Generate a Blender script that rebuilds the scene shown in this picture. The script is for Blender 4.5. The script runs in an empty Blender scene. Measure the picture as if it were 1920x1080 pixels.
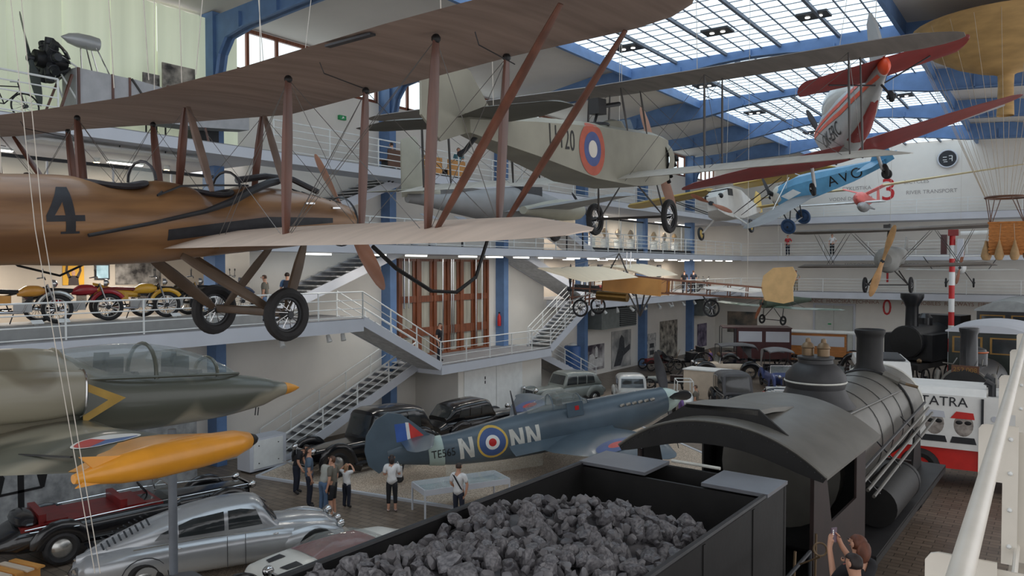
import bpy, bmesh, math, random
from mathutils import Vector as V, Matrix, Euler
from mathutils.bvhtree import BVHTree
random.seed(7)
PI = math.pi
scn = bpy.context.scene
COL = scn.collection
# ---------------------------------------------------------------- camera, world, exposure
YAW, PITCH, EYE = math.radians(35.57), math.atan(40 / 1440), 7.05
cd = bpy.data.cameras.new('camera'); cam = bpy.data.objects.new('camera', cd); COL.objects.link(cam)
cd.sensor_width = 36; cd.lens = 36 * 1440 / 1920; cd.clip_start = .05; cd.clip_end = 300
cam.location = (0, 0, EYE); cam.rotation_euler = (PI / 2 - PITCH, 0, YAW)
scn.camera = cam
vs = scn.view_settings
vs.view_transform = 'Standard'; vs.look = 'None'; vs.gamma = 1; vs.use_curve_mapping = False; vs.exposure = .2
w = bpy.data.worlds.new('daylight'); scn.world = w; w.use_nodes = True
w.node_tree.nodes['Background'].inputs[0].default_value = (.96, .97, 1, 1)
w.node_tree.nodes['Background'].inputs[1].default_value = 1.05
SKYLIGHT, WINDOWS = 1.5, 1.1          # brightness of the daylit glass
# ---------------------------------------------------------------- helpers
_FW0 = V((-math.sin(YAW), math.cos(YAW), 0)); _RT = V((math.cos(YAW), math.sin(YAW), 0))
_FW = _FW0 * math.cos(PITCH) - V((0, 0, 1)) * math.sin(PITCH); _UP = _RT.cross(_FW)
EYEP = V((0, 0, EYE))
def ray(x, y): return _FW + _RT * ((x - 960) / 1440) - _UP * ((y - 540) / 1440)
def at(x, y, t): return EYEP + ray(x, y) * t                 # point seen at photo pixel x, y at depth t metres
def onX(x, y, X): d = ray(x, y); return EYEP + d * (X / d.x)
def onY(x, y, Y): d = ray(x, y); return EYEP + d * (Y / d.y)
def onZ(x, y, Z): d = ray(x, y); return EYEP + d * ((Z - EYE) / d.z)
def rot(z=0, y=0, x=0): return Matrix.Rotation(math.radians(z), 4, 'Z') @ Matrix.Rotation(math.radians(y), 4, 'Y') @ Matrix.Rotation(math.radians(x), 4, 'X')
def pose(loc, z=0, y=0, x=0): return Matrix.Translation(V(loc)) @ rot(z, y, x)
def frame(o, a, b):
    """matrix with x axis a, y axis towards b, z normal"""
    a = V(a).normalized(); n = a.cross(V(b)).normalized(); b = n.cross(a)
    return Matrix(((a.x, b.x, n.x, o[0]), (a.y, b.y, n.y, o[1]), (a.z, b.z, n.z, o[2]), (0, 0, 0, 1)))

MATS = {}
def srgb(c): return tuple((x / 12.92 if x <= .04045 else ((x + .055) / 1.055) ** 2.4) for x in (k / 255 for k in c))
def mat(name, rgb=None, rough=.6, metal=0, var=.12, scale=3, bump=0, emit=0, trans=0, alpha=1, stretch=None, coat=0, rgb2=None, bscale=None, detail=4):
    """procedural principled material; rgb in 0-255 screen values"""
    if name in MATS: return MATS[name]
    m = bpy.data.materials.new(name); m.use_nodes = True; MATS[name] = m
    nt = m.node_tree; N = nt.nodes; L = nt.links; b = N['Principled BSDF']
    c = srgb(rgb); c2 = srgb(rgb2) if rgb2 else tuple(x * (1 - var) for x in c); c1 = c if rgb2 else tuple(min(1, x * (1 + var)) for x in c)
    tc = N.new('ShaderNodeTexCoord'); mp = N.new('ShaderNodeMapping'); nz = N.new('ShaderNodeTexNoise'); cr = N.new('ShaderNodeValToRGB')
    L.new(tc.outputs['Object'], mp.inputs[0]); L.new(mp.outputs[0], nz.inputs['Vector'])
    if stretch: mp.inputs['Scale'].default_value = stretch
    nz.inputs['Scale'].default_value = scale; nz.inputs['Detail'].default_value = detail
    cr.color_ramp.elements[0].position = .35; cr.color_ramp.elements[1].position = .68
    cr.color_ramp.elements[0].color = (*c2, 1); cr.color_ramp.elements[1].color = (*c1, 1)
    L.new(nz.outputs[0], cr.inputs[0]); L.new(cr.outputs[0], b.inputs['Base Color'])
    b.inputs['Roughness'].default_value = rough; b.inputs['Metallic'].default_value = metal
    if coat: b.inputs['Coat Weight'].default_value = coat; b.inputs['Coat Roughness'].default_value = .12
    if trans: b.inputs['Transmission Weight'].default_value = trans; b.inputs['IOR'].default_value = 1.12
    if alpha < 1: b.inputs['Alpha'].default_value = alpha
    if emit: L.new(cr.outputs[0], b.inputs['Emission Color']); b.inputs['Emission Strength'].default_value = emit
    if bump:
        bp = N.new('ShaderNodeBump'); bp.inputs['Strength'].default_value = bump; bp.inputs['Distance'].default_value = .02
        n2 = N.new('ShaderNodeTexNoise'); n2.inputs['Scale'].default_value = bscale or scale * 4; n2.inputs['Detail'].default_value = 5
        L.new(mp.outputs[0], n2.inputs['Vector']); L.new(n2.outputs[0], bp.inputs['Height']); L.new(bp.outputs[0], b.inputs['Normal'])
    return m
def brickmat(name, c1, c2, mortar, scale, w_, h_, rough=.6, msize=.02, space='Object', rotz=0):
    if name in MATS: return MATS[name]
    m = bpy.data.materials.new(name); m.use_nodes = True; MATS[name] = m
    nt = m.node_tree; N = nt.nodes; L = nt.links; b = N['Principled BSDF']
    tc = N.new('ShaderNodeTexCoord'); mp = N.new('ShaderNodeMapping'); mp.inputs['Rotation'].default_value = (0, 0, rotz); br = N.new('ShaderNodeTexBrick')
    L.new(tc.outputs[space], mp.inputs[0]); L.new(mp.outputs[0], br.inputs['Vector'])
    for i, c in ((1, c1), (2, c2), (3, mortar)): br.inputs[i].default_value = (*srgb(c), 1)
    br.inputs['Scale'].default_value = scale; br.inputs['Brick Width'].default_value = w_; br.inputs['Row Height'].default_value = h_; br.inputs['Mortar Size'].default_value = msize
    nz = N.new('ShaderNodeTexNoise'); nz.inputs['Scale'].default_value = .7; mx = N.new('ShaderNodeMix'); mx.data_type = 'RGBA'; mx.blend_type = 'MULTIPLY'
    cr = N.new('ShaderNodeValToRGB'); cr.color_ramp.elements[0].color = (.7, .7, .7, 1); cr.color_ramp.elements[1].color = (1.15, 1.12, 1.1, 1)
    L.new(tc.outputs[space], nz.inputs['Vector']); L.new(nz.outputs[0], cr.inputs[0]); mx.inputs[0].default_value = 1
    L.new(br.outputs[0], mx.inputs[6]); L.new(cr.outputs[0], mx.inputs[7]); L.new(mx.outputs[2], b.inputs['Base Color'])
    b.inputs['Roughness'].default_value = rough
    return m

OFF = {}
def _link(o, parent):
    COL.objects.link(o)
    if parent is not None: o.parent = parent; OFF[o.name] = OFF.get(parent.name, None)
    return o
def tag(o, label=None, cat=None, group=None, kind=None):
    for k, v in (('label', label), ('category', cat), ('group', group), ('kind', kind)):
        if v: o[k] = v
    return o
def thing(name, label, cat, M=None, group=None, base=None):
    """an Empty at the thing's base. M: parts are given in its local frame. base: parts are given in world coordinates"""
    o = bpy.data.objects.new(name, None); COL.objects.link(o); o.empty_display_size = .2
    if base is not None: o.location = V(base); OFF[o.name] = V(base)
    elif M is not None: o.matrix_world = M
    return tag(o, label, cat, group)
def copy_tree(o, parent=None):
    c = o.copy(); COL.objects.link(c)
    if parent is not None: c.parent = parent
    for ch in o.children: copy_tree(ch, c)
    return c

class MB:
    def __init__(s): s.v = []; s.f = []; s.m = []
    def add(s, vs_, fs, mi=0):
        n = len(s.v); s.v += [V(p) for p in vs_]; s.f += [[i + n for i in f] for f in fs]; s.m += [mi] * len(fs); return s
    def box(s, c, d, M=None, mi=0, taper=1):
        x, y, z = [k / 2 for k in d]; c = V(c); q = taper
        p = [V((-x, -y, -z)), V((x, -y, -z)), V((x, y, -z)), V((-x, y, -z)), V((-x * q, -y * q, z)), V((x * q, -y * q, z)), V((x * q, y * q, z)), V((-x * q, y * q, z))]
        p = [(M @ k if M else k) + c for k in p]
        return s.add(p, [(0, 3, 2, 1), (4, 5, 6, 7), (0, 1, 5, 4), (1, 2, 6, 5), (2, 3, 7, 6), (3, 0, 4, 7)], mi)
    def span(s, a, b, mi=0):
        a, b = V(a), V(b); return s.box((a + b) / 2, [abs(k) for k in (b - a)], None, mi)
    def beam(s, p, q, w, h=None, up=(0, 0, 1), mi=0):
        p, q = V(p), V(q); h = h or w; d = (q - p).normalized(); u = V(up)
        if abs(d.dot(u)) > .98: u = V((1, 0, 0))
        a = d.cross(u).normalized(); b = a.cross(d)
        o = [a * w / 2 * i + b * h / 2 * j for i, j in ((-1, -1), (1, -1), (1, 1), (-1, 1))]
        return s.add([p + k for k in o] + [q + k for k in o], [(3, 2, 1, 0), (4, 5, 6, 7), (0, 1, 5, 4), (1, 2, 6, 5), (2, 3, 7, 6), (3, 0, 4, 7)], mi)
    def loft(s, secs, cap=True, mi=0, closed=True):
        n = len(secs[0]); vs_ = [p for q in secs for p in q]; fs = []
        for i in range(len(secs) - 1):
            for j in range(n if closed else n - 1):
                k = (j + 1) % n; fs.append((i * n + j, i * n + k, (i + 1) * n + k, (i + 1) * n + j))
        if cap: fs.append(tuple(reversed(range(n)))); fs.append(tuple(range((len(secs) - 1) * n, len(secs) * n)))
        return s.add(vs_, fs, mi)
    def tube(s, pts, r, n=8, cap=True, mi=0, flat=1, up=(0, 0, 1)):
        pts = [V(p) for p in pts]; m = len(pts); rs = r if isinstance(r, (list, tuple)) else [r] * m; secs = []; a = None
        for i in range(m):
            d = (pts[min(i + 1, m - 1)] - pts[max(i - 1, 0)]).normalized()
            if a is None:
                u = V(up)
                if abs(d.dot(u)) > .95: u = V((1, 0, 0)) if abs(d.x) < .9 else V((0, 1, 0))
                a = d.cross(u).normalized()
            else: a = (a - d * a.dot(d)).normalized()
            b = a.cross(d)
            secs.append([pts[i] + (a * math.cos(2 * PI * k / n) * flat + b * math.sin(2 * PI * k / n)) * rs[i] for k in range(n)])
        return s.loft(secs, cap, mi)
    def lathe(s, prof, n=20, M=None, mi=0, cap=True, arc=2 * PI):
        """profile of (radius, height) about local z"""
        cl = arc > 2 * PI - .01; k_ = n if cl else n + 1
        secs = [[(M or Matrix()) @ V((r * math.cos(arc * k / n), r * math.sin(arc * k / n), z)) for k in range(k_)] for r, z in prof]
        return s.loft(secs, cap and cl, mi, cl)
    def prism(s, poly, M, d, mi=0):
        """2D polygon extruded by d along the normal of M"""
        n = len(poly); a = [M @ V((p[0], p[1], 0)) for p in poly]; b = [M @ V((p[0], p[1], d)) for p in poly]
        return s.add(a + b, [tuple(reversed(range(n))), tuple(range(n, 2 * n))] + [(i, (i + 1) % n, (i + 1) % n + n, i + n) for i in range(n)], mi)
    def ball(s, c, r, nu=12, nv=8, M=None, mi=0):
        r = r if isinstance(r, (list, tuple)) else (r, r, r); c = V(c); secs = []
        for i in range(nv + 1):
            t = max(.02, min(PI - .02, PI * i / nv)); secs.append([c + ((M or Matrix()) @ V((r[0] * math.sin(t) * math.cos(2 * PI * k / nu), r[1] * math.sin(t) * math.sin(2 * PI * k / nu), -r[2] * math.cos(t)))) for k in range(nu)])
        return s.loft(secs, True, mi)
    def torus(s, c, axis, R, r, n=28, m=8, mi=0, flat=1):
        c = V(c); ax = V(axis).normalized(); u = ax.orthogonal().normalized(); w_ = ax.cross(u); vs_ = []; fs = []
        for i in range(n):
            d = u * math.cos(2 * PI * i / n) + w_ * math.sin(2 * PI * i / n)
            for j in range(m): vs_.append(c + d * (R + r * math.cos(2 * PI * j / m)) + ax * r * flat * math.sin(2 * PI * j / m))
        for i in range(n):
            for j in range(m): a, b = (i + 1) % n, (j + 1) % m; fs.append((i * m + j, a * m + j, a * m + b, i * m + b))
        return s.add(vs_, fs, mi)
    def disc(s, c, axis, r, th=.02, n=20, mi=0):
        ax = V(axis).normalized(); return s.tube([V(c) - ax * th / 2, V(c) + ax * th / 2], r, n, True, mi)
    def xf(s, M): s.v = [M @ p for p in s.v]; return s
    def build(s, name, mats, parent=None, smooth=35, kind=None, label=None):
        off = OFF.get(parent.name) if parent is not None else None
        me = bpy.data.meshes.new(name)
        me.from_pydata([(p - off if off else p)[:] for p in s.v], [], s.f)
        for k in (mats if isinstance(mats, (list, tuple)) else [mats]): me.materials.append(k)
        if any(s.m): me.polygons.foreach_set('material_index', s.m)
        bm = bmesh.new(); bm.from_mesh(me); bmesh.ops.recalc_face_normals(bm, faces=bm.faces); bm.to_mesh(me); bm.free()
        if smooth: me.polygons.foreach_set('use_smooth', [True] * len(me.polygons)); me.set_sharp_from_angle(angle=math.radians(smooth))
        me.update()
        o = bpy.data.objects.new(name, me); _link(o, parent)
        return tag(o, label=label, kind=kind)
def inst(o, M, parent):
    """another object with the same mesh, placed by M in the parent's frame"""
    c = bpy.data.objects.new(o.name.split('.')[0], o.data); _link(c, parent)
    off = OFF.get(parent.name) if parent is not None else None
    c.matrix_local = Matrix.Translation(-off) @ M if off else M
    for k in ('kind', 'label'):
        if k in o: c[k] = o[k]
    return c
def cable(pts, r, name, label, cat, m, group=None):
    o = thing(name, label, cat, base=pts[-1], group=group); MB().tube(pts, r, 5).build('wire', m, o); return o
def text_mb(txt, size, ext=0.0):
    """flat lettering as a mesh in the XY plane, centred"""
    cu = bpy.data.curves.new('lettering', 'FONT'); cu.body = txt; cu.size = size; cu.align_x = 'CENTER'; cu.align_y = 'CENTER'; cu.extrude = ext; cu.resolution_u = 3
    ob = bpy.data.objects.new('lettering', cu); COL.objects.link(ob)
    me = bpy.data.meshes.new_from_object(ob.evaluated_get(bpy.context.evaluated_depsgraph_get()))
    mb = MB().add([v_.co.copy() for v_ in me.vertices], [list(p.vertices) for p in me.polygons])
    bpy.data.objects.remove(ob); bpy.data.curves.remove(cu); bpy.data.meshes.remove(me); return mb
def text(txt, size, M, m, parent, name='lettering', sx=1, ext=.004):
    mb = text_mb(txt, size, ext); mb.xf(M @ Matrix.Diagonal((sx, 1, 1, 1))); return mb.build(name, m, parent, 0)
def project(mb, target, direction, eps=.008, cut=.12):
    """drape flat shapes onto the surface of a part of the same thing, along a direction in its frame"""
    bm = bmesh.new(); vv = [bm.verts.new(p) for p in mb.v]; bm.verts.ensure_lookup_table()
    for f, mi in zip(mb.f, mb.m):
        try: q = bm.faces.new([vv[i] for i in f]); q.material_index = mi
        except ValueError: pass
    bmesh.ops.triangulate(bm, faces=bm.faces)
    for _ in range(4):
        long = [e for e in bm.edges if e.calc_length() > cut]
        if not long: break
        bmesh.ops.subdivide_edges(bm, edges=long, cuts=1); bmesh.ops.triangulate(bm, faces=bm.faces)
    me = target.data; tree = BVHTree.FromPolygons([v_.co for v_ in me.vertices], [p.vertices[:] for p in me.polygons]); d = V(direction).normalized()
    for v_ in bm.verts:
        h = tree.ray_cast(v_.co - d * 4, d)
        if h[0] is None: h = tree.find_nearest(v_.co)
        n = h[1] if h[1].dot(d) < 0 else -h[1]
        v_.co = h[0] + n * eps
    bm.verts.ensure_lookup_table(); bm.verts.index_update()
    r = MB(); r.v = [v_.co.copy() for v_ in bm.verts]; r.f = [[v_.index for v_ in f.verts] for f in bm.faces]; r.m = [f.material_index for f in bm.faces]; bm.free(); return r
def disc2(r0, r1, M=None, n=28, mi=0, cx=0, cy=0):
    M = M or Matrix(); k = 5; mb = MB(); secs = []
    for i in range(k + 1):
        r = r0 + (r1 - r0) * i / k; secs.append([M @ V((cx + r * math.cos(2 * PI * j / n), cy + r * math.sin(2 * PI * j / n), 0)) for j in range(n)])
    return mb.loft(secs, False, mi)
def lerp(a, b, t): return a + (b - a) * t
def interp(tab, x):
    """piecewise linear table of (x, value or tuple)"""
    if x <= tab[0][0]: return tab[0][1]
    for (x0, a), (x1, b) in zip(tab, tab[1:]):
        if x <= x1:
            t = (x - x0) / (x1 - x0)
            return tuple(lerp(p, q, t) for p, q in zip(a, b)) if isinstance(a, tuple) else lerp(a, b, t)
    return tab[-1][1]
def smoothtab(tab, k=4):
    """resample a table with Catmull-Rom so that lofts come out smooth"""
    out = []; n = len(tab)
    for i in range(n - 1):
        p = [tab[max(i - 1, 0)], tab[i], tab[i + 1], tab[min(i + 2, n - 1)]]
        for j in range(k):
            t = j / k; row = []
            for c in range(len(tab[0])):
                a, b, d, e = (q[c] for q in p)
                row.append(b + (d - b) * t if c == 0 else .5 * (2 * b + (d - a) * t + (2 * a - 5 * b + 4 * d - e) * t * t + (3 * b - a - 3 * d + e) * t ** 3))
            out.append(tuple(row))
    return out + [tab[-1]]
# ================================================================ THE HALL
G1, G2, G3, LAND = 5.1, 7.93, 10.93, 2.83            # floors of the three galleries and of the stair landing
XE, XW, XB = -21.5, -24.6, -27.2                     # gallery edge, wall, back wall of the recesses
YE, YF = 62.6, 65.0                                  # far gallery edge, far wall
FY = [-1.2, 7.4, 16.0, 24.6, 33.1, 41.6, 50.1, 58.7]
SKX0, SKX1, SKZ = -16.75, -5.1, 16.4
m_wall = mat('white_wall', (226, 222, 214), .85, var=.04, scale=.6, bump=.03)
m_beige = mat('beige_wall', (196, 184, 168), .85, var=.05, scale=.6)
m_fascia = mat('grey_fascia', (198, 201, 208), .6, var=.04, scale=.8)
m_slab = mat('gallery_floor', (138, 138, 140), .6, var=.1, scale=2)
m_ceil = mat('white_ceiling', (214, 208, 200), .9, var=.05, scale=.4)
m_blue = mat('blue_steel', (96, 128, 172), .5, var=.1, scale=2)
m_white = mat('white_paint', (226, 228, 226), .45, var=.05, scale=3)
m_step = mat('step_metal', (186, 186, 186), .6, var=.15, scale=5)
m_glass = mat('pane_glass', (228, 240, 236), .05, var=.02, alpha=.16)
m_sky = mat('skylight_glass', (202, 218, 230), .4, var=.03, scale=1.2, emit=SKYLIGHT)
m_win = mat('window_glass', (222, 236, 240), .4, var=.03, scale=1.5, emit=WINDOWS)
m_bar = mat('skylight_bar', (96, 104, 116), .6)
m_wood = mat('brown_wood', (120, 66, 38), .45, var=.3, scale=2, stretch=(1, 6, .6), coat=.2)
m_dark = mat('dark_metal', (40, 42, 46), .5, var=.2, scale=4)
m_black = mat('black', (18, 18, 20), .5, var=.2)
m_tube = mat('lamp_tube', (255, 252, 244), .4, var=.01, emit=3.5)
m_chrome = mat('chrome', (205, 205, 205), .15, metal=1, var=.05)
m_red = mat('red_paint', (190, 34, 36), .4, var=.1)
def struct(name, mb, m, parent=None, smooth=0): return mb.build(name, m, parent, smooth, kind='structure')
# floor: blocks laid in courses
m_floor = brickmat('block_floor', (132, 118, 104), (112, 100, 88), (74, 66, 58), 1, .46, .23, .45, .012)
struct('floor', MB().span((XB - .3, -14, -.15), (8, YF + .3, 0)), m_floor)
# walls
struct('wall_left', MB().span((XW - .3, -2, 0), (XW, YF, G1 - .02)), m_wall)
mb = MB()
for z0, z1, y0, y1 in ((G1 - .02, G2 - .02, 17.6, 37.6), (G2 - .02, G3, 17.6, 37.6)):
    mb.span((XW - .3, y0, z0), (XW, y1, z1)).span((XB, y0, z0), (XW - .3, y0 + .2, z1)).span((XB, y1 - .2, z0), (XW - .3, y1, z1))
struct('wall_stairwell', mb, m_wall)
mb = MB()
for z0, z1 in ((G1, G2 - .36), (G2, G3 - .36)): mb.span((XB - .3, -2, z0), (XB, YF, z1))
struct('wall_recess', mb, m_beige)
mb = MB().span((XW - .4, -2, G3), (XW - .1, YF, 14.25)).span((XW - .4, -2, 15.85), (XW - .1, YF, 16.3))
for y in FY[1:]: mb.span((XW - .4, y - .35, 14.25), (XW - .1, y + .35, 15.85))
struct('wall_upper', mb, m_wall)
struct('wall_far', MB().span((XB, YF, 0), (8, YF + .3, 18)), m_wall)
# galleries
def slab(name, x0, x1, y0, y1, z, th): struct(name, MB().span((x0, y0, z - th), (x1, y1, z - .03)), m_fascia); struct('floor_gallery', MB().span((x0 + .01, y0 + .01, z - .03), (x1 - .02, y1 - .02, z)), m_slab)
slab('gallery_slab', XB, XE, -2, 20.4, G1, .5); slab('gallery_slab', XB, XE, 37.9, YF, G1, .42)
slab('gallery_slab', XW, XW + 1.6, 20.4, 20.9, G1, .3)
for g in (G2, G3):
    slab('gallery_slab', XB, XE, -2, 16.5, g, .36); slab('gallery_slab', -22.8, XE, 16.5, 24.2, g, .36)
    slab('gallery_slab', XW, XE, 24.2, 32.8, g, .36); slab('gallery_slab', -22.8, XE, 32.8, 40.5, g, .36); slab('gallery_slab', XB, XE, 40.5, YF, g, .36)
slab('gallery_slab', XW, XE, 24.9, 33.6, LAND, .42)
for g, t in ((G1, .5), (G2, .42), (G3, .5)): slab('gallery_slab', XE, 8, YE, YF, g, t)
# railings
def railing(label, pts, spacing=1.75, h=1.0, nr=3, rr=.022, low=.06, curl=False):
    pts = [V(p) for p in pts]; o = thing('gallery_railing', label, 'railing', base=pts[0])
    for k in range(nr + 1):
        z = lerp(low, h, k / nr); MB().tube([p + V((0, 0, z)) for p in pts], rr * (1.3 if k == nr else .9), 6).build('handrail' if k == nr else 'rail', m_white, o)
    first = None
    for a, b in zip(pts, pts[1:]):
        n = max(1, round((b - a).length / spacing))
        for i in range(n + 1):
            p = a.lerp(b, i / n)
            if first is None: first = MB().box(pts[0] + V((0, 0, h / 2)), (.05, .035, h)).build('post', m_white, o)
            elif i or a is pts[0]: inst(first, Matrix.Translation(p), o).location = p - pts[0]
    return o
e = .06
railing('white railing along the lowest left gallery before the motorcycles', [(XE - e, -1, G1), (XE - e, 20.4, G1)], 2.2)
railing('white railing down the near flight, round the stair landing and up again', [(XE - e, 20.4, G1), (XE - e, 24.9, LAND), (XE - e, 33.6, LAND), (XE - e, 37.9, G1)], 1.7)
railing('inner white railing of the near flight from gallery to landing', [(XE - 1.5, 20.4, G1), (XE - 1.5, 24.9, LAND)], 1.7)
railing('inner white railing of the far flight from landing to gallery', [(XE - 1.5, 33.6, LAND), (XE - 1.5, 37.9, G1)], 1.7)
railing('white railing of the lowest left gallery beyond the landing stairs', [(XE - e, 37.9, G1), (XE - e, YE, G1)], 1.9)
railing('white railing of the middle left gallery below the grey biplane', [(XE - e, 17, G2), (XE - e, YE, G2)], 1.9, 1.05, 4)
railing('white railing of the top left gallery before the exposed engine', [(XE - e, -1, G3), (XE - e, 9.6, G3)], 2.4, 1.05, 4); railing('white railing of the top left gallery under the clerestory windows', [(XE - e, 16.4, G3), (XE - e, YE, G3)], 2.4, 1.05, 4)
for g, t in ((G1, 'lowest far gallery above the red zero'), (G2, 'middle far gallery behind the grey propeller biplane'), (G3, 'top far gallery below the round clock')):
    railing('thin white railing of the ' + t, [(XE, YE + e, g), (1, YE + e, g)], 3.2, 1.0, 4, .016)
# stairs: stringers, treads
def stairs(label, a, b, x0, x1, rail=None):
    """from low point a=(y,z) to high point b=(y,z)"""
    o = thing('staircase', label, 'stairs', base=((x0 + x1) / 2, a[0], a[1])); tag(o, kind='structure')
    n = max(4, round(abs(b[1] - a[1]) / .18))
    for x in (x0, x1): MB().beam((x, a[0], a[1] - .06), (x, b[0], b[1] - .12), .07, .36).build('stringer', m_fascia, o)
    MB().beam(((x0 + x1) / 2, a[0], a[1] - .2), ((x0 + x1) / 2, b[0], b[1] - .27), x1 - x0 - .08, .05).build('soffit', m_step, o)
    tr = None
    for i in range(n):
        y = lerp(a[0], b[0], (i + .5) / n); z = lerp(a[1], b[1], (i + 1) / n) - .02
        if tr is None: tr = MB().box((0, 0, 0), (x1 - x0 - .08, abs(b[0] - a[0]) / n + .03, .04)).build('tread', m_step, o); tr.location = V(((x0 + x1) / 2, y, z)) - o.location; tr.data.transform(Matrix.Translation(o.location))
        else: inst(tr, Matrix(), o).location = V(((x0 + x1) / 2, y, z)) - o.location
    return o
stairs('white stair flight from the near gallery down to the landing', (24.9, LAND), (20.4, G1), XE - 1.5, XE - .04)
stairs('white stair flight from the landing up to the far gallery', (33.6, LAND), (37.9, G1), XE - 1.5, XE - .04)
stairs('stairs from the hall floor up to the landing behind the black saloon', (17.8, 0), (24.95, LAND), -24.4, -22.9)
stairs('stairs from the hall floor up to the landing beside the grey car', (40.8, 0), (33.55, LAND), -24.4, -22.9)
for z0, z1, t in ((G1, G2, 'middle'), (G2, G3, 'top')):
    stairs('near stair flight rising along the wall to the %s gallery' % t, (16.5, z0), (24.2, z1), -24.5, -22.9)
    stairs('far stair flight rising along the wall to the %s gallery' % t, (40.5, z0), (32.8, z1), -24.5, -22.9)
railing('white railing on the hall side of the stairs behind the black saloon', [(-22.9, 17.8, 0), (-22.9, 24.9, LAND)], 1.8, .95, 3, .026)
railing('white railing on the wall side of the stairs behind the black saloon', [(-24.35, 17.8, 0), (-24.35, 24.9, LAND)], 1.5, .95, 2)
railing('white railing of the stairs beside the small grey car', [(-22.9, 40.8, 0), (-22.9, 33.6, LAND)], 1.8, .95, 3)
# room under the landing
struct('wall_landing', MB().span((-24.6, 26.6, 0), (-22.0, 33.4, LAND - .42)), m_wall)
o = thing('cupboard_door', 'white double door under the stair landing with tiny pictograms', 'door', base=(-21.98, 30, 0))
for y0, y1 in ((27.0, 29.4), (29.45, 31.6)): MB().span((-21.995, y0, .05), (-21.96, y1, 2.3)).build('door_leaf', m_white, o)
for y, z in ((28.5, 1.75), (28.5, 1.55), (27.9, .8)): MB().span((-21.96, y, z), (-21.95, y + .07, z + .14)).build('pictogram', m_black, o)
# steel frames: columns, haunched beams
BT = [(-24.7, 15.75), (-21.3, 15.9), (-18.9, 16.3), (SKX0, 16.42), (-11, 16.42), (SKX1, 16.42), (-2.8, 16.3), (-.5, 15.9), (2.9, 15.75)]
BB = [(-24.05, 13.2), (-23.75, 14.4), (-23.35, 14.9), (-22.3, 15.08), (-19, 15.3), (SKX0 + .1, 15.4), (-14.5, 15.75), (-12.5, 15.98), (-11, 16.05), (-9.5, 15.98), (-7.5, 15.75), (SKX1 - .1, 15.4), (-3, 15.3), (.5, 15.08), (1.5, 14.9), (1.9, 14.4), (2.2, 13.2)]
for y in FY:
    o = tag(thing('steel_frame', None, None, base=(XW, y, 0)), kind='structure')
    MB().span((-24.75, y - .2, 0), (-24.05, y + .2, 15.9)).build('column', m_blue, o, 0, 'structure')
    poly = BT + list(reversed(BB)); M = frame((0, y + .09, 0), (1, 0, 0), (0, 0, 1)); poly.insert(0, (-24.7, 13.2)); poly.insert(len(BT) + 1, (2.9, 13.2))
    MB().prism(poly, M, .18).build('beam_web', m_blue, o, 0, 'structure')
    MB().loft([[V((x, y - .2, z)), V((x, y + .2, z)), V((x, y + .2, z + .05)), V((x, y - .2, z + .05))] for x, z in BB]).build('beam_flange', m_blue, o, 0, 'structure')
    for x in (-22.6, -20.6, -14.2, -11, -7.6, -3.4): 
        zb = interp(BB, x); MB().span((x - .03, y - .2, zb), (x + .03, y + .2, zb + .3 + .3 * (abs(x + 11) > 5))).build('stiffener', m_blue, o, 0, 'structure')
# ceiling either side of the skylight and the skylight itself
mb = MB()
for a, b in (((XW - .4, 15.88), (SKX0, 16.5)), ((SKX1, 16.5), (8, 15.4))):
    mb.loft([[V((a[0], y, a[1])), V((b[0], y, b[1])), V((b[0], y, b[1] + .3)), V((a[0], y, a[1] + .3))] for y in (-14, YF + .2)])
ceil = struct('ceiling', mb, m_ceil)
for x in (SKX0, SKX1): MB().span((x - .08, -14, 15.95), (x + .08, YF, 16.6)).build('skylight_curb', m_blue, ceil, 0, 'structure')
NX, NYB = 15, 12; pw = (SKX1 - SKX0) / NX; cells = []
for b in range(2, 8):
    y0 = FY[b] + .1; y1 = (FY[b + 1] if b < 7 else YF) - .1; ny = NYB if b < 7 else 8
    for i in range(NX):
        for j in range(ny): cells.append((SKX0 + (i + .5) * pw, y0 + (j + .5) * (y1 - y0) / ny, (y1 - y0) / ny))
for b in (0, 1):
    MB().span((SKX0 + .1, FY[b], SKZ), (SKX1 - .1, FY[b + 1], SKZ + .02)).build('skylight_pane', m_sky, ceil, 0)
def depth(c): return (V((c[0], c[1], SKZ)) - EYEP).dot(_FW)
def seen(c):
    p = V((c[0], c[1], SKZ)) - EYEP; t = p.dot(_FW); x = 960 + 1440 * p.dot(_RT) / t; y = 540 - 1440 * p.dot(_UP) / t; return 1080 < x < 1760 and y > -10
cells.sort(key=lambda c: (not seen(c), depth(c)))
pane = MB().box((0, 0, 0), (pw - .05, .655, .02)).build('pane', m_sky, ceil, 0); pane.location = (cells[0][0], cells[0][1], SKZ)
rest = MB()
for k, c in enumerate(cells[1:]):
    if k < 299: p = inst(pane, Matrix.Translation((c[0], c[1], SKZ)), ceil); p.scale = (1, (c[2] - .045) / .655, 1)
    else: rest.box((c[0], c[1], SKZ), (pw - .05, c[2] - .045, .02))
rest.build('pane', m_sky, ceil, 0, 'stuff')
for i in range(NX + 1):
    x = SKX0 + i * pw; t = .055 if i % 3 == 0 else .022
    MB().span((x - t, FY[2], SKZ - (.14 if i % 3 == 0 else .05)), (x + t, YF, SKZ + .03)).build('glazing_bar', m_bar, ceil, 0)
mb = MB()
for y in sorted({round(c[1] - c[2] / 2, 3) for c in cells}): mb.span((SKX0, y - .014, SKZ - .03), (SKX1, y + .014, SKZ + .015))
mb.build('cross_bar', m_bar, ceil, 0)
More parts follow.
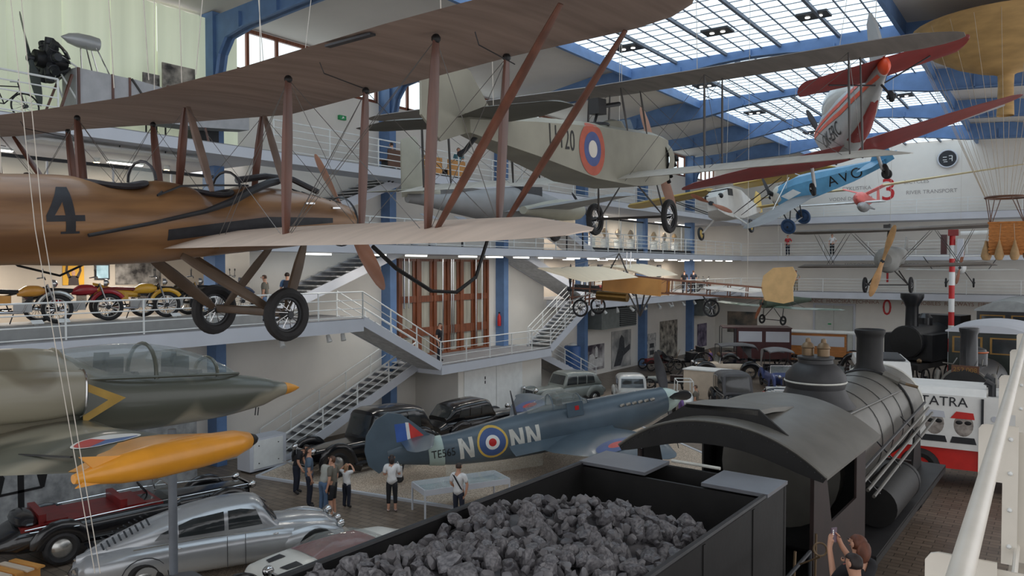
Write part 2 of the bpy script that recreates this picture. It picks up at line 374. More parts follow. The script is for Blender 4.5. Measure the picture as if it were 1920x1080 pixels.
for x, y, t in ((-15.1, 29.6, 'nearest the wing tip'), (-11.2, 29.6, 'in the middle of the near bay'), (-7.6, 29.8, 'by the right edge of the near bay'), (-15.2, 46.4, 'over the tall wooden propeller'), (-7.2, 46.5, 'behind the tail wheel of the red plane'), (-14.2, 55.6, 'in the farthest bay'), (-15, 38, 'above the machine gun')):
    o = thing('ceiling_lamp', 'dark square lamp panel in the skylight ' + t, 'lamp', base=(x, y, SKZ - .1))
    MB().span((x - .55, y - .4, SKZ - .1), (x + .55, y + .4, SKZ - .02)).build('panel', m_dark, o, 0); 
    for d in (-.22, .22): MB().disc((x + d, y, SKZ - .11), (0, 0, 1), .09, .03, 10).build('lamp_glass', m_tube, o)
# clerestory windows in the left wall
n = 0
for b in range(2, 8):
    y0 = FY[b] + .35; y1 = (FY[b + 1] if b < 7 else YF) - .35; n += 1
    o = tag(thing('window_%d' % n, None, None, base=(XW - .15, (y0 + y1) / 2, 14.25)), kind='structure')
    f = MB().span((XW - .25, y0, 14.25), (XW - .08, y1, 14.37)).span((XW - .25, y0, 15.72), (XW - .06, y1, 15.86))
    k = 6
    for i in range(k + 1): y = lerp(y0, y1, i / k); f.span((XW - .25, y - .06, 14.25), (XW - .08, y + .06, 15.8))
    f.build('window_frame', m_wood, o, 0)
    for i in range(k): MB().span((XW - .2, lerp(y0, y1, i / k) + .06, 14.37), (XW - .18, lerp(y0, y1, (i + 1) / k) - .06, 15.72)).build('pane', m_win, o, 0)
# pale blinds, lit from outside, closing the near bay of the top gallery
m_blind = mat('lit_blind', (214, 222, 198), .8, var=.08, scale=.5, stretch=(1, 3, .1), emit=.3)
o = thing('blind', 'pale green daylit blinds hung across the top gallery window', 'blind', base=(XW + .1, 8, G3))
y = -1.0
while y < 15.7:
    w_ = 1.52; poly = []
    secs = []
    for k in range(9): 
        yy = y + w_ * k / 8; xx = XW + .12 + .05 * math.sin(k * 1.5 + y); secs.append([V((xx, yy, G3 + .05)), V((xx + .02, yy, G3 + .05)), V((xx + .02, yy, 15.75)), V((xx, yy, 15.75))])
    MB().loft(secs).build('blind_strip', m_blind, o, 60); y += w_ - .02
MB().span((XW + .05, 12.9, G3), (XW + .1, 12.98, 15.7)).build('wooden_mullion', m_wood, o, 0)
# tall wooden door on the landing
o = tag(thing('door_1', None, None, base=(XW, 28.7, LAND)), kind='structure')
m_dglass = mat('door_glass', (168, 165, 152), .12, var=.2, scale=1.5, stretch=(1, 3, .3))
y0, y1, z0, z1 = 25.35, 32.1, LAND, 7.42
fr = MB()
cols = [(25.45, 26.55), (26.75, 27.75), (27.85, 28.75), (28.85, 29.75), (29.9, 30.9), (31.0, 31.95)]
for a, b in zip([(0, y0)] + cols, cols + [(y1, 0)]): fr.span((XW, a[1], z0), (XW + .16, b[0], z1))
rows = [(z0 + .1, z0 + .95), (z0 + 1.35, z0 + 2.55), (z0 + 2.85, z1 - .12)]
for a, b in cols:
    for zz in ((z0, rows[0][0]), (rows[0][1], rows[1][0]), (rows[1][1], rows[2][0]), (rows[2][1], z1)): fr.span((XW, a, zz[0]), (XW + .13, b, zz[1]))
fr.build('door_frame', m_wood, o, 0)
for a, b in cols:
    for r in rows: 
        f = MB().span((XW + .02, a, r[0]), (XW + .09, a + .2, r[1])).span((XW + .02, b - .2, r[0]), (XW + .09, b, r[1])); f.build('door_leaf', m_wood, o, 0)
        MB().span((XW + .03, a + .2, r[0]), (XW + .05, b - .2, r[1])).build('pane', m_dglass, o, 0)
for y in (25.6, 25.9, 28.3, 28.95, 29.1, 30.9, 31.4): MB().tube([(XW + .25, y, LAND + (2.3 if y < 26 else .3)), (XW + .25, y, z1)], .035, 6).build('pull_pipe', m_chrome, o)
# round grey clock, numerals and lettering on the far wall
o = thing('wall_clock', 'round dark grey clock high on the far wall', 'clock', base=(-6.95, YF, 14.3))
MB().disc((-6.95, YF - .08, 15.0), (0, 1, 0), .66, .16, 28).build('case', m_dark, o); MB().torus((-6.95, YF - .17, 15.0), (0, 1, 0), .63, .05).build('bezel', m_fascia, o)
for a, b in (((-.3, .12), (-.05, .12)), ((-.3, -.08), (-.05, -.08)), ((.08, .2), (.3, .2)), ((.3, .2), (.3, -.2)), ((.1, -.02), (.3, -.02)), ((-.25, -.22), (0, -.22))): MB().beam((-6.95 + a[0], YF - .18, 15.0 + a[1]), (-6.95 + b[0], YF - .18, 15.0 + b[1]), .05, .04, (0, 1, 0)).build('clock_mark', m_white, o)
m_letter = mat('dark_lettering', (158, 152, 148), .7); m_ochre = mat('red_lettering', (170, 132, 116), .7)
def wtext(txt, x, z, size, m, name, label, sx=1):
    o = thing(name, label, 'sign', base=(x, YF - .01, z)); text(txt, size, frame((x, YF - .012, z), (1, 0, 0), (0, 0, 1)), m, o, sx=sx); return o
wtext('0', -10.9, 3.85, 1.75, m_red, 'floor_number', 'large red numeral 0 on the far ground floor wall', .8)
wtext('1', -10.9, 6.3, 1.5, m_red, 'floor_number', 'red numeral 1 behind the grey propeller biplane'); wtext('3', -10.9, 12.9, 2.4, m_red, 'floor_number', 'large red numeral 3 on the top far wall')
for t, x, z, l in (('AUTOMOBILY  ŽELEZNICE  HASIČSKÁ TECHNIKA', -15.9, 4.28, 'ochre wall lettering left of the red 0'), ('AUTOMOBILES  RAILWAYS  FIRE EQUIPMENT', -5.9, 4.28, 'ochre wall lettering right of the red 0'), ('MOTOCYKLY', -12.8, 7.15, 'grey wall lettering left of the red 1'), ('MOTORCYCLES', -8.7, 7.15, 'grey wall lettering right of the red 1'),
                   ('CYKLISTIKA', -13.2, 13.2, 'upper small lettering left of the red 3'), ('VODNÍ DOPRAVA', -13.6, 12.4, 'lower small lettering left of the red 3'), ('BICYCLES', -9.0, 13.45, 'upper small lettering right of the red 3'), ('RIVER TRANSPORT', -8.0, 12.65, 'lower small lettering right of the red 3')):
    wtext(t, x, z, .4, m_letter if z > 5 else m_ochre, 'wall_lettering', l)
o = tag(thing('door_2', None, None, base=(-14.8, YF, 0)), kind='structure')
m_gdoor = mat('grey_door', (196, 198, 192), .6, var=.03)
for x in (-16.2, -14.75): MB().span((x, YF - .06, 0), (x + 1.42, YF, 3.95)).build('door_leaf', m_gdoor, o, 0)
for x in (-16.35, -13.3): MB().span((x, YF - .12, 0), (x + .15, YF, 4.1)).build('door_frame', m_fascia, o, 0)
MB().span((-15.2, YF - .1, 2.4), (-14.95, YF - .05, 2.5)).build('exit_sign', mat('green_sign', (40, 150, 90), .5), o, 0)
MB().span((-16.35, YF - .1, 3.95), (-13.15, YF, 4.1)).build('door_head', m_fascia, o, 0)
# strip lamps and spotlights under the gallery edges
ORD = 'first second third fourth fifth sixth seventh eighth ninth tenth eleventh twelfth thirteenth fourteenth fifteenth sixteenth seventeenth eighteenth nineteenth'.split()
def lamp_light(p, parent, power=22, w_=1.2):
    l = bpy.data.lights.new('lamp_light', 'AREA'); l.shape = 'RECTANGLE'; l.size = .12; l.size_y = w_; l.energy = power; l.color = (1, .93, .84)
    q = bpy.data.objects.new('lamp_light', l); COL.objects.link(q); q.parent = parent; q.location = V(p) - (OFF.get(parent.name) or V())
for g, zc, t in ((G1, G2 - .36, 'lowest'), (G2, G3 - .36, 'middle')):
    for k, y in enumerate((9.5, 13.5, 42, 46.5, 51, 55.5, 60)):
        o = thing('ceiling_lamp', ['nearest', 'second', 'third', 'fourth', 'fifth', 'sixth', 'farthest'][k] + ' ceiling lamp over the recess of the %s left gallery' % t, 'lamp', base=(-25.6, y, zc - .1)); MB().span((-25.7, y - .6, zc - .06), (-25.5, y + .6, zc)).build('housing', m_white, o, 0); MB().span((-25.68, y - .58, zc - .1), (-25.52, y + .58, zc - .06)).build('tube', m_tube, o, 0); lamp_light((-25.6, y, zc - .13), o, 75)
for i, y in enumerate([18.4, 21.2, 23.6, 27.0, 29.0, 31.2, 33.4, 36.2, 38.4, 40.6, 42.8, 45, 47.2, 49.4, 51.6, 53.8, 56, 58.2, 60.4]):
    o = thing('strip_lamp', 'white strip lamp under the middle left gallery, %s from the near end' % ORD[i], 'lamp', base=(XE - .25, y, G2 - .46), group='strip lamps under the middle gallery')
    lamp_light((XE - .25, y, G2 - .5), o)
    MB().span((XE - .33, y - .62, G2 - .4), (XE - .17, y + .62, G2 - .36)).build('housing', m_white, o, 0); MB().span((XE - .31, y - .6, G2 - .46), (XE - .19, y + .6, G2 - .4)).build('tube', m_tube, o, 0)
for i, y in enumerate([12.2, 12.9, 16.9, 19.0, 19.7, 38.6, 39.9, 41.6, 43.4, 45.3, 47.5, 49.2, 49.7, 51.5, 53.6, 55.8, 56.3, 58.2]):
    o = thing('spotlight', 'small white spotlight under the lowest left gallery edge, %s from the near end' % ORD[i], 'spotlight', base=(XE - .4, y, G1 - .9), group='spotlights under the lowest gallery')
    MB().tube([(XE - .4, y, G1 - .45), (XE - .4, y, G1 - .62)], .02, 6).build('stem', m_white, o); d = V((random.uniform(.1, .3), random.uniform(-.2, .2), -.28)); p = V((XE - .4, y, G1 - .62)); MB().tube([p - d * .2, p + d * .7], [.07, .1], 10).build('lamp_head', m_white, o)
# ================================================================ AIRCRAFT TOOLKIT (local x forward, y left, z up)
def wing(secs, th=.1, n=9, tip0=False, tip1=True):
    """secs: (y, x leading edge, z leading edge, x trailing edge, z trailing edge)"""
    out = []
    S = list(secs)
    def sec(y, xl, zl, xt, zt, k=1.0):
        c = math.hypot(xl - xt, zl - zt); up = []; lo = []
        for i in range(n):
            t = (1 - math.cos(PI * i / (n - 1))) / 2
            yt = th * k * c * (2.97 * math.sqrt(t) - 1.26 * t - 3.52 * t * t + 2.84 * t ** 3 - 1.02 * t ** 4) * .5
            cam_ = .035 * k * c * 4 * t * (1 - t); x = lerp(xl, xt, t); z = lerp(zl, zt, t) + cam_
            up.append(V((x, y, z + yt + .003))); lo.append(V((x, y, z - yt * .6 - .003)))
        return up + list(reversed(lo[1:-1]))
    for s in S: out.append(sec(*s))
    def round_(s, d):
        y, xl, zl, xt, zt = s; r = []
        for f, e in ((.5, .12), (.85, .3), (1, .46)): r.append(sec(y + d * f, lerp(xl, xt, e * .9), lerp(zl, zt, e * .9), lerp(xt, xl, e * .7), lerp(zt, zl, e * .7), 1 - f * .75))
        return r
    if tip1: out += round_(S[-1], tip1 * (1 if S[-1][0] > S[0][0] else -1))
    if tip0: out = list(reversed(round_(S[0], tip0 * (1 if S[0][0] > S[-1][0] else -1)))) + out
    return MB().loft(out)
def mirror(secs): return [(-s[0],) + tuple(s[1:]) for s in reversed(secs)] + [s for s in secs if s[0] != 0]
def body(tab, n=20, k=5, cap=True):
    """tab: x, half width, z top, z bottom, squareness(2 = ellipse)"""
    secs = []
    for x, w_, zt, zb, e in (smoothtab(tab, k) if k else tab):
        c, h = (zt + zb) / 2, (zt - zb) / 2; q = []
        for j in range(n):
            a = 2 * PI * (j + .5) / n; ca, sa = math.cos(a), math.sin(a)
            q.append(V((x, w_ * math.copysign(abs(ca) ** (2 / e), ca), c + h * math.copysign(abs(sa) ** (2 / e), sa))))
        secs.append(q)
    return MB().loft(secs, cap)
def strut(p, q, w_=.05, d=.12, fwd=(1, 0, 0), n=8):
    """streamlined strut, thick in the middle"""
    p, q = V(p), V(q); ax = (q - p).normalized(); f = (V(fwd) - ax * ax.dot(V(fwd))).normalized(); s = ax.cross(f); secs = []
    for t, k in ((0, .55), (.12, .8), (.35, 1), (.65, 1), (.88, .8), (1, .55)):
        c = p.lerp(q, t); secs.append([c + f * d * k * .5 * math.cos(2 * PI * j / n) + s * w_ * k * .5 * math.sin(2 * PI * j / n) for j in range(n)])
    return MB().loft(secs)
def wire(o, p, q, r=.005, m=None, name='rigging_wire'): return MB().tube([p, q], r, 4, False).build(name, m or m_wire, o, 0)
def wheel(o, c, axis, R_, r, m_t, m_s, spokes=14, name='wheel', disc=False, hubr=.05):
    c = V(c); ax = V(axis).normalized(); w_ = MB().torus(c, ax, R_ - r, r, 28, 8).build(name, m_t, o)
    MB().torus(c, ax, R_ - 2 * r, r * .35, 24, 6).build('rim', m_s, w_)
    MB().tube([c - ax * .09, c + ax * .09], hubr, 10).build('hub', m_dark, w_)
    if disc: MB().lathe([(R_ - 1.6 * r, -.01), (R_ * .5, .04), (.03, .07), (.03, -.07), (R_ * .5, -.04), (R_ - 1.6 * r, 0)], 24, frame(c, ax.orthogonal(), ax.cross(ax.orthogonal()))).build('disc', m_s, w_)
    else:
        u = ax.orthogonal().normalized(); v_ = ax.cross(u); mb = MB()
        for i in range(spokes):
            a = 2 * PI * i / spokes; d = u * math.cos(a) + v_ * math.sin(a); e = u * math.cos(a + .5) + v_ * math.sin(a + .5); mb.beam(c + ax * (.07 if i % 2 else -.07) + e * hubr, c + d * (R_ - 1.9 * r), .008)
        mb.build('spokes', m_chrome, w_, 0, 'stuff')
    return w_
def propeller(o, c, axis, R_, ang, m, chord=.2, blades=2, hub=.09, name='propeller', tws=1, w0=.45):
    """ang: degrees of the first blade about the axis, 0 = up"""
    c = V(c); ax = V(axis).normalized(); up = V((0, 0, 1)); up = (up - ax * up.dot(ax)).normalized(); sd = up.cross(ax)
    b = None
    for k in range(blades):
        a = math.radians(ang) + 2 * PI * k / blades; d = up * math.cos(a) + sd * math.sin(a); t_ = d.cross(ax); secs = []
        for f, w_, th, tw in ((.03, w0, .32, 60), (.15, w0 * .95, .26, 52), (.3, .8, .18, 40), (.5, 1.0, .13, 28), (.7, .95, .09, 20), (.88, .72, .07, 15), (.97, .42, .05, 12), (1, .14, .03, 12)):
            tw = math.radians(tw) * tws; cd_ = t_ * math.cos(tw) + ax * math.sin(tw); nn = cd_.cross(d); p = c + d * R_ * f
            secs.append([p + cd_ * chord * w_ * .5 * math.cos(2 * PI * j / 10) + nn * chord * th * .5 * math.sin(2 * PI * j / 10) for j in range(10)])
        MB().loft(secs).build(name + '_blade', m, o)
    MB().tube([c - ax * .08, c + ax * .08], hub, 12).build(name + '_hub', m_dark, o)
m_wire = mat('steel_wire', (120, 118, 116), .4, metal=.6); m_cable = mat('pale_cable', (196, 188, 176), .6)
m_tyre = mat('rubber', (38, 37, 38), .75, var=.25, scale=6)
m_fabric_u = mat('aged_fabric', (150, 132, 122), .75, var=.16, scale=1.2, stretch=(.5, 6, 1), bump=.05)
m_varn = mat('varnished_plywood', (152, 112, 72), .45, rgb2=(104, 73, 47), scale=1.6, stretch=(.35, 1, 3), coat=.25, bump=.03)
m_strut = mat('mahogany_strut', (98, 60, 46), .4, var=.25, scale=3, stretch=(3, 3, .6), coat=.25)
m_cream = mat('cream_fabric', (214, 196, 180), .7, var=.08, scale=1.2, stretch=(.5, 5, 1))
# ---------------------------------------------------------------- big plywood biplane in the foreground
bp = thing('biplane', 'plywood-bodied biplane with a black number 4 hanging in the foreground', 'airplane', pose((-9.11, 5.98, 7.86), 91.7, -3.8, .7))
fus = body([(-8.0, .10, .05, -.15, 2), (-6.0, .28, .2, -.4, 2), (-4.0, .42, .3, -.58, 2), (-2.5, .49, .33, -.63, 2), (-1.85, .51, .33, -.68, 2), (-1.5, .51, .24, -.69, 2.1), (-1.1, .51, .22, -.7, 2.1), (-.85, .51, .3, -.7, 2.1), (-.45, .5, .25, -.68, 2.1), (-.3, .5, .15, -.67, 2.2), (.15, .5, .15, -.65, 2.2), (.4, .5, .26, -.64, 2.1), (1.3, .47, .21, -.6, 2.1), (1.9, .43, .1, -.56, 2.1), (2.22, .38, .02, -.53, 2)], 28).build('fuselage', m_varn, bp)
m_rim = mat('black_leather', (44, 42, 46), .5, var=.3, scale=8)
for x0, l, zc in ((-1.32, .36, .25), (-.06, .28, .165)):
    pts = [V((x0 + l * math.cos(t), .27 * math.sin(t), zc - .01 + .03 * math.cos(2 * t))) for t in [2 * PI * k / 20 for k in range(21)]]
    MB().tube(pts, .035, 6).build('cockpit_coaming', m_rim, bp)
    MB().ball((x0, 0, zc - .035), (l, .26, .05), 14, 6).build('cockpit_opening', m_black, bp)
    MB().tube([(x0 + l - .02, .3 * math.cos(t), zc + .04 + .24 * math.sin(t)) for t in [PI * k / 8 for k in range(9)]], .018, 6).build('windscreen_frame', m_rim, bp)
    MB().loft([[V((x0 + l - .02, .29 * math.cos(t) * k, zc + .04 + .23 * math.sin(t) * k)) for t in [PI * j / 8 for j in range(9)]] for k in (.02, 1)], False, closed=False).build('windscreen', m_glass, bp)
MB().tube([(-.95, -.36, .15), (-1.05, -.42, .1), (-.7, -.36, .22), (-.3, -.34, .24), (.3, -.33, .25)], .014, 5).build('control_cable_tube', m_dark, bp)
m_num = mat('black_number', (36, 38, 44), .6, var=.3, scale=6)
mb = MB(); M = frame((-2.14, -2, -.07), (1, 0, 0), (0, 0, 1))
for poly in ([(-.02, .25), (.09, .25), (.09, -.05), (-.01, -.05), (-.01, .1)], [(-.02, .25), (-.01, .1), (-.115, -.05), (-.2, -.05)], [(-.2, -.05), (.19, -.05), (.19, -.115), (-.2, -.115)], [(-.01, -.115), (.09, -.115), (.09, -.22), (-.01, -.22)], [(-.06, -.22), (.13, -.22), (.13, -.245), (-.06, -.245)]):
    mb.add([M @ V((p[0], p[1], 0)) for p in poly], [tuple(range(len(poly)))])
project(mb, fus, (0, 1, 0), .006, .08).build('number_4', m_num, bp)
mb = MB().add([M @ V((x, z, 0)) for x, z in ((1.15, -.23), (2.6, -.1), (3.8, -.13), (3.8, -.2), (2.6, -.25), (1.15, -.36))], [(0, 1, 4, 5), (1, 2, 3, 4)])
project(mb, fus, (0, 1, 0), .005, .12).build('soot_streak', m_num, bp)
MB().tube([(.9, -.2, .33), (.6, -.34, .28), (.2, -.46, .16), (-.1, -.51, .03), (-.5, -.53, -.09), (-1.2, -.55, -.22), (-1.95, -.55, -.34)], [.05, .055, .055, .05, .03, .022, .02], 8).build('exhaust_pipe', m_dark, bp)
MB().tube([(.3, -.1, .33), (.8, -.06, .4), (1.3, -.04, .37), (1.75, -.05, .2)], .045, 8).build('hose', m_rim, bp)
for x in (1.35, 1.55, 1.75, 1.95):
    for s in (1, -1): MB().tube([(x - .08, -.02, interp([(1.3, .25), (2, .1)], x)), (x + .06 * s, -.26, interp([(1.3, .14), (2, .02)], x))], .008, 4).build('lacing', m_dark, bp)
for x in (1.25, 1.75): MB().box((x, -.43, interp([(1.2, .02), (1.8, -.06)], x)), (.16, .04, .025)).build('cowl_catch', m_chrome, bp)
MB().lathe([(.37, 0), (.39, .02), (.37, .05)], 28, pose((2.21, 0, -.255), 0, 90, 0), cap=False).build('nose_ring', m_dark, bp)
propeller(bp, (2.36, -.05, -.24), (1, 0, 0), 1.28, 33, mat('walnut_blade', (150, 106, 84), .4, var=.2, scale=2, coat=.2), .24)
UP = [(0, 1.4, 1.32, -1.08, 1.28), (2.2, .98, 1.36, -1.16, 1.32), (4.4, .62, 1.42, -1.36, 1.37), (5.9, .38, 1.42, -1.5, 1.37)]
LO = [(.42, 1.0, -.43, -1.02, -.53), (2.1, .86, -.4, -1.12, -.5), (4.3, .62, -.37, -1.3, -.48), (4.9, .5, -.36, -1.34, -.47)]
wing(mirror(UP), .075, 9, .85, .85).build('upper_wing', m_fabric_u, bp, 50)
for s in (-1, 1): wing([(s * a[0],) + a[1:] for a in LO], .075, 9, False, .85).build('lower_wing', m_cream, bp, 50)
MB().beam((-1.26, -3.6, 1.32), (-1.24, -4.15, 1.35), .07, .02).build('aileron_gap', m_dark, bp)
S = {}
for s in (-1, 1):
    S[s] = [((-.55, s * 2.22, 1.29), (-.6, s * 2.1, -.46)), ((.6, s * 2.25, 1.3), (.57, s * 2.1, -.4)), ((-.72, s * 4.43, 1.36), (-.74, s * 4.26, -.43)), ((.42, s * 4.43, 1.37), (.42, s * 4.27, -.37))]
    for p, q in S[s]: strut(p, q, .07, .15).build('interplane_strut', m_strut, bp); MB().ball(p, .045, 8, 5).build('fitting', m_black, bp)
    strut((-.95, s * 5.87, 1.37), (-.72, s * 4.33, -.4), .06, .12).build('overhang_strut', m_strut, bp); strut((.21, s * 5.87, 1.38), (.44, s * 4.33, -.34), .06, .12).build('overhang_strut', m_strut, bp)
    (ir, irl), (if_, ifl), (or_, orl), (of, ofl) = S[s]
    for a, b in ((ir, (-.4, s * .5, -.55)), (if_, (.7, s * .48, -.55)), (irl, (-.31, 0, 1.25)), (ifl, (.87, 0, 1.25)), (or_, irl), (of, ifl), (orl, ir), (ofl, if_), (ir, ifl), (if_, irl), (or_, ofl), (of, orl), (or_, (-.58, s * 2.0, -.45)), (ir, (-.35, s * .55, -.56)), (if_, (.74, s * .52, -.56))): wire(bp, a, b, .0045)
    for y in (3.1, 5.0): MB().tube([(-.9, s * y, 1.3), (-.85, s * y, 1.2), (-.3, s * y, 1.12)], .006, 4).build('aileron_lever', m_dark, bp)
for x, zb in ((-.31, .18), (.87, .16)):
    for s in (-1, 1): strut((x, s * .03, 1.24), (x + .04, s * .36, zb - .02), .065, .13).build('cabane_strut', m_strut if s > 0 else mat('grey_strut', (116, 98, 88), .5, var=.2, scale=3), bp)
m_gear = mat('dull_bronze_strut', (92, 76, 62), .5, var=.2, scale=3)
for s in (-1, 1):
    strut((-.75, s * .36, -.62), (.35, s * .66, -1.42), .07, .16).build('gear_leg', m_gear, bp); strut((1.2, s * .34, -.55), (.55, s * .66, -1.42), .07, .16).build('gear_leg', m_gear, bp)
    wheel(bp, (.45, s * .78, -1.47), (0, 1, 0), .36, .07, m_tyre, m_dark, 18)
MB().tube([(.45, -.72, -1.45), (.45, .72, -1.45)], .06, 8, flat=.6).build('axle', m_gear, bp)
strut((-.2, .3, -.62), (.35, -.62, -1.4), .05, .12).build('cross_strut', m_gear, bp)
MB().tube([(-1.2, -4.0, -.5), (-.9, -4.0, -.72), (-.4, -4.0, -.98), (0, -4.0, -1.03), (.35, -4.0, -.9), (.62, -4.0, -.45)], .02, 6).build('wing_skid', m_black, bp)
MB().tube([(-1.0, 4.0, -.5), (-.7, 4.0, -.8), (-.1, 4.0, -1.0), (.4, 4.0, -.8), (.62, 4.0, -.42)], .02, 6).build('wing_skid', m_black, bp)
def W(o, p): return o.matrix_world @ V(p)
def hang(o, p, top, label, r=.006): return cable([top, W(o, p)], r, 'suspension_cable', label, 'cable', m_cable)
bpy.context.view_layer.update()
hang(bp, (-2.6, -.2, .32), (-9.6, 3.4, 16.2), 'thin cable holding the tail of the plywood biplane', .008)
for k, (p, t) in enumerate((((-.4, -.05, 1.33), (-9.4, 5.6, 16)), ((.8, -.05, 1.38), (-9.4, 6.9, 16)), ((-.6, -4.4, 1.42), (-4.9, 5.4, 16)), ((.4, -4.4, 1.45), (-4.9, 6.5, 16)), ((.6, 2.2, 1.4), (-11.3, 6.5, 16)))):
    hang(bp, p, t, ['cable from the rear centre of the plywood biplane upper wing', 'cable from the front centre of the plywood biplane upper wing', 'rear cable above the near wing of the plywood biplane', 'front cable above the near wing of the plywood biplane', 'cable above the far wing of the plywood biplane'][k])
# ---------------------------------------------------------------- grey-green biplane 11120
m_gg = mat('grey_green_fabric', (150, 148, 134), .6, var=.14, scale=1.0, bump=.04); m_ggd = mat('olive_fabric', (92, 92, 84), .65, var=.12, scale=1.2)
ab = thing('biplane', 'grey-green biplane numbered 11120 with a red and blue roundel', 'airplane', pose((-7.54, 14.05, 9.26), 92.1, -4.6, -.2))
f2 = MB()
secs = [(2.15, .38, .45, -.42), (1.4, .46, .5, -.55), (.1, .48, .5, -.58), (-1.6, .46, .5, -.45), (-3.4, .32, .46, -.1), (-5.0, .12, .4, .2)]
f2.loft([[V((x, -w_, zb)), V((x, w_, zb)), V((x, w_, zt)), V((x, w_ * .6, zt + .1)), V((x, -w_ * .6, zt + .1)), V((x, -w_, zt))] for x, w_, zt, zb in secs])
fu2 = f2.build('fuselage', m_gg, ab, 20)
M = frame((-1.7, -2, .08), (1, 0, 0), (0, 0, 1)); mc = [mat('roundel_red', (178, 92, 74), .7, var=.1, scale=6), mat('roundel_blue', (78, 92, 140), .7, var=.1, scale=6), mat('roundel_white', (214, 208, 198), .7, var=.05)]
for k, (a, b) in enumerate(((.3, .46), (.15, .3), (.001, .15))): project(disc2(a, b, M @ Matrix.Diagonal((1, 1.05, 1, 1))), fu2, (0, 1, 0), .008 + .002 * k, .2).build('roundel_ring', mc[k], ab)
for k, c in enumerate('11120'):
    mb = text_mb(c, .52).xf(frame((-3.05 + k * .17, -2, .26 - .02 * k), (1, 0, 0), (0, 0, 1)) @ Matrix.Diagonal((.62, 1, 1, 1))); project(mb, fu2, (0, 1, 0), .008, .15).build('serial_digit', m_black, ab)
A_U = [(0, 1.1, 1.42, -.75, 1.36), (4.6, .95, 1.46, -.9, 1.4), (5.6, .8, 1.46, -.95, 1.4)]; A_L = [(.45, 1.05, -.36, -.75, -.46), (4.6, .95, -.3, -.85, -.4), (4.9, .9, -.3, -.9, -.4)]
wing(mirror(A_U), .07, 9, .65, .65).build('upper_wing', mat('brown_grey_canvas', (120, 112, 106), .75, var=.14, scale=1.2, stretch=(.5, 5, 1), bump=.06), ab, 50)
for s in (-1, 1): wing([(s * a[0],) + a[1:] for a in A_L], .07, 9, False, .6).build('lower_wing', mat('pale_fabric', (190, 186, 176), .7, var=.07, scale=1.2, stretch=(.5, 5, 1)), ab, 50)
m_dst = mat('dark_strut', (62, 58, 56), .5, var=.2)
for s in (-1, 1):
    P = [((-.45, s * 2.15, 1.34), (-.48, s * 2.12, -.42)), ((.57, s * 2.15, 1.4), (.6, s * 2.1, -.36)), ((-.43, s * 4.6, 1.36), (-.48, s * 4.62, -.4)), ((.57, s * 4.62, 1.42), (.6, s * 4.65, -.34))]
    for p, q in P: strut(p, q, .04, .08).build('interplane_strut', m_dst, ab)
    for a, b in ((P[0][0], (-.4, s * .46, -.5)), (P[1][0], (.6, s * .46, -.5)), (P[0][1], (-.2, s * .4, 1.35)), (P[1][1], (.7, s * .4, 1.38)), (P[2][0], P[0][1]), (P[3][0], P[1][1]), (P[2][1], P[0][0]), (P[3][1], P[1][0]), (P[0][0], P[1][1]), (P[2][0], P[3][1])): wire(ab, a, b, .005)
    for x, z in ((-.2, 1.36), (.75, 1.4)): strut((x, s * .35, z), (x + .05, s * .45, .5), .035, .07).build('cabane_strut', m_dst, ab)
    strut((.2, s * .42, -.5), (.8, s * .75, -1.2), .03, .06).build('gear_leg', m_dst, ab); strut((1.3, s * .42, -.5), (.9, s * .75, -1.2), .03, .06).build('gear_leg', m_dst, ab)
    wheel(ab, (.86, s * .87, -1.23), (0, 1, 0), .36, .065, m_tyre, m_dark, 16)
MB().tube([(.86, -.85, -1.23), (.86, .85, -1.23)], .03, 6).build('axle', m_dst, ab)
for a in range(9):
    t = 2 * PI * a / 9; d = V((0, math.cos(t), math.sin(t))); MB().tube([V((2.05, 0, .02)) + d * .15, V((2.05, 0, .02)) + d * .5], [.09, .08], 8).build('engine_cylinder', m_dark, ab)
MB().lathe([(.5, -.1), (.53, .1), (.5, .22), (.44, .25)], 24, pose((2.0, 0, .02), 0, 90, 0), cap=False).build('cowl_ring', m_gg, ab)
for k in range(5): MB().tube([(2.25, -.5 + .05 * k, .1 - .12 * k), (2.2, -.55 + .05 * k, .0 - .12 * k)], .05, 6).build('exhaust_stub', m_black, ab)
propeller(ab, (2.42, 0, .05), (1, 0, 0), 1.32, 17, mat('pink_walnut_blade', (176, 136, 118), .4, var=.15, scale=2), .22)
wing([(-1.75, -4.75, .42, -5.5, .42), (-.9, -4.2, .42, -5.75, .42), (0, -4.0, .42, -5.2, .42), (.9, -4.2, .42, -5.75, .42), (1.75, -4.75, .42, -5.5, .42)], .05, 7, .1, .1).build('tailplane', m_ggd, ab, 50)
MB().prism([(-4.2, .5), (-4.8, 1.15), (-5.4, 1.3), (-5.95, 1.0), (-6.0, .4), (-5.6, .05), (-5.0, .2)], frame((0, .02, 0), (1, 0, 0), (0, 0, 1)), .04).build('rudder', m_gg, ab)
MB().tube([(-4.6, 0, .25), (-5.0, 0, -.05), (-5.15, 0, -.12)], [.04, .035, .05], 6).build('tail_skid', m_dark, ab)
MB().torus((-.95, 0, .6), (0, 0, 1), .38, .03, 20, 6).build('gun_ring', m_dark, ab); MB().lathe([(.3, 0), (.22, .16), (.05, .22)], 14, pose((.05, 0, .58))).build('headrest', m_gg, ab)
MB().box((-.55, 0, 1.0), (.35, .22, .3)).tube([(-.4, 0, 1.02), (.45, 0, 1.15)], .045, 8).tube([(-.55, 0, .9), (-.75, 0, .6)], .03, 6).build('machine_gun', m_black, ab)
MB().prism([(-.25, 0), (.25, 0), (.2, .25), (-.2, .25)], frame((.6, 0, .58), (0, 1, 0), (-.3, 0, 1)), .01).build('windscreen', m_glass, ab)
bpy.context.view_layer.update()
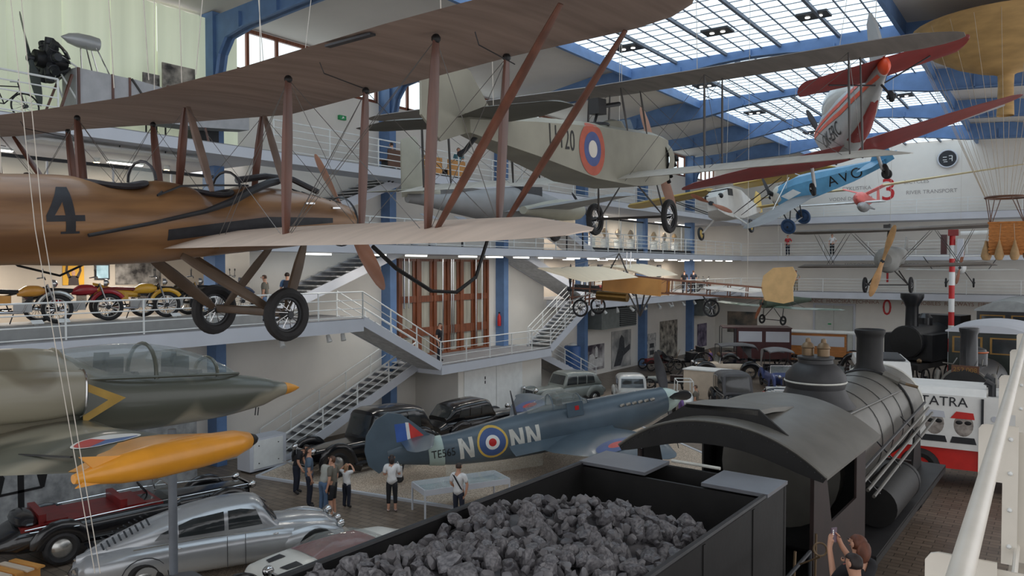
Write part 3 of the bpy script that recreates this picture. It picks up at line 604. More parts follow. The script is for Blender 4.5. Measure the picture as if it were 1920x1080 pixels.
for p, t, l in (((-.4, -2, 1.42), (-5.6, 13.5, 16.2), 'cable above the near wing of the biplane 11120'), ((.6, 0, 1.5), (-7.6, 14.6, 16.2), 'cable above the gun of the biplane 11120'), ((.6, 3, 1.5), (-10.6, 14.5, 16.2), 'cable above the far wing of the biplane 11120'), ((-4.2, 0, .5), (-7.4, 9.6, 16.2), 'cable above the tail of the biplane 11120')): hang(ab, p, t, l)
# ---------------------------------------------------------------- more hanging aircraft
def camo(name, a, b, c, scale=.5, rough=.4):
    m = bpy.data.materials.new(name); m.use_nodes = True; N = m.node_tree.nodes; L = m.node_tree.links; p = N['Principled BSDF']
    tc = N.new('ShaderNodeTexCoord'); nz = N.new('ShaderNodeTexNoise'); nz.inputs['Scale'].default_value = scale; nz.inputs['Detail'].default_value = 1.5; cr = N.new('ShaderNodeValToRGB'); e = cr.color_ramp.elements
    e[0].position = .47; e[0].color = (*srgb(a), 1); e[1].position = .5; e[1].color = (*srgb(b), 1); k = e.new(.62); k.color = (*srgb(b), 1); k = e.new(.64); k.color = (*srgb(c), 1)
    L.new(tc.outputs['Object'], nz.inputs['Vector']); L.new(nz.outputs[0], cr.inputs[0]); L.new(cr.outputs[0], p.inputs['Base Color']); p.inputs['Roughness'].default_value = rough; p.inputs['Coat Weight'].default_value = .2; return m
def planes_ready(): bpy.context.view_layer.update()
m_silver = mat('silver_paint', (176, 178, 178), .38, metal=.25, var=.08, scale=2); m_dkred = mat('dark_red_paint', (132, 44, 42), .4, var=.15, scale=2); m_orange = mat('signal_orange', (222, 84, 50), .4)
m_prop = mat('light_wood_blade', (186, 142, 92), .4, var=.15, scale=3, coat=.2); m_pdark = mat('dark_blade', (62, 62, 66), .4)
# silver and red trainer, tail towards the camera
z = thing('airplane', 'silver low-wing trainer with red wings hanging by the skylight', 'airplane', pose((-5.16, 23.3, 10.86), 113.4, 3.4, -14.6))
zf = body([(2.25, .12, .55, .28, 2), (2.0, .3, .66, .02, 2.2), (1.2, .4, .74, -.5, 2.4), (.2, .44, .8, -.72, 2.4), (-1.2, .42, .74, -.66, 2.4), (-2.8, .32, .62, -.36, 2.2), (-4.3, .18, .54, .02, 2), (-4.9, .11, .5, .14, 2)], 22).build('fuselage', m_silver, z)
MB().ball((-5.0, 0, .34), (.3, .12, .19), 12, 8).build('tail_cone', m_orange, z)
MB().ball((-.5, 0, .72), (1.35, .36, .42), 18, 10).build('canopy', mat('milky_canopy', (206, 208, 204), .2, var=.04), z)
M = frame((0, -2, 0), (1, 0, 0), (0, 0, 1))
for s in (-1, 1):
  for a in (.34, .12):
    mb = MB().add([V((p[0], s * 2, p[1])) for p in ((-4.8, a + .05), (-2, a), (1.9, a * .5 + .25), (1.9, a * .5 + .33), (-2, a + .12), (-4.8, a + .13))], [(0, 1, 4, 5), (1, 2, 3, 4)]); project(mb, zf, (0, -s, 0), .012, .2).build('red_stripe', m_orange, z)
mb = MB().add([V(p) for p in ((-3.7, .08, -2), (-3.7, -.08, -2), (-1.5, -.28, -2), (-1.5, .28, -2))], [(0, 1, 2, 3)]); project(mb, zf, (0, 0, 1), .014, .2).build('belly_patch', m_dkred, z)
for s in (-1, 1): mb = text_mb('OK-ERC', .55).xf(frame((-.6, s * 2, -.12), (-s, 0, 0), (0, 0, 1))); project(mb, zf, (0, -s, 0), .014, .15).build('registration', m_black, z)
wing(mirror([(0, .95, -.7, -1.1, -.56), (1.2, .95, -.66, -1.1, -.5), (3.4, .66, -.46, -.7, -.38), (4.3, .5, -.37, -.45, -.35)]), .12, 9, .35, .35).build('wing', m_dkred, z, 50)
for s in (-1, 1): MB().beam((.72, s * .6, -.6), (.5, s * 4.4, -.37), .12, .1).build('leading_edge', m_silver, z); MB().tube([(.5, s * .9, -.7), (.6, s * .95, -1.25)], .05, 8).build('gear_leg', m_silver, z); wheel(z, (.6, s * 1.02, -1.3), (0, 1, 0), .2, .06, m_tyre, m_dark, 8)
wing([(-1.7, -4.35, .33, -5.2, .45), (0, -4.0, .3, -5.25, .46), (1.7, -4.35, .33, -5.2, .45)], .07, 7, .12, .12).build('tailplane', m_dkred, z, 50)
MB().prism([(-4.1, .5), (-4.75, 1.42), (-5.1, 1.55), (-5.3, 1.2), (-5.25, .5)], frame((0, .03, 0), (1, 0, 0), (0, 0, 1)), .06).build('fin', m_silver, z); MB().prism([(-4.85, .85), (-4.65, 1.05), (-4.9, 1.25), (-5.1, 1.0)], frame((0, -.035, 0), (1, 0, 0), (0, 0, 1)), .005).build('fin_emblem', m_orange, z)
for s in (-1, 1): MB().tube([(-4.4, s * .1, .1), (-4.6, s * 1.1, .36)], .018, 6).build('tail_brace', m_dark, z)
MB().tube([(-4.5, 0, .05), (-4.85, 0, -.28)], .03, 6).build('tail_wheel_leg', m_dark, z); wheel(z, (-4.9, 0, -.34), (0, 1, 0), .13, .05, m_tyre, m_dark, 6)
propeller(z, (2.4, 0, .42), (1, 0, 0), 1.0, 12, m_pdark, .18)
# blue low-wing monoplane
m_lblue = mat('sky_blue_paint', (92, 150, 186), .4, var=.12, scale=2); m_grey_u = mat('grey_underside', (128, 128, 128), .6, var=.12, scale=1.5)
a = thing('airplane', 'sky blue low-wing monoplane lettered AVO with solid blue wheels', 'airplane', pose((-9.15, 35.28, 10.52), 163, 11.4, -21.1))
secs = [(1.45, .34, .36, -.3), (1.1, .45, .52, -.4), (.3, .5, .64, -.42), (-.6, .46, .58, -.4), (-2.2, .3, .38, -.26), (-3.5, .1, .24, -.04)]
af = MB().loft([[V((x, -w_, zb)), V((x, w_, zb)), V((x, w_, zt * .6)), V((x, w_ * .5, zt)), V((x, -w_ * .5, zt)), V((x, -w_, zt * .6))] for x, w_, zt, zb in secs]).build('fuselage', m_lblue, a, 20)
MB().lathe([(.14, .36), (.3, .22), (.44, 0), (.46, -.3)], 16, pose((1.45, 0, .06), 0, 90, 0)).build('engine_cowling', mat('cream_cowling', (216, 212, 200), .35, metal=.2), a)
for s in (-1, 1): MB().tube([(1.55, s * .25, .2), (1.55, s * .52, .42)], .1, 8).build('engine_cylinder', m_black, a)
wing(mirror([(0, 1.15, -.3, -.6, -.34), (4.0, 1.1, -.22, -.5, -.26)]), .1, 9, .5, .5).build('wing', m_grey_u, a, 50)
wing(mirror([(0, -2.7, .22, -3.6, .22), (1.3, -2.9, .22, -3.55, .22)]), .06, 7, .15, .15).build('tailplane', m_lblue, a, 50)
MB().prism([(-2.9, .2), (-3.3, .75), (-3.8, .7), (-3.9, .1), (-3.5, 0)], frame((0, .02, 0), (1, 0, 0), (0, 0, 1)), .04).build('rudder', m_lblue, a)
M = frame((-1.9, 2, .02), (-1, 0, 0), (0, 0, 1))
for k, c in enumerate('AVO'): project(text_mb(c, .62).xf(M @ Matrix.Translation((-.55 + k * .52, 0, 0))), af, (0, -1, 0), .01, .2).build('code_letter', m_black, a)
mb = MB().add([M @ V(p) for p in ((-3.0, .05, 0), (-2.3, .2, 0), (-2.0, -.05, 0), (-2.7, -.2, 0))], [(0, 1, 2, 3)]); project(mb, af, (0, -1, 0), .01, .2).build('white_patch', m_white, a)
m_navy = mat('navy_paint', (44, 74, 112), .4, var=.1)
for s in (-1, 1):
    wheel(a, (1.15, s * .72, -1.3), (0, 1, 0), .36, .06, m_navy, m_navy, disc=True)
    MB().tube([(.8, s * .36, -.3), (1.15, s * .6, -1.3)], .03, 6).build('gear_leg', m_dark, a); MB().tube([(1.4, s * .36, -.3), (1.15, s * .6, -1.3)], .03, 6).build('gear_leg', m_dark, a)
MB().tube([(1.15, -.7, -1.3), (1.15, .7, -1.3)], .03, 6).build('axle', m_silver, a); wheel(a, (-3.4, 0, -.4), (0, 1, 0), .22, .07, m_tyre, m_dark, 6, 'tail_wheel')
MB().tube([(-3.3, 0, -.05), (-3.4, 0, -.4)], .03, 6).build('tail_leg', m_dark, a)
for s in (-1, 1): MB().tube([(.7, s * 2.4, -.28), (.5, s * .3, .75)], .018, 6).build('brace', m_white, a)
propeller(a, (1.86, 0, .1), (1, 0, 0), 1.05, 6, m_pdark, .17)
# white monoplane with a yellow wing
pl, pr = at(1520, 325, 37.5), at(1207, 386, 42.8); yv = (pl - pr).normalized(); xv = yv.cross(V((0, 0, 1))).normalized()
m_yel = mat('ochre_yellow_paint', (206, 176, 96), .5, var=.1, scale=2)
y = thing('airplane', 'white high-wing monoplane with an ochre yellow wing and wheels', 'airplane', frame(pl.lerp(pr, .46) - V((0, 0, .88)), xv, yv) @ Matrix.Diagonal((1.18, 1.18, 1.18, 1)))
wing([(-4.4, .8, .78, -.7, .72), (-.6, .8, .78, -.7, .72)], .12, 9, .3, False).build('wing', m_yel, y, 50); wing([(.6, .8, .78, -.7, .72), (4.4, .8, .78, -.7, .72)], .12, 9, False, .3).build('wing', m_yel, y, 50)
m_offw = mat('off_white_fabric', (206, 204, 198), .55, var=.06)
MB().loft([[V((x, -w_, zb)), V((x, w_, zb)), V((x, w_, zt)), V((x, -w_, zt))] for x, w_, zt, zb in ((1.9, .22, .25, -.3), (1.5, .38, .42, -.5), (.6, .44, .75, -.62), (-.7, .42, .7, -.55), (-2.6, .25, .35, -.25), (-4.2, .08, .2, 0))]).build('fuselage', m_offw, y, 20)
MB().box((.75, 0, .5), (.5, .9, .3)).build('cabin_window', m_dark, y)
for s in (-1, 1):
    for x in (.55, -.4): strut((x, s * 2.6, .74), (x + .1, s * .42, -.45), .04, .09).build('wing_strut', m_dst, y)
    MB().tube([(.6, s * .4, -.5), (.7, s * 1.05, -1.05)], .04, 6).build('gear_leg', m_offw, y); wheel(y, (.7, s * 1.12, -1.08), (0, 1, 0), .3, .06, m_dark, m_yel, disc=True)
    MB().ball((1.6, s * .3, .3), (.14, .12, .12), 8, 6).build('engine_cylinder', m_black, y)
MB().prism([(-3.4, .2), (-4.0, 1.0), (-4.6, .9), (-4.6, 0), (-4.2, -.05)], frame((0, .02, 0), (1, 0, 0), (0, 0, 1)), .04).build('rudder', m_yel, y); wing(mirror([(0, -3.2, .15, -4.3, .15), (1.4, -3.5, .15, -4.2, .15)]), .06, 7, .2, .2).build('tailplane', m_yel, y, 50)
propeller(y, (2.0, 0, 0), (1, 0, 0), 1.0, -58, mat('red_brown_blade', (148, 92, 66), .4), .2)
# red glider with gull wings and a white glider behind it, far end of the hall
m_gred = mat('coral_paint', (222, 112, 104), .45, var=.08); m_gyel = mat('pale_yellow_fabric', (222, 204, 158), .6)
c = at(1622, 374, 54); g = thing('glider', 'coral red gull-winged glider seen head-on by the far wall', 'glider', pose(c, 268, 0, 4))
body([(2.4, .05, .1, -.1, 2), (2.0, .32, .3, -.42, 2), (1.2, .42, .45, -.6, 2), (0, .36, .4, -.5, 2), (-2, .18, .25, -.12, 2), (-4.2, .08, .2, .05, 2)], 16, 3).build('fuselage', m_gred, g)
for s in (-1, 1): wing([(0, .6, .3, -.5, .3), (s * 1.3, .6, .8, -.5, .8)], .13, 7, False, False).build('inner_wing', m_gred, g, 50); wing([(s * 1.3, .6, .8, -.5, .8), (s * 9.2, .25, 1.05, -.2, 1.05)], .12, 7, False, .3).build('outer_wing', m_gyel, g, 50)
MB().prism([(-3.6, .1), (-3.9, 1.1), (-4.6, 1.1), (-4.5, .1)], frame((0, .02, 0), (1, 0, 0), (0, 0, 1)), .04).build('rudder', m_gred, g)
c = at(1622, 388, 53); g2 = thing('glider', 'slim white glider hanging below the coral red one', 'glider', pose(c, 272, 0, 1.5))
body([(2.0, .05, 0, -.1, 2), (1.5, .28, .22, -.32, 2), (.4, .32, .3, -.4, 2), (-1.6, .14, .2, -.05, 2), (-4, .06, .15, .05, 2)], 14, 3).build('fuselage', mat('grey_pod', (150, 150, 150), .5), g2)
wing([(-8.6, .3, .34, -.2, .34), (0, .6, .28, -.5, .28), (1.0, .6, .28, -.5, .28)], .13, 7, .3, .3).build('wing', m_white, g2, 50)
# grey biplane with a tall light wooden propeller, facing the camera
m_dgrey = mat('pewter_fabric', (142, 142, 138), .6, var=.12, scale=1.5); m_tgrey = mat('brown_grey_fabric', (120, 112, 104), .7, var=.1, scale=2)
b3 = thing('biplane', 'grey biplane facing the camera with a tall light wooden propeller', 'airplane', pose((-6.63, 40.59, 7.56), 270, 1, .8))
body([(1.75, .3, .12, -.5, 2), (1.5, .52, .38, -.72, 2), (.8, .56, .45, -.8, 2), (-.6, .5, .45, -.65, 2), (-2.6, .28, .38, -.2, 2), (-4.4, .08, .3, .1, 2)], 20, 3).build('fuselage', m_dgrey, b3)
for zz, hs in ((1.17, 4.2), (-.56, 3.9)): wing(mirror([(0, 1.0, zz + .05, -.55, zz), (hs, .95, zz + .12, -.6, zz + .02)]), .11, 9, .4, .4).build('upper_wing' if zz > 0 else 'lower_wing', m_tgrey, b3, 50)
for s in (-1, 1):
    for x in (.6, -.25):
        for ya, yb in ((1.7, .5), (1.9, 2.9), (3.4, 2.6)): strut((x, s * ya, 1.15), (x, s * yb, -.5 if yb > 1 else -.2), .03, .06).build('interplane_strut', m_dst, b3)
    MB().tube([(.6, s * .4, -.7), (1.05, s * .85, -1.32)], .03, 6).build('gear_leg', m_dst, b3); MB().tube([(1.4, s * .35, -.7), (1.1, s * .85, -1.32)], .03, 6).build('gear_leg', m_dst, b3); wheel(b3, (1.1, s * .98, -1.35), (0, 1, 0), .38, .07, m_tyre, m_dark, 10)
MB().tube([(1.1, -.95, -1.35), (1.1, .95, -1.35)], .03, 6).build('axle', m_dst, b3); MB().box((.5, -.1, 1.35), (.3, .3, .3)).tube([(.9, 0, .9), (.5, 0, 1.5)], .06, 6).build('header_tank', m_dst, b3)
propeller(b3, (1.98, -.06, -.22), (1, 0, 0), 1.72, 18, m_prop, .36, w0=.7); MB().prism([(-3.7, .3), (-4.2, 1.0), (-4.8, .9), (-4.9, .2)], frame((0, .02, 0), (1, 0, 0), (0, 0, 1)), .04).build('rudder', m_dgrey, b3); wing(mirror([(0, -3.6, .3, -4.6, .3), (1.4, -3.9, .3, -4.5, .3)]), .05, 7, .2, .2).build('tailplane', m_tgrey, b3, 50)
# small far biplane right of the signal mast
b4 = thing('biplane', 'small distant white-winged biplane right of the red and white mast', 'airplane', pose(at(1800, 502, 52), 275, 0, 0))
body([(1.5, .2, .2, -.2, 2), (1.0, .36, .4, -.4, 2), (-.5, .36, .42, -.4, 2), (-3.6, .06, .2, .0, 2)], 14, 3).build('fuselage', m_white, b4)
for zz in (.75, -.2): wing(mirror([(0, .7, zz, -.6, zz), (3.4 if zz > 0 else 3.1, .7, zz + .05, -.6, zz + .05)]), .08, 7, .3, .3).build('upper_wing' if zz > 0 else 'lower_wing', m_offw, b4, 50)
for s in (-1, 1):
    for x in (.4, -.3): strut((x, s * 2.2, .78), (x, s * 1.6, -.18), .04, .08).build('interplane_strut', m_dst, b4)
    MB().tube([(.6, s * .3, -.3), (.7, s * .75, -1.0)], .03, 6).build('gear_leg', m_dst, b4); wheel(b4, (.7, s * .8, -1.0), (0, 1, 0), .32, .06, m_tyre, m_dark, 8)
propeller(b4, (1.6, 0, 0), (1, 0, 0), 1.1, 10, MATS['red_brown_blade'], .22)
# early monoplane with cream wings and open fuselage
m_lin = mat('cream_linen', (244, 226, 196), .75, var=.06, scale=3, stretch=(1, 8, 1)); m_tan = mat('tan_ply', (204, 146, 78), .5, var=.12, scale=1.5); m_spar = mat('red_brown_spar', (128, 84, 62), .5)
e_ = thing('airplane', 'pioneer monoplane with cream wings, tan body box and open lattice tail', 'airplane', pose((-12.9, 24.92, 6.57), 182, -3.6, -1.1))
for s in (-1, 1):
    wing([(s * .45, 1.15, .4, -.82, .16), (s * 3.2, 1.2, .42, -.7, .12), (s * 3.95, 1.22, .43, -.55, .1)], .05, 9, False, .08).build('wing', m_lin, e_, 50)
    for z_ in (.18, -.42): MB().beam((1.9, s * .4, z_), (-5.0, s * .08, z_ * .6), .045).build('longeron', m_spar, e_)
for x in (-1.8, -2.5, -3.2, -3.9, -4.5):
    h = lerp(.4, .08, (1.9 - x) / 6.9)
    for s in (-1, 1): MB().beam((x, s * h, .14), (x, s * h, -.3), .03).build('upright', m_spar, e_); wire(e_, (x, s * h, .14), (x + .7, s * h * 1.15, -.33), .006)
    MB().beam((x, -h, .12), (x, h, .12), .03).build('cross_member', m_spar, e_)
for s in (-1, 1): MB().prism([(.6, .2), (-1.65, .14), (-1.65, -.44), (.6, -.42)], frame((0, s * .385, 0), (1, 0, 0), (0, 0, 1)), .03).build('body_panel', m_tan, e_)
MB().beam((-1.55, .4, -.15), (-1.55, -.4, -.15), .04, .55).build('bulkhead', m_tan, e_)
MB().tube([(.9, .15, -.62), (-.3, .15, -.6)], .17, 12).build('fuel_tank', mat('brass', (134, 104, 58), .3, metal=.8), e_)
for k in range(3): MB().tube([(1.2 + .22 * k, 0, -.35), (1.2 + .22 * k, 0, .2)], .08, 8).build('engine_cylinder', m_chrome, e_)
MB().box((1.45, 0, -.42), (.9, .3, .25)).build('crankcase', m_dark, e_)
for x in (1.75, 1.05):
    for s in (-1, 1): MB().beam((x, s * .5, .35), (x, s * .5, -1.0), .045).build('chassis_post', m_spar, e_)
    MB().beam((x, -.75, -.75), (x, .75, -.75), .05).build('chassis_bar', m_spar, e_)
for s in (-1, 1):
    MB().beam((1.8, s * .5, -.9), (.9, s * .66, -.5), .04).build('chassis_brace', m_chrome, e_); wheel(e_, (1.3, s * .7, -1.1), (0, 1, 0), .33, .035, m_black, m_dark, 18)
    MB().beam((-.4, s * .3, -.45), (-.75, 0, -1.25), .045).build('skid_leg', m_dst, e_); MB().beam((-1.0, s * .3, -.45), (-.75, 0, -1.25), .045).build('skid_leg', m_dst, e_)
    wing([(0, -3.0, -.02, -4.6, -.1), (s * 1.1, -3.5, .0, -5.0, -.02)], .04, 7, False, .08).build('tailplane', mat('white_linen', (226, 218, 206), .75), e_, 50)
wheel(e_, (-3.34, 0, -.72), (0, 1, 0), .3, .03, m_black, m_dark, 12); MB().beam((-3.0, 0, -.3), (-3.34, 0, -.72), .04).build('tail_leg', m_dark, e_)
MB().loft([[V((x, t * k, zz + k2)) for x, zz, k2 in ((-5.0, .5, 0), (-5.3, .78, 0), (-5.9, .85, 0), (-6.05, .6, 0), (-5.95, .2, 0), (-6.0, -.25, 0), (-5.7, -.35, 0), (-5.1, -.3, 0), (-4.95, .1, 0))] for t, k in ((.02, 1), (.02, -1))]).build('rudder', mat('tan_linen', (214, 176, 122), .7, var=.08, scale=4), e_)
for y_ in (-.9, -.55): MB().tube([(.15, y_, 1.0), (.15, y_, .4)], .02, 5).build('pylon_pole', m_chrome, e_)
MB().tube([(.6, 0, .2), (.2, 0, .95)], .025, 6).tube([(-.2, 0, .2), (.2, 0, .95)], .025, 6).build('pylon', m_dst, e_)
for s in (-1, 1):
    for yy in (1.8, 3.3): wire(e_, (.2, 0, .95), (.8, s * yy, .42), .006); wire(e_, (.9, 0, -.9), (.8, s * yy, .38), .006)
propeller(e_, (2.15, 0, -.5), (1, 0, 0), .95, 3, m_black, .14)
# dark green monoplane low by the far wall
gm = thing('airplane', 'dark green monoplane facing the camera below the tan rudder', 'airplane', pose(at(1458, 568, 51), 250, 0, -1))
body([(1.5, .3, .35, -.3, 2.4), (.9, .42, .55, -.3, 2.6), (-.6, .4, .5, -.28, 2.6), (-3.6, .1, .25, 0, 2.4)], 16, 3).build('fuselage', mat('dark_green_fabric', (74, 86, 72), .6), gm)
wing(mirror([(0, .9, -.25, -.6, -.28), (2.2, .85, -.28, -.6, -.3), (4.5, .7, -.18, -.5, -.2)]), .09, 7, .3, .3).build('wing', camo('green_camo', (96, 112, 96), (150, 158, 150), (188, 180, 160), .5, .6), gm, 50)
for s in (-1, 1):
    for ya in (1.5, 2.4): strut((.3, s * ya, -.22), (.2, s * .4, .5), .03, .06).build('brace', m_dst, gm)
    for x in (.9, -.1): MB().tube([(x, s * .4, -.3), (.5, s * .75, -1.05)], .025, 6).build('gear_leg', m_dst, gm)
    wheel(gm, (.5, s * .82, -1.1), (0, 1, 0), .32, .06, m_tyre, m_dark, 8)
MB().tube([(.5, -.8, -1.1), (.5, .8, -1.1)], .03, 6).build('axle', m_dst, gm); propeller(gm, (1.65, 0, .0), (1, 0, 0), 1.15, 25, MATS['red_brown_blade'], .2)
# grey twin-engined aircraft behind the near biplane
tw = thing('airplane', 'plain grey twin-engined aircraft half hidden behind the near wing struts', 'airplane', pose(at(945, 388, 25.5), 84, -3, 2))
body([(3.4, .1, .1, -.2, 2), (2.6, .45, .35, -.5, 2.2), (1.2, .6, .62, -.62, 2.4), (-.4, .58, .62, -.5, 2.4), (-2.4, .3, .4, -.2, 2.2), (-4.2, .12, .36, .1, 2)], 20, 4).build('fuselage', m_grey_u, tw)
wing(mirror([(0, 1.6, -.2, -.6, -.2), (1.2, 1.5, -.15, -.6, -.15), (4.4, .9, .28, -.3, .22)]), .12, 9, .5, .5).build('wing', m_grey_u, tw, 50)
for s in (-1, 1):
    body([(2.6, .1, .0, -.3, 2), (2.2, .36, .2, -.45, 2), (1.0, .38, .22, -.45, 2), (-.6, .16, .0, -.25, 2)], 14, 3).xf(Matrix.Translation((0, s * 1.35, 0))).build('engine_nacelle', m_gg, tw)
    MB().tube([(.9, s * 1.35, -.3), (.9, s * 1.35, -.85)], .06, 8).build('gear_leg', m_silver, tw); wheel(tw, (.9, s * 1.45, -.9), (0, 1, 0), .26, .09, m_tyre, m_dark, 6); propeller(tw, (2.65, s * 1.35, -.15), (1, 0, 0), .85, 40, m_pdark, .14)
body([(-2.9, .04, .5, .3, 2), (-3.4, .06, .75, .3, 2), (-3.75, .08, 1.9, .3, 2), (-4.0, .08, 2.0, .3, 2), (-4.4, .03, 1.9, .25, 2)], 10, 3).build('fin', m_gg, tw)
MB().box((.9, 0, .5), (1.0, 1.0, .34)).build('cabin_glass', m_dark, tw); text('S', .7, frame((.4, 2.6, -.16), (0, -1, 0), (-1, 0, 0)), m_dkred, tw, 'wing_letter'); wing(mirror([(0, -3.6, .45, -4.5, .45), (1.6, -3.9, .45, -4.4, .45)]), .07, 7, .2, .2).build('tailplane', m_gg, tw, 50)
# ---------------------------------------------------------------- gas balloon: envelope mouth, neck, lines, load ring, wicker basket
bc = at(1886, 150, 27); m_env = mat('ochre_balloon_cloth', (176, 142, 90), .7, var=.16, scale=1.2, stretch=(1, 1, 4))
bl = thing('balloon', 'ochre cloth balloon envelope with a narrow hanging neck', 'balloon', base=bc)
MB().lathe([(2.98, 1.6), (2.9, 1.4), (2.7, 1.1), (2.3, .75), (1.6, .35), (.9, .08), (.4, -.05), (.24, -.14)], 32, Matrix.Translation(bc + V((0, 0, .3))), cap=False).build('envelope', m_env, bl)
MB().lathe([(.26, .2), (.24, -.3), (.25, -.8), (.27, -1.35)], 18, Matrix.Translation(bc + V((0, 0, .1))), cap=False).build('neck', m_env, bl)
ring = at(1886, 370, 27); rp = []
m_rope = mat('hemp_rope', (176, 160, 138), .8); m_bamboo = mat('dark_wood_ring', (96, 64, 46), .5)
MB().torus(ring, (0, 0, 1), .62, .045, 24, 6).build('load_ring', m_bamboo, bl)
for k in range(24):
    t = 2 * PI * k / 24; d = V((math.cos(t), math.sin(t), 0)); MB().tube([ring + d * .62, bc + V((0, 0, 1.75)) + d * 2.95], .008, 4, False).build('net_line', m_rope, bl, 0)
bk = at(1888, 478, 27); m_wick = mat('wicker', (176, 112, 54), .7, var=.25, scale=9, stretch=(1, 1, 5), bump=.3, bscale=40)
bs = thing('balloon_basket', 'brown wicker balloon basket with sandbags hanging round it', 'basket', base=bk)
def bsec(k, z): return [bk + V((.52 * k * (1 if i in (1, 2) else -1), .42 * k * (1 if i > 1 else -1), z)) for i in range(4)]
MB().loft([bsec(.92, 0), bsec(1, .3), bsec(1, 1.1)], True).build('wicker_body', m_wick, bs, 0)
for j in range(9): MB().loft([bsec(1.02, .06 + j * .12), bsec(1.03, .1 + j * .12), bsec(1.02, .14 + j * .12)], False).build('wicker_band', m_wick, bs, 0)
MB().tube(bsec(1.03, 1.12) + [bsec(1.03, 1.12)[0]], .04, 6).build('rim', m_wick, bs)
for k in range(8):
    t = 2 * PI * k / 8; p = bk + V((.5 * math.copysign(1, math.cos(t + .3)), .4 * math.copysign(1, math.sin(t + .3)), 1.1)); MB().tube([p, ring + V((math.cos(t + .3), math.sin(t + .3), 0)) * .62], .016, 5).build('basket_rope', m_bamboo, bs)
m_bag = mat('canvas_sandbag', (166, 134, 94), .8, var=.15, scale=5)
for k, (dx, dy) in enumerate(((-.62, -.3), (-.2, -.55), (.25, -.55), (.62, -.2), (.6, .35), (-.62, .3))):
    MB().lathe([(.03, .62), (.05, .5), (.11, .3), (.15, .08), (.1, -.05), (.02, -.07)], 10, Matrix.Translation(bk + V((dx, dy, -.12)))).build('sandbag', m_bag, bs); MB().tube([bk + V((dx, dy, .5)), bk + V((dx * .85, dy * .8, 1.1))], .008, 4).build('bag_cord', m_rope, bs)
# more suspension cables
planes_ready()
for o, p, t, l in ((z, (.3, 0, .9), (-4.9, 23.6, 16.2), 'cable above the canopy of the silver and red trainer'), (z, (-4.3, 0, .6), (-3.4, 19.2, 16.2), 'cable above the tail of the silver and red trainer'), (a, (.4, 1, .4), (-9.4, 34.6, 16.2), 'cable above the blue monoplane'), (b3, (.4, 0, 1.6), (-6.6, 40.2, 16.2), 'cable above the grey biplane with the wooden propeller'), (y, (0, 0, .85), tuple(pl.lerp(pr, .46) + V((0, 0, 6))), 'cable above the yellow-winged monoplane'), (e_, (.2, 0, .95), (-13.1, 25, 16.2), 'cable above the cream-winged pioneer monoplane'), (e_, (-4.5, 0, .2), (-8.4, 25.1, 16.2), 'cable above the tail of the cream-winged monoplane'), (gm, (0, 0, .5), tuple(at(1458, 568, 51) + V((0, 0, 11))), 'cable above the dark green monoplane'), (g, (0, 0, .4), tuple(at(1622, 374, 54) + V((0, 0, 4.2))), 'cable above the coral red glider'), (g2, (.3, 1, .3), tuple(at(1622, 388, 53) + V((.6, 0, 4.5))), 'cable above the slim white glider'), (b4, (0, 0, .75), tuple(at(1800, 502, 52) + V((0, 0, 9))), 'cable above the small distant biplane'), (tw, (0, 0, .6), tuple(at(945, 388, 25.5) + V((0, 0, 7))), 'cable above the grey twin-engined aircraft')): hang(o, p, t, l, .008)
# ================================================================ JET TRAINER ON THE LEFT
m_camo = camo('jet_camouflage', (86, 88, 78), (150, 144, 126), (124, 116, 98), .42, .32); m_jyel = mat('tank_yellow', (224, 152, 48), .35, var=.12, scale=2, coat=.3)
m_canopy = mat('canopy_glass', (150, 160, 158), .06, var=.1, alpha=.38, coat=.6)
j = thing('jet_airplane', 'camouflaged two-seat jet trainer with an orange nose and tip tank', 'airplane', pose((-13.29, 10.71, 4.47), 93.1, 4.8, -5.1))
jf = body([(-.42, .13, .12, -.15, 2), (-1.0, .28, .24, -.33, 2.1), (-1.95, .4, .36, -.48, 2.2), (-3.2, .46, .42, -.56, 2.3), (-4.4, .5, .5, -.6, 2.3), (-5.2, .52, .84, -.62, 2.2), (-6.5, .55, .8, -.62, 2.2), (-8.5, .5, .66, -.5, 2.2), (-11, .32, .5, -.25, 2), (-12.2, .22, .42, -.1, 2)], 26).build('fuselage', m_camo, j)
MB().lathe([(.14, 0), (.115, .14), (.07, .3), (.012, .44)], 20, pose((-.44, 0, -.015), 0, 90, 0)).build('nose_cone', m_jyel, j)
prof = [(-1.65, .1, .36), (-2.0, .3, .54), (-2.5, .38, .74), (-3.0, .42, .87), (-3.5, .44, .93), (-4.1, .44, .93), (-4.7, .42, .88), (-5.15, .4, .82)]
MB().loft([[V((x, w_ * math.cos(t), .3 + (h - .3) * max(0, math.sin(t)) ** .8)) for t in [PI * k / 14 for k in range(15)]] for x, w_, h in prof], False, closed=False).build('canopy', m_canopy, j)
for x, w_, h in ((-2.3, .35, .67), (-3.6, .44, .935), (-5.12, .4, .83)): MB().tube([(x, w_ * math.cos(t), .3 + (h - .3) * math.sin(t) ** .8) for t in [PI * k / 12 for k in range(13)]], .035, 6).build('canopy_frame', m_camo, j)
for s in (-1, 1): MB().tube([(x, s * (w_ + .01), .34) for x, w_, h in prof], .03, 6).build('canopy_sill', m_camo, j)
for x in (-2.95, -4.2): MB().box((x, 0, .5), (.3, .4, .4)).box((x - .12, 0, .68), (.12, .26, .2)).build('ejection_seat', m_black, j); MB().tube([(x + .35, -.25, .4), (x + .35, .25, .4)], .05, 6).build('instrument_panel', m_dark, j)
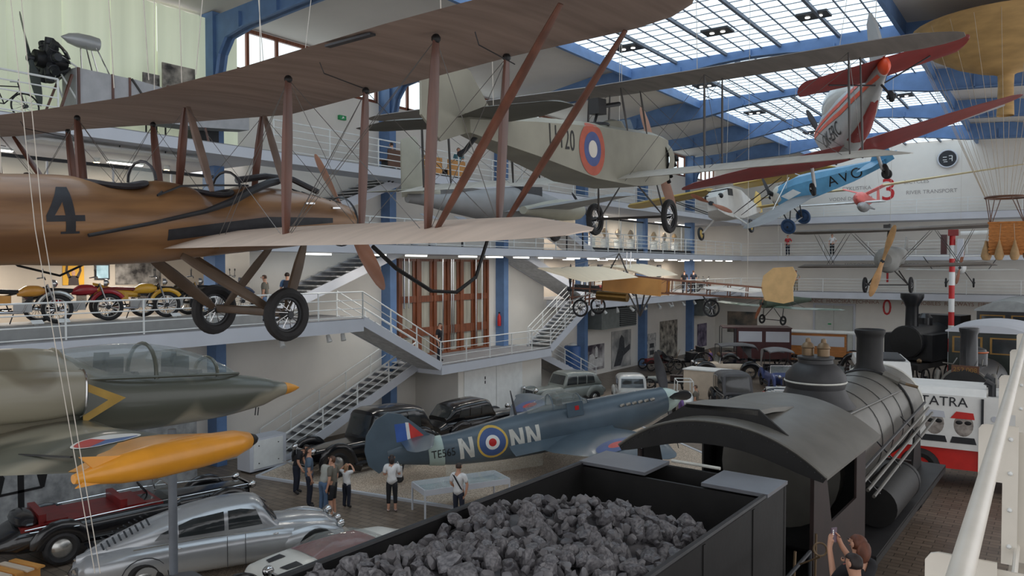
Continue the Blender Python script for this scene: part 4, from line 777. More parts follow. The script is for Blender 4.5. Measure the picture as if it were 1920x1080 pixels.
for s in (-1, 1):
    body([(-5.0, .17, .5, -.2, 2.6), (-5.6, .22, .52, -.25, 2.6), (-7.2, .26, .5, -.25, 2.5), (-9, .12, .4, -.1, 2.2)], 18, 3).xf(Matrix.Translation((0, s * .62, 0))).build('intake', m_camo, j)
    MB().tube([(-4.99, s * .62 + .17 * math.copysign(abs(math.cos(t)) ** .77, math.cos(t)), .15 + .35 * math.copysign(abs(math.sin(t)) ** .77, math.sin(t))) for t in [2 * PI * k / 24 for k in range(25)]], .02, 6).build('intake_lip', m_chrome, j)
    wing([(s * .45, -4.6, -.38, -7.5, -.86), (s * 1.4, -4.85, -.44, -7.3, -.8), (s * 4.3, -5.4, -.46, -6.95, -.62)], .09, 11, False, .1).build('wing', m_camo, j, 50)
    t_ = MB().lathe([(.03, 0), (.11, .08), (.17, .3), (.2, .8), (.2, 1.4), (.16, 1.8), (.1, 2.1), (.05, 2.3)], 20, pose((-4.86, s * 4.5, -.47), 0, -94.4, 0)).build('tip_tank', m_jyel, j)
    MB().lathe([(.02, -.06), (.06, -.02), (.09, .06)], 14, pose((-4.85, s * 4.5, -.47), 0, -94.4, 0)).build('tank_light', m_black, t_)
    MB().prism([(-6.5, -.47), (-7.12, -.42), (-6.95, -.58), (-7.15, -.74), (-6.5, -.7)], frame((0, s * 4.52, 0), (1, 0, 0), (0, 0, 1)), .03).build('tank_fin', m_jyel, t_)
    wing([(s * 3.5, -5.3, -.45, -6.9, -.66), (s * 4.45, -5.0, -.46, -7.0, -.6)], .11, 9, False, False).build('tank_fairing', m_jyel, j, 50)
    MB().prism([(-4.9, .3), (-4.9, -.35), (-4.2, .02)], frame((0, s * .53, 0), (1, 0, 0), (0, 0, 1)), .006).build('warning_triangle', mat('triangle_yellow', (186, 148, 62), .5), j); MB().prism([(-4.95, .2), (-4.95, -.25), (-4.5, .0)], frame((0, s * .53 + (.007 if s > 0 else -.002), 0), (1, 0, 0), (0, 0, 1)), .005).build('warning_triangle', m_camo, j)
M = frame((-6.0, -3.1, 0), (1, 0, 0), (0, 1, 0)); wg = [c for c in j.children if c.name.startswith('wing')][0]
mb = disc2(.36, .4, M); project(mb, wg, (0, 0, -1), .012, .4).build('roundel_border', m_white, j)
for k, mm in enumerate((m_red, mat('roundel_mid_blue', (70, 110, 170), .5), m_white)):
    pts = [(.36 * math.cos(t), .36 * math.sin(t)) for t in [math.radians(90 + 120 * k + 15 * i) for i in range(9)]]
    mb = MB().add([M @ V((0, 0, 0))] + [M @ V((p[0], p[1], 0)) for p in pts], [(0, i, i + 1) for i in range(1, 9)]); project(mb, wg, (0, 0, -1), .012, .4).build('roundel_sector', mm, j)
MB().beam((-6.6, -2.2, -.55), (-6.75, -3.7, -.5), .03, .02).build('aileron_gap', m_black, j); MB().beam((-5.3, -1.5, -.38), (-6.4, -1.6, -.55), .03, .06).build('wing_fence', m_chrome, j)
for y_ in (-.04, .04): MB().tube([(-1.1, y_, -.36), (-1.12, y_, -.52)], .012, 5).build('aerial', m_dark, j)
planes_ready()
for k, (x, y_, d) in enumerate(((-6.2, 2.6, 'grey post carrying the far wing of the jet trainer'), (-3.0, 0, 'grey post carrying the front of the jet trainer'))):
    p = W(j, (x, y_, -.62)); o = thing('support_post', d, 'post', base=(p.x, p.y, 0)); MB().tube([(p.x, p.y, .02), (p.x, p.y, p.z)], .075, 12).build('shaft', mat('grey_post_paint', (120, 126, 134), .45), o); MB().tube([(p.x, p.y, 0), (p.x, p.y, .03)], .3, 16).build('base_plate', m_dark, o)
# ================================================================ FIGHTER ON THE GRAVEL
m_spit = mat('slate_blue_paint', (84, 100, 112), .38, var=.14, scale=1.1, coat=.15); m_spitl = mat('pale_sky_paint', (182, 202, 196), .4, var=.08); m_letter2 = mat('pale_grey_letter', (206, 206, 198), .5)
SM = pose((-13.38, 23.15, 1.8), 54, -7.2, -1.3) @ Matrix.Diagonal((1.18, 1.18, 1.18, 1))
sp = thing('fighter_airplane', 'slate blue wartime fighter lettered N NN TE565 parked on gravel', 'airplane', SM)
sf = body([(2.56, .4, .46, -.36, 2), (1.9, .44, .49, -.58, 2.1), (1.0, .47, .51, -.7, 2.2), (0, .5, .52, -.74, 2.2), (-.5, .5, .54, -.75, 2.1), (-1.2, .5, .58, -.75, 2), (-2, .48, .51, -.74, 2), (-3, .42, .43, -.68, 2), (-4, .34, .34, -.57, 2), (-5, .2, .3, -.38, 2), (-5.9, .07, .27, -.2, 2)], 26).build('fuselage', m_spit, sp)
MB().lathe([(.38, 0), (.36, .15), (.27, .38), (.12, .58), (.01, .66)], 22, pose((2.57, 0, .05), 0, 90, 0)).build('spinner', m_spitl, sp)
propeller(sp, (2.72, 0, .05), (1, 0, 0), 1.5, 14, m_pdark, .34, 4, .1, tws=-1.5)
SW = [(.4, .75, -.45, -1.75, -.5), (1.6, .78, -.33, -1.72, -.38), (3.0, .62, -.18, -1.45, -.23), (4.2, .36, -.06, -.98, -.1), (4.9, .08, .02, -.55, -.01)]
for s in (-1, 1):
    w_ = wing([(s * a_[0],) + a_[1:] for a_ in SW], .12, 11, False, .5).build('wing', m_spit, sp, 50)
    MB().loft([[V((x, s * (.46 + .55 * f), lerp(-.25, -.42, f ** .6))) for f in (0, .25, .5, .75, 1)] for x in (.6, -.2, -1, -1.9, -2.6)], False, closed=False).build('wing_fillet', m_spit, sp)
    M = frame((-.6, s * 3.3, 0), (1, 0, 0), (0, 1, 0))
    for k, (r0, r1, mm) in enumerate(((.24, .56, mat('dull_blue', (66, 90, 140), .5)), (.001, .24, m_red))): project(disc2(r0, r1, M), w_, (0, 0, -1), .012, .4).build('wing_roundel', mm, sp)
    MB().tube([(.55, s * .9, -.45), (.75, s * 1.0, -1.25)], .05, 8).build('gear_leg', m_chrome, sp); wheel(sp, (.8, s * 1.05, -1.3), (0, 1, 0), .29, .09, m_tyre, m_silver, disc=True)
    wing([(0, -4.55, .36, -5.5, .36), (s * 1.2, -4.85, .38, -5.55, .38)], .09, 9, False, .4).build('tailplane', m_spit, sp, 50)
    for k in range(6): MB().tube([(1.05 + .2 * k, s * .41, .24), (.93 + .2 * k, s * .5, .26)], [.05, .04], 8).build('exhaust_stub', mat('bare_steel', (170, 166, 158), .35, metal=.7), sp)
MB().prism([(-4.6, .33), (-5.05, .78), (-5.4, 1.12), (-5.75, 1.22), (-6.1, 1.08), (-6.4, .7), (-6.5, .3), (-6.45, -.1), (-6.2, -.36), (-5.85, -.2), (-5.6, 0)], frame((0, .05, 0), (1, 0, 0), (0, 0, 1)), .1).build('fin', m_spit, sp)
for x0, x1, mm in ((-5.62, -5.32, mat('flash_blue', (62, 96, 168), .5)), (-5.32, -5.23, m_white), (-5.23, -4.85, mat('flash_red', (206, 62, 56), .5))):
    for s in (-1, 1): MB().prism([(x0, .38), (x1, .38), (x1, .78 if x1 > -5 else .86), (x0, .88)] if x1 < -5 else [(x0, .38), (x1, .42), (x0, .86)], frame((0, s * .052 + (.006 if s > 0 else 0), 0), (1, 0, 0), (0, 0, 1)), .006).build('fin_flash', mm, sp)
MB().prism([(-4.45, -.5), (-4.8, -.5), (-4.8, .6), (-4.45, .6)], frame((0, 0, 0), (1, 0, 0), (0, 0, 1)), .001)
band = body([(-4.4, .288, .322, -.5, 2), (-4.6, .262, .316, -.462, 2), (-4.82, .232, .308, -.42, 2)], 26, 0, False).build('sky_band', m_spitl, sp)
for v_ in band.data.vertices: v_.co.y *= 1.05; v_.co.z = -.07 + (v_.co.z + .07) * 1.05
for s in (-1, 1):
    M = frame((0, s * 2, 0), (-s, 0, 0), (0, 0, 1)); sx = -s
    for k, (r0, r1, mm) in enumerate(((.38, .44, mat('roundel_yellow', (214, 180, 84), .5)), (.2, .38, MATS['dull_blue']), (.11, .2, m_white), (.001, .11, m_red))): project(disc2(r0, r1, M @ Matrix.Translation((sx * -3.04, -.06, 0))), sf, (0, -s, 0), .01, .3).build('roundel_ring', mm, sp)
    for x in (-3.78, -2.33, -1.85) if s < 0 else (-3.8, -2.4, -1.9):
        mb = MB().add([V(p) for p in ((-.2, -.34, 0), (-.09, -.34, 0), (-.09, .34, 0), (-.2, .34, 0), (.09, -.34, 0), (.2, -.34, 0), (.2, .34, 0), (.09, .34, 0), (-.09, .34, 0), (-.2, .34, 0), (.09, -.34, 0), (.2, -.34, 0))], [(0, 1, 2, 3), (4, 5, 6, 7), (9, 10, 11, 8)]).xf(M @ Matrix.Translation((sx * x, -.09, 0)) @ Matrix.Diagonal((1, .82, 1, 1)))
        project(mb, sf, (0, -s, 0), .01, .2).build('code_letter_n', m_letter2, sp)
    mb = text_mb('TE565', .3).xf(M @ Matrix.Translation((sx * -4.42, -.12, .0)) @ Matrix.Diagonal((.85, 1, 1, 1))); project(mb, sf, (0, -s, 0), .022, .15).build('serial_number', m_black, sp)
MB().loft([[V((x, w_ * math.cos(t), .48 + (h - .48) * max(0, math.sin(t)))) for t in [PI * k / 12 for k in range(13)]] for x, w_, h in ((.05, .2, .54), (-.2, .3, .76), (-.6, .33, .88), (-1.1, .32, .88), (-1.6, .25, .74), (-1.85, .2, .62))], False, closed=False).build('canopy', m_canopy, sp)
for x, w_, h in ((-.22, .305, .77), (-1.1, .325, .885), (.03, .21, .56)): MB().tube([(x, w_ * math.cos(t), .48 + (h - .48) * math.sin(t)) for t in [PI * k / 10 for k in range(11)]], .02, 5).build('canopy_frame', m_spit, sp)
MB().box((-.85, 0, .58), (.2, .3, .3)).build('headrest', m_black, sp); MB().box((-.5, -.47, .42), (.5, .03, .42)).build('cockpit_door', m_spit, sp); MB().box((-.45, -.49, .45), (.12, .02, .12)).build('rescue_mark', m_red, sp)
MB().tube([(-2.15, 0, .5), (-2.22, 0, 1.2)], [.045, .015], 8).build('radio_mast', m_pdark, sp); MB().tube([(-5.45, 0, -.1), (-5.65, 0, -.6)], .035, 6).build('tail_leg', m_dark, sp); wheel(sp, (-5.67, 0, -.62), (0, 1, 0), .12, .05, m_tyre, m_dark, 6, 'tail_wheel')
# gravel beds and their kerbs
m_gravel = mat('pebble_gravel', (228, 212, 192), .9, rgb2=(160, 142, 124), scale=26, bump=.5, bscale=60, detail=2)
gp = [onZ(482, 895, 0), onZ(940, 968, 0), V((-9.2, 17.5, 0)), V((-8.2, 25.5, 0)), V((-15.5, 31, 0)), V((-21.6, 24.5, 0)), onZ(640, 826, 0)]
o = struct('gravel_bed', MB().prism([(p.x, p.y) for p in gp], Matrix(), .05), m_gravel)
for k in range(len(gp)): MB().beam(gp[k] + V((0, 0, .035)), gp[(k + 1) % len(gp)] + V((0, 0, .035)), .12, .07).build('kerb', m_fascia, o, 0, 'structure')
gp = [onZ(140, 1078, 0), onZ(640, 985, 0), V((-11, 12.5, 0)), V((-9, 9, 0)), V((-14, 3, 0)), V((-20, 3, 0))]
struct('gravel_bed', MB().prism([(p.x, p.y) for p in gp], Matrix(), .03), m_gravel)
# ================================================================ STEAM LOCOMOTIVE AND TENDER
LM = pose((-4.61, 14, 0), 88.36)
m_iron = mat('dull_black_iron', (46, 46, 48), .5, var=.25, scale=2.5, bump=.06); m_boil = mat('boiler_sheet', (112, 110, 104), .42, metal=.25, var=.14, scale=1.5, bump=.04); m_soot = mat('sooty_black', (24, 23, 23), .6, var=.3, scale=3, bump=.1)
m_cabred = mat('dark_red_brown', (44, 29, 26), .55, var=.2); m_brass = mat('aged_brass', (124, 104, 80), .4, metal=.5, var=.15)
lo = thing('steam_locomotive', 'large black steam locomotive seen from behind over its tender', 'locomotive', LM)
def cyl(x0, x1, r, zc, y_=0, n=32): return MB().tube([(x0, y_, zc), (x1, y_, zc)], r, n)
BZ, BR = 3.0, 1.18
cyl(1.6, 4.6, BR, BZ).build('firebox_shell', m_boil, lo); cyl(4.6, 8.9, BR - .01, BZ).build('boiler', m_boil, lo); cyl(8.9, 10.4, BR + .03, BZ).build('smokebox', m_boil, lo)
for x in (3.3, 5.3, 6.5, 7.7): MB().torus((x, 0, BZ), (1, 0, 0), BR, .009, 40, 6).build('boiler_band', m_iron, lo)
MB().torus((10.4, 0, BZ), (1, 0, 0), BR + .02, .05, 40, 6).build('smokebox_ring', m_letter2, lo); MB().torus((8.9, 0, BZ), (1, 0, 0), BR + .02, .03, 40, 6).build('smokebox_joint', m_iron, lo)
MB().lathe([(BR * .95, 0), (BR * .8, .1), (.3, .2), (.05, .22)], 28, pose((10.4, 0, BZ), 0, 90, 0)).build('smokebox_door', m_iron, lo)
MB().lathe([(.86, -.2), (.72, -.02), (.62, .2), (.66, .34), (.64, .5), (.5, .68), (.38, .76), (.37, .84), (.4, .86), (.4, .9), (.3, .92)], 32, Matrix.Translation((4.1, 0, 4.12))).build('steam_dome', m_iron, lo)
MB().torus((4.1, 0, 4.47), (0, 0, 1), .655, .022, 32, 6).build('dome_ring', m_letter2, lo)
for y_ in (.17, -.17): MB().lathe([(.13, 0), (.13, .2), (.15, .22), (.11, .3), (.06, .34), (.05, .42), (.01, .44)], 14, Matrix.Translation((4.1, y_, 5.0))).build('safety_valve', m_brass, lo)
MB().lathe([(.52, -.12), (.4, .05), (.345, .2), (.34, .9), (.37, 1.0), (.4, 1.06), (.4, 1.14), (.36, 1.16), (.3, 1.1), (.28, .5)], 28, Matrix.Translation((9.35, 0, 4.14)), cap=False).build('chimney', m_soot, lo)
MB().tube([(8.9, -.45, 4.12), (8.9, -.85, 3.95)], .11, 10).tube([(8.9, -.85, 3.95), (8.9, -1.0, 3.9)], .05, 8).build('whistle_valve', m_boil, lo); MB().tube([(8.9, -1.0, 3.9), (8.9, -1.3, 3.84)], .04, 8).build('valve_tip', m_brass, lo)
MB().tube([(3.1, -.86, 3.9), (8.4, -.98, 3.78)], .022, 6).build('boiler_handrail', m_boil, lo)
# cab
XR, XC, HC, ZE, ZC = -1.68, 2.0, 1.8, 3.78, 4.42
def arc(y_, k=1.0): return ZE + (ZC - ZE) * (1 - (abs(y_) / HC) ** 2.3) * k
ys = [HC * (i / 12) for i in range(-12, 13)]
MB().loft([[V((x, y_, arc(y_))) for y_ in ys] + [V((x, y_, arc(y_) + .05)) for y_ in reversed(ys)] for x in (XR, XC)]).build('cab_roof', m_boil, lo)
MB().loft([[V((XR + dx, y_, arc(y_) + .04)) for y_ in ys] + [V((XR + dx, y_ * .97, arc(y_) - .04 - .3 * (1 - (abs(y_) / HC) ** 4))) for y_ in reversed(ys)] for dx in (-.02, .03)]).build('roof_valance', m_soot, lo)
for k in range(34): y_ = lerp(HC * .96, -HC * .96, k / 33); MB().ball((XR - .03, y_, arc(y_) - .03), .012, 6, 4).build('rivet', m_iron, lo)
MB().tube([(XR - .02, y_, arc(y_) + .05) for y_ in ys], .025, 6).build('roof_beading', m_letter2 if False else m_boil, lo)
hood = [(1.42, 4.14), (.72, 4.62), (-.56, 4.66), (-1.56, 3.9), (-1.5, 3.78), (-.56, 4.3), (.72, 4.3)]
MB().prism(hood, frame((-1.2, 0, 0), (0, 1, 0), (0, 0, 1)), .05).build('ventilator_plate', m_soot, lo)
MB().loft([[V((x, .74, z_)), V((x, -.56, z_)), V((x, -.56, z_ - .08)), V((x, .74, z_ - .08))] for x, z_ in ((-1.2, 4.64), (-.4, 4.58), (.7, 4.44))]).build('ventilator_lid', m_boil, lo)
for s in (-1, 1):
    MB().prism([(XR + .3, 1.3), (XC, 1.3), (XC, ZE), (XC - .7, ZE), (XC - .7, 2.75), (XR + 1.3, 2.75), (XR + .9, ZE), (XR + .3, ZE)], frame((0, s * 1.5, 0), (1, 0, 0), (0, 0, 1)), .04).build('cab_side', m_cabred if s < 0 else m_soot, lo)
    MB().beam((XR + .25, s * 1.52, .9), (XR + .25, s * 1.52, 3.75), .06).build('cab_post', m_cabred, lo)
    MB().tube([(XR + .1, s * 1.6, 1.3), (XR + .1, s * 1.62, 2.9)], .02, 6).build('grab_rail', m_brass, lo)
MB().prism([(1.5, 1.3), (1.5, 3.7), (1.22, 3.7), (1.22, 3.3), (.95, 3.3), (.95, 3.75), (.7, 4.0), (-.7, 4.0), (-.95, 3.75), (-.95, 3.3), (-1.22, 3.3), (-1.22, 3.7), (-1.5, 3.7), (-1.5, 1.3)], frame((XC - .06, 0, 0), (0, 1, 0), (0, 0, 1)), .05).build('cab_front', m_soot, lo)
MB().prism([(.62, 1.4), (.62, 3.5), (-.62, 3.5), (-.62, 1.4)], frame((XC - .2, 0, 0), (0, 1, 0), (0, 0, 1)), .1).build('backhead', m_iron, lo)
m_copper = mat('copper_pipe', (176, 98, 64), .35, metal=.6)
for y_, z_ in ((-.3, 3.3), (-.5, 3.1), (.1, 3.2)): MB().lathe([(.1, 0), (.1, .05), (.06, .07)], 14, pose((XC - .22, y_, z_), 0, -90, 0)).build('pressure_gauge', m_copper, lo)
MB().tube([(XC - .2, -.6, 2.8), (XC - .35, -.55, 3.2), (XC - .25, -.4, 3.45)], .04, 8).build('copper_steam_pipe', m_copper, lo)
MB().span((XR + .2, -1.5, 1.2), (XC, 1.5, 1.3)).build('footplate', m_iron, lo, 0)
for s in (-1, 1):
    MB().span((XC, s * 1.05, 1.42), (10.6, s * 1.75, 1.48)).build('running_board', m_iron, lo, 0); MB().span((XC, s * 1.71, 1.28), (10.6, s * 1.75, 1.46)).build('running_board_valance', m_soot, lo, 0)
    for k in range(4):
        zz = 3.0 - .13 * k; yy = 1.36 + .09 * k
        MB().tube([(XC + .1 * k, s * yy, zz - .06), (5, s * yy, zz + .1), (9.6, s * yy, zz + .34)], .034, 8).build('side_pipe', m_boil if k else m_iron, lo)
    for x in (2.6, 4.6, 7.2): MB().beam((x, s * 1.2, 3.0 + .06 * (x - 2)), (x, s * 1.68, 2.5 + .06 * (x - 2)), .03).build('pipe_bracket', m_iron, lo)
    cyl(3.7, 6.4, .44, 1.95, s * 1.36, 24).build('air_tank', m_soot, lo); MB().torus((3.75, s * 1.36, 1.95), (1, 0, 0), .42, .02, 24, 6).build('tank_band', m_iron, lo); MB().torus((6.2, s * 1.36, 1.95), (1, 0, 0), .44, .02, 24, 6).build('tank_band', m_iron, lo)
    for x in (0.4, 2.6, 4.8, 7.0): 
        w_ = wheel(lo, (x, s * .9, .72), (0, 1, 0), .72, .06, m_iron, m_soot, 14, 'driving_wheel', hubr=.16)
    wheel(lo, (9.9, s * .9, .5), (0, 1, 0), .5, .05, m_iron, m_soot, 10, 'leading_wheel', hubr=.12)
    MB().beam((.4, s * 1.08, .6), (7.0, s * 1.08, .6), .07, .16).build('coupling_rod', mat('worn_steel', (120, 116, 110), .4, metal=.6), lo); MB().tube([(8.6, s * 1.15, .85), (10.2, s * 1.15, .85)], .34, 18).build('cylinder_block', m_soot, lo); MB().tube([(7, s * 1.12, .75), (8.7, s * 1.12, .85)], .06, 8).build('piston_rod', MATS['worn_steel'], lo)
    MB().beam((11.35, s * .85, 1.0), (11.75, s * .85, 1.0), .14).disc((11.78, s * .85, 1.0), (1, 0, 0), .24, .05, 18).build('buffer', m_iron, lo)
    MB().prism([(8.9, 1.48), (9.2, 2.6), (9.9, 2.6), (10.2, 1.48)], frame((0, s * 1.15, 0), (1, 0, 0), (0, 0, 1)), .05).build('smokebox_saddle', m_soot, lo)
MB().span((XR, -.55, .95), (11.3, .55, 1.25)).build('main_frame', m_soot, lo, 0); MB().span((11.25, -1.4, .75), (11.4, 1.4, 1.3)).build('buffer_beam', m_cabred, lo, 0)
# tender
td = thing('tender', 'flat black iron tender with two grey corner plates, full of coal', 'tender', LM)
HT, ZT, XF, XBK = 1.49, 3.92, -2.65, -10.2
for s in (-1, 1):
    MB().span((XBK, s * (HT - .05), 1.15), (XF, s * HT, ZT)).build('side_wall', m_soot, td, 0); MB().tube([(XBK, s * (HT - .02), ZT), (XF - .9, s * (HT - .02), ZT)], .04, 8).build('top_beading', m_iron, td)
    yi = .55 if s < 0 else .35
    MB().span((XF - .85, s * yi, ZT - .02), (XF, s * (HT + .02), ZT + .03)).build('corner_plate', mat('grey_plate', (124, 126, 132), .4, metal=.3, var=.08, scale=2), td, 0)
    MB().tube([(XF + .08, s * (HT + .08), 2.0), (XF + .12, s * (HT + .1), 2.9)], .022, 6).build('grab_rail', m_brass, td)
    for x in (-4.2, -6.2, -8.2): wheel(td, (x, s * .9, .5), (0, 1, 0), .5, .05, m_iron, m_soot, 10, 'tender_wheel', hubr=.12)
    for x in (-4.0, -5.6, -7.2): MB().span((x - .03, s * HT, 1.2), (x + .03, s * (HT + .015), ZT - .05)).build('side_rib', m_soot, td, 0)
MB().span((XF - .12, -HT, 1.15), (XF - .04, HT, ZT - .02)).build('front_wall', m_soot, td, 0); MB().span((XBK, -HT, 1.15), (XBK + .08, HT, ZT)).build('rear_wall', m_soot, td, 0); MB().span((XBK, -HT, 1.05), (XF, HT, 1.2)).build('floor_plate', m_soot, td, 0)
MB().tube([(XF - .02, .3, ZT + .05), (XF - .02, -.5, ZT + .05)], .025, 8).build('front_rail', m_letter2, td)
MB().loft([[V((XF - .85, -HT + .05, ZT - 1.2)), V((XF - .85, HT - .05, ZT - 1.2)), V((XF - .85, HT - .05, ZT - .05)), V((XF - .85, -HT + .05, ZT - .05))], [V((XF - .8, -HT + .05, ZT - 1.2)), V((XF - .8, HT - .05, ZT - 1.2)), V((XF - .8, HT - .05, ZT - .05)), V((XF - .8, -HT + .05, ZT - .05))]]).build('coal_bulkhead', m_soot, td, 0)
for s in (-1, 1): MB().span((XF + .05, -.95, .9), (XR + .25, .95, 1.15)).build('fall_plate', m_iron, td, 0) if s > 0 else None
# coal: a heap of lumps, the nearest ones each their own object
m_coal = mat('coal', (124, 122, 124), .4, rgb2=(70, 68, 72), scale=4, bump=.2, bscale=10)
def lump(seed):
    rnd = random.Random(seed); bm = bmesh.new(); bmesh.ops.create_icosphere(bm, subdivisions=2, radius=1)
    pl_ = [(V((rnd.gauss(0, 1), rnd.gauss(0, 1), rnd.gauss(0, 1))).normalized(), rnd.uniform(.42, .8)) for _ in range(14)]
    for v_ in bm.verts:
        for n_, d in pl_:
            e = v_.co.dot(n_) - d
            if e > 0: v_.co -= n_ * e
        v_.co *= rnd.uniform(.985, 1.015)
    me = bpy.data.meshes.new('coal_lump'); bm.to_mesh(me); bm.free(); me.materials.append(m_coal); return me
lumps = [lump(k) for k in range(14)]; rnd = random.Random(3); Mr = LM
def heap(x, y_):
    u = (x - (XF - .85)) / (XBK - XF + .85); h = interp([(0, 2.95), (.12, 3.25), (.3, 3.62), (.55, 3.75), (1, 3.7)], u); return h + .3 * (1 - (y_ / HT) ** 2) * min(1, u * 4 + .3) + .12 * math.sin(x * 2.1 + y_ * 1.7)
MB().loft([[V((x, y_, heap(x, y_) - .12)) for y_ in [lerp(-HT + .06, HT - .06, i / 12) for i in range(13)]] for x in [lerp(XF - .86, XBK + .1, i / 24) for i in range(25)]], False, closed=False).build('coal_bed', m_coal, td)
cand = []
for k in range(1500):
    x = rnd.uniform(XBK + .3, XF - 1.0); y_ = rnd.uniform(-HT + .14, HT - .14); r = rnd.choice([.06, .07, .08, .09, .1, .12, .15]); p = LM @ V((x, y_, heap(x, y_) + rnd.uniform(-.08, .03)))
    d = (p - EYEP).dot(_FW)
    if d < 3: continue
    q = p - EYEP; px, py = 960 + 1440 * q.dot(_RT) / d, 540 - 1440 * q.dot(_UP) / d; vis = 560 < px < 1420 and py < 1090
    cand.append((not vis, -r / d, p, r))
cand.sort(key=lambda c: (c[0], c[1])); stuff = MB()
for k, (nv, _, p, r) in enumerate(cand):
    M = Matrix.Translation(p) @ rot(rnd.uniform(0, 360), rnd.uniform(0, 360), rnd.uniform(0, 360)) @ Matrix.Diagonal((r * rnd.uniform(.9, 1.5), r * rnd.uniform(.8, 1.1), r * rnd.uniform(.7, 1), 1)); me = lumps[k % 14]
    if k < 300:
        o = bpy.data.objects.new('coal_lump', me); COL.objects.link(o); o.matrix_world = M; tag(o, 'jagged black coal lump in the heap on the tender', 'coal', 'coal lumps in the tender')
    elif not nv or k < 700: stuff.add([M @ v_.co for v_ in me.vertices], [list(f.vertices) for f in me.polygons])
tag(stuff.build('coal_heap', m_coal, None, 25), 'smaller broken coal filling the tender between the big lumps', 'coal', kind='stuff')
# ================================================================ NEAR GALLERY ON THE RIGHT
ra, rb = onZ(1800, 1080, 5.9), onZ(1912, 672, 5.9); d = (rb - ra); d.z = 0; d.normalize(); s0 = ra - d * 1.4
m_cream2 = mat('cream_rail_paint', (222, 216, 204), .35, var=.05, scale=3); rl = thing('gallery_railing', 'thick cream handrail with flat posts at the lower right', 'railing', base=(s0.x, s0.y, 4.78)); nrm = V((d.y, -d.x, 0))
MB().tube([s0, s0 + d * 14], .045, 14).build('handrail', m_cream2, rl)
for k in range(5):
    p = s0 + d * (1.81 + 3.24 * k)
    MB().loft([[p + d * q + nrm * e + V((0, 0, z_)) for e, z_ in ((-.16, -.5), (-.16, -.1), (-.14, -.07), (-.11, -.06), (.1, -.06), (.1, -1.12), (.0, -1.12), (.0, -.5))] for q in (-.008, .008)]).build('post_plate', m_cream2, rl, 0)
    for z_ in (-.16, -.42, -.7, -.98): MB().ball(p - d * .012 + nrm * .05 + V((0, 0, z_)), (.018, .018, .018), 8, 6).build('bolt', m_white, rl)
    MB().loft([[p + d * (.1 + q) + nrm * e + V((0, 0, z_)) for e, z_ in ((.06, -1.12), (.06, -.12), (.2, -.12), (.2, -1.12))] for q in (-.006, .006)]).build('stiffener_plate', m_cream2, rl, 0)
for z_ in (-1.0,): MB().tube([s0 + nrm * .1 + V((0, 0, z_)), s0 + nrm * .1 + d * 14 + V((0, 0, z_))], .02, 8).build('rail', m_cream2, rl)
p = s0 - d * 3 + nrm * .05; struct('floor_near_gallery', MB().loft([[p + V((0, 0, -1.42)), p + nrm * 4 + V((0, 0, -1.42)), p + nrm * 4 + V((0, 0, -1.15)), p + V((0, 0, -1.15))], [p + d * 18 + V((0, 0, -1.42)), p + d * 18 + nrm * 4 + V((0, 0, -1.42)), p + d * 18 + nrm * 4 + V((0, 0, -1.15)), p + d * 18 + V((0, 0, -1.15))]]), mat('beige_gallery_floor', (170, 160, 146), .6, var=.06))
# ================================================================ CARS
m_cglass = mat('car_glass', (48, 52, 54), .1, var=.2, scale=2, coat=.5); m_blackp = mat('black_lacquer', (22, 22, 25), .2, var=.1, coat=.6); m_hub = mat('hub_cap', (190, 190, 186), .25, metal=.8)
def road_wheel(o, c, R_, s, mh=None, w_=.09):
    c = V(c); t_ = MB().torus(c, (0, 1, 0), R_ - w_, w_, 24, 8).build('wheel', m_tyre, o); MB().lathe([(R_ - w_ * 1.5, 0), (R_ * .5, .05), (R_ * .28, .08), (.02, .1)], 18, pose(c, 0, 0, -90 * s)).build('hub_cap', mh or m_hub, t_); return t_
def poly_on(o, tgt, pts, s, m, name, eps=.012, y0=2):
    """a flat pane on the side (s = -1 right, 1 left) of a body part"""
    mb = MB().add([V((p[0], s * y0, p[1])) for p in pts], [tuple(range(len(pts)))]); return project(mb, tgt, (0, -s, 0), eps, .09).build(name, m, o)
# streamlined silver saloon
m_tat = mat('silver_lacquer', (172, 175, 178), .26, metal=.45, var=.05, scale=2, coat=.4)
t7 = thing('car', 'streamlined silver saloon with a long tapering tail and fin', 'car', pose((-15.7, 10.55, .03), 63.3) @ Matrix.Diagonal((1.1, 1.1, 1.1, 1)))
tl = body([(-2.84, .2, .6, .38, 2.6), (-2.6, .58, .76, .24, 2.8), (-1.9, .78, .92, .2, 3.2), (-.6, .82, .97, .2, 3.4), (.7, .82, .96, .2, 3.4), (1.3, .8, .92, .24, 3.2), (2.0, .66, .82, .3, 2.8), (2.25, .4, .7, .38, 2.4)], 26).build('lower_body', m_tat, t7)
tc = body([(-2.78, .08, .74, .5, 2.4), (-2.2, .36, 1.0, .5, 2.4), (-1.4, .56, 1.28, .5, 2.5), (-.5, .63, 1.48, .5, 2.7), (.25, .63, 1.52, .5, 2.8), (.62, .6, 1.45, .5, 2.8), (.95, .55, 1.06, .5, 2.8), (1.05, .5, .95, .5, 2.8)], 26).build('cabin', m_tat, t7)
body([(.8, .5, 1.0, .6, 2.4), (1.5, .46, .98, .6, 2.4), (2.05, .34, .88, .6, 2.2), (2.3, .16, .72, .6, 2)], 18).build('bonnet', m_tat, t7)
MB().prism([(-2.75, .72), (-2.3, .98), (-1.5, 1.3), (-.9, 1.43), (-.9, 1.36), (-1.5, 1.2), (-2.3, .9)], frame((0, .015, 0), (1, 0, 0), (0, 0, 1)), .03).build('tail_fin', m_tat, t7)
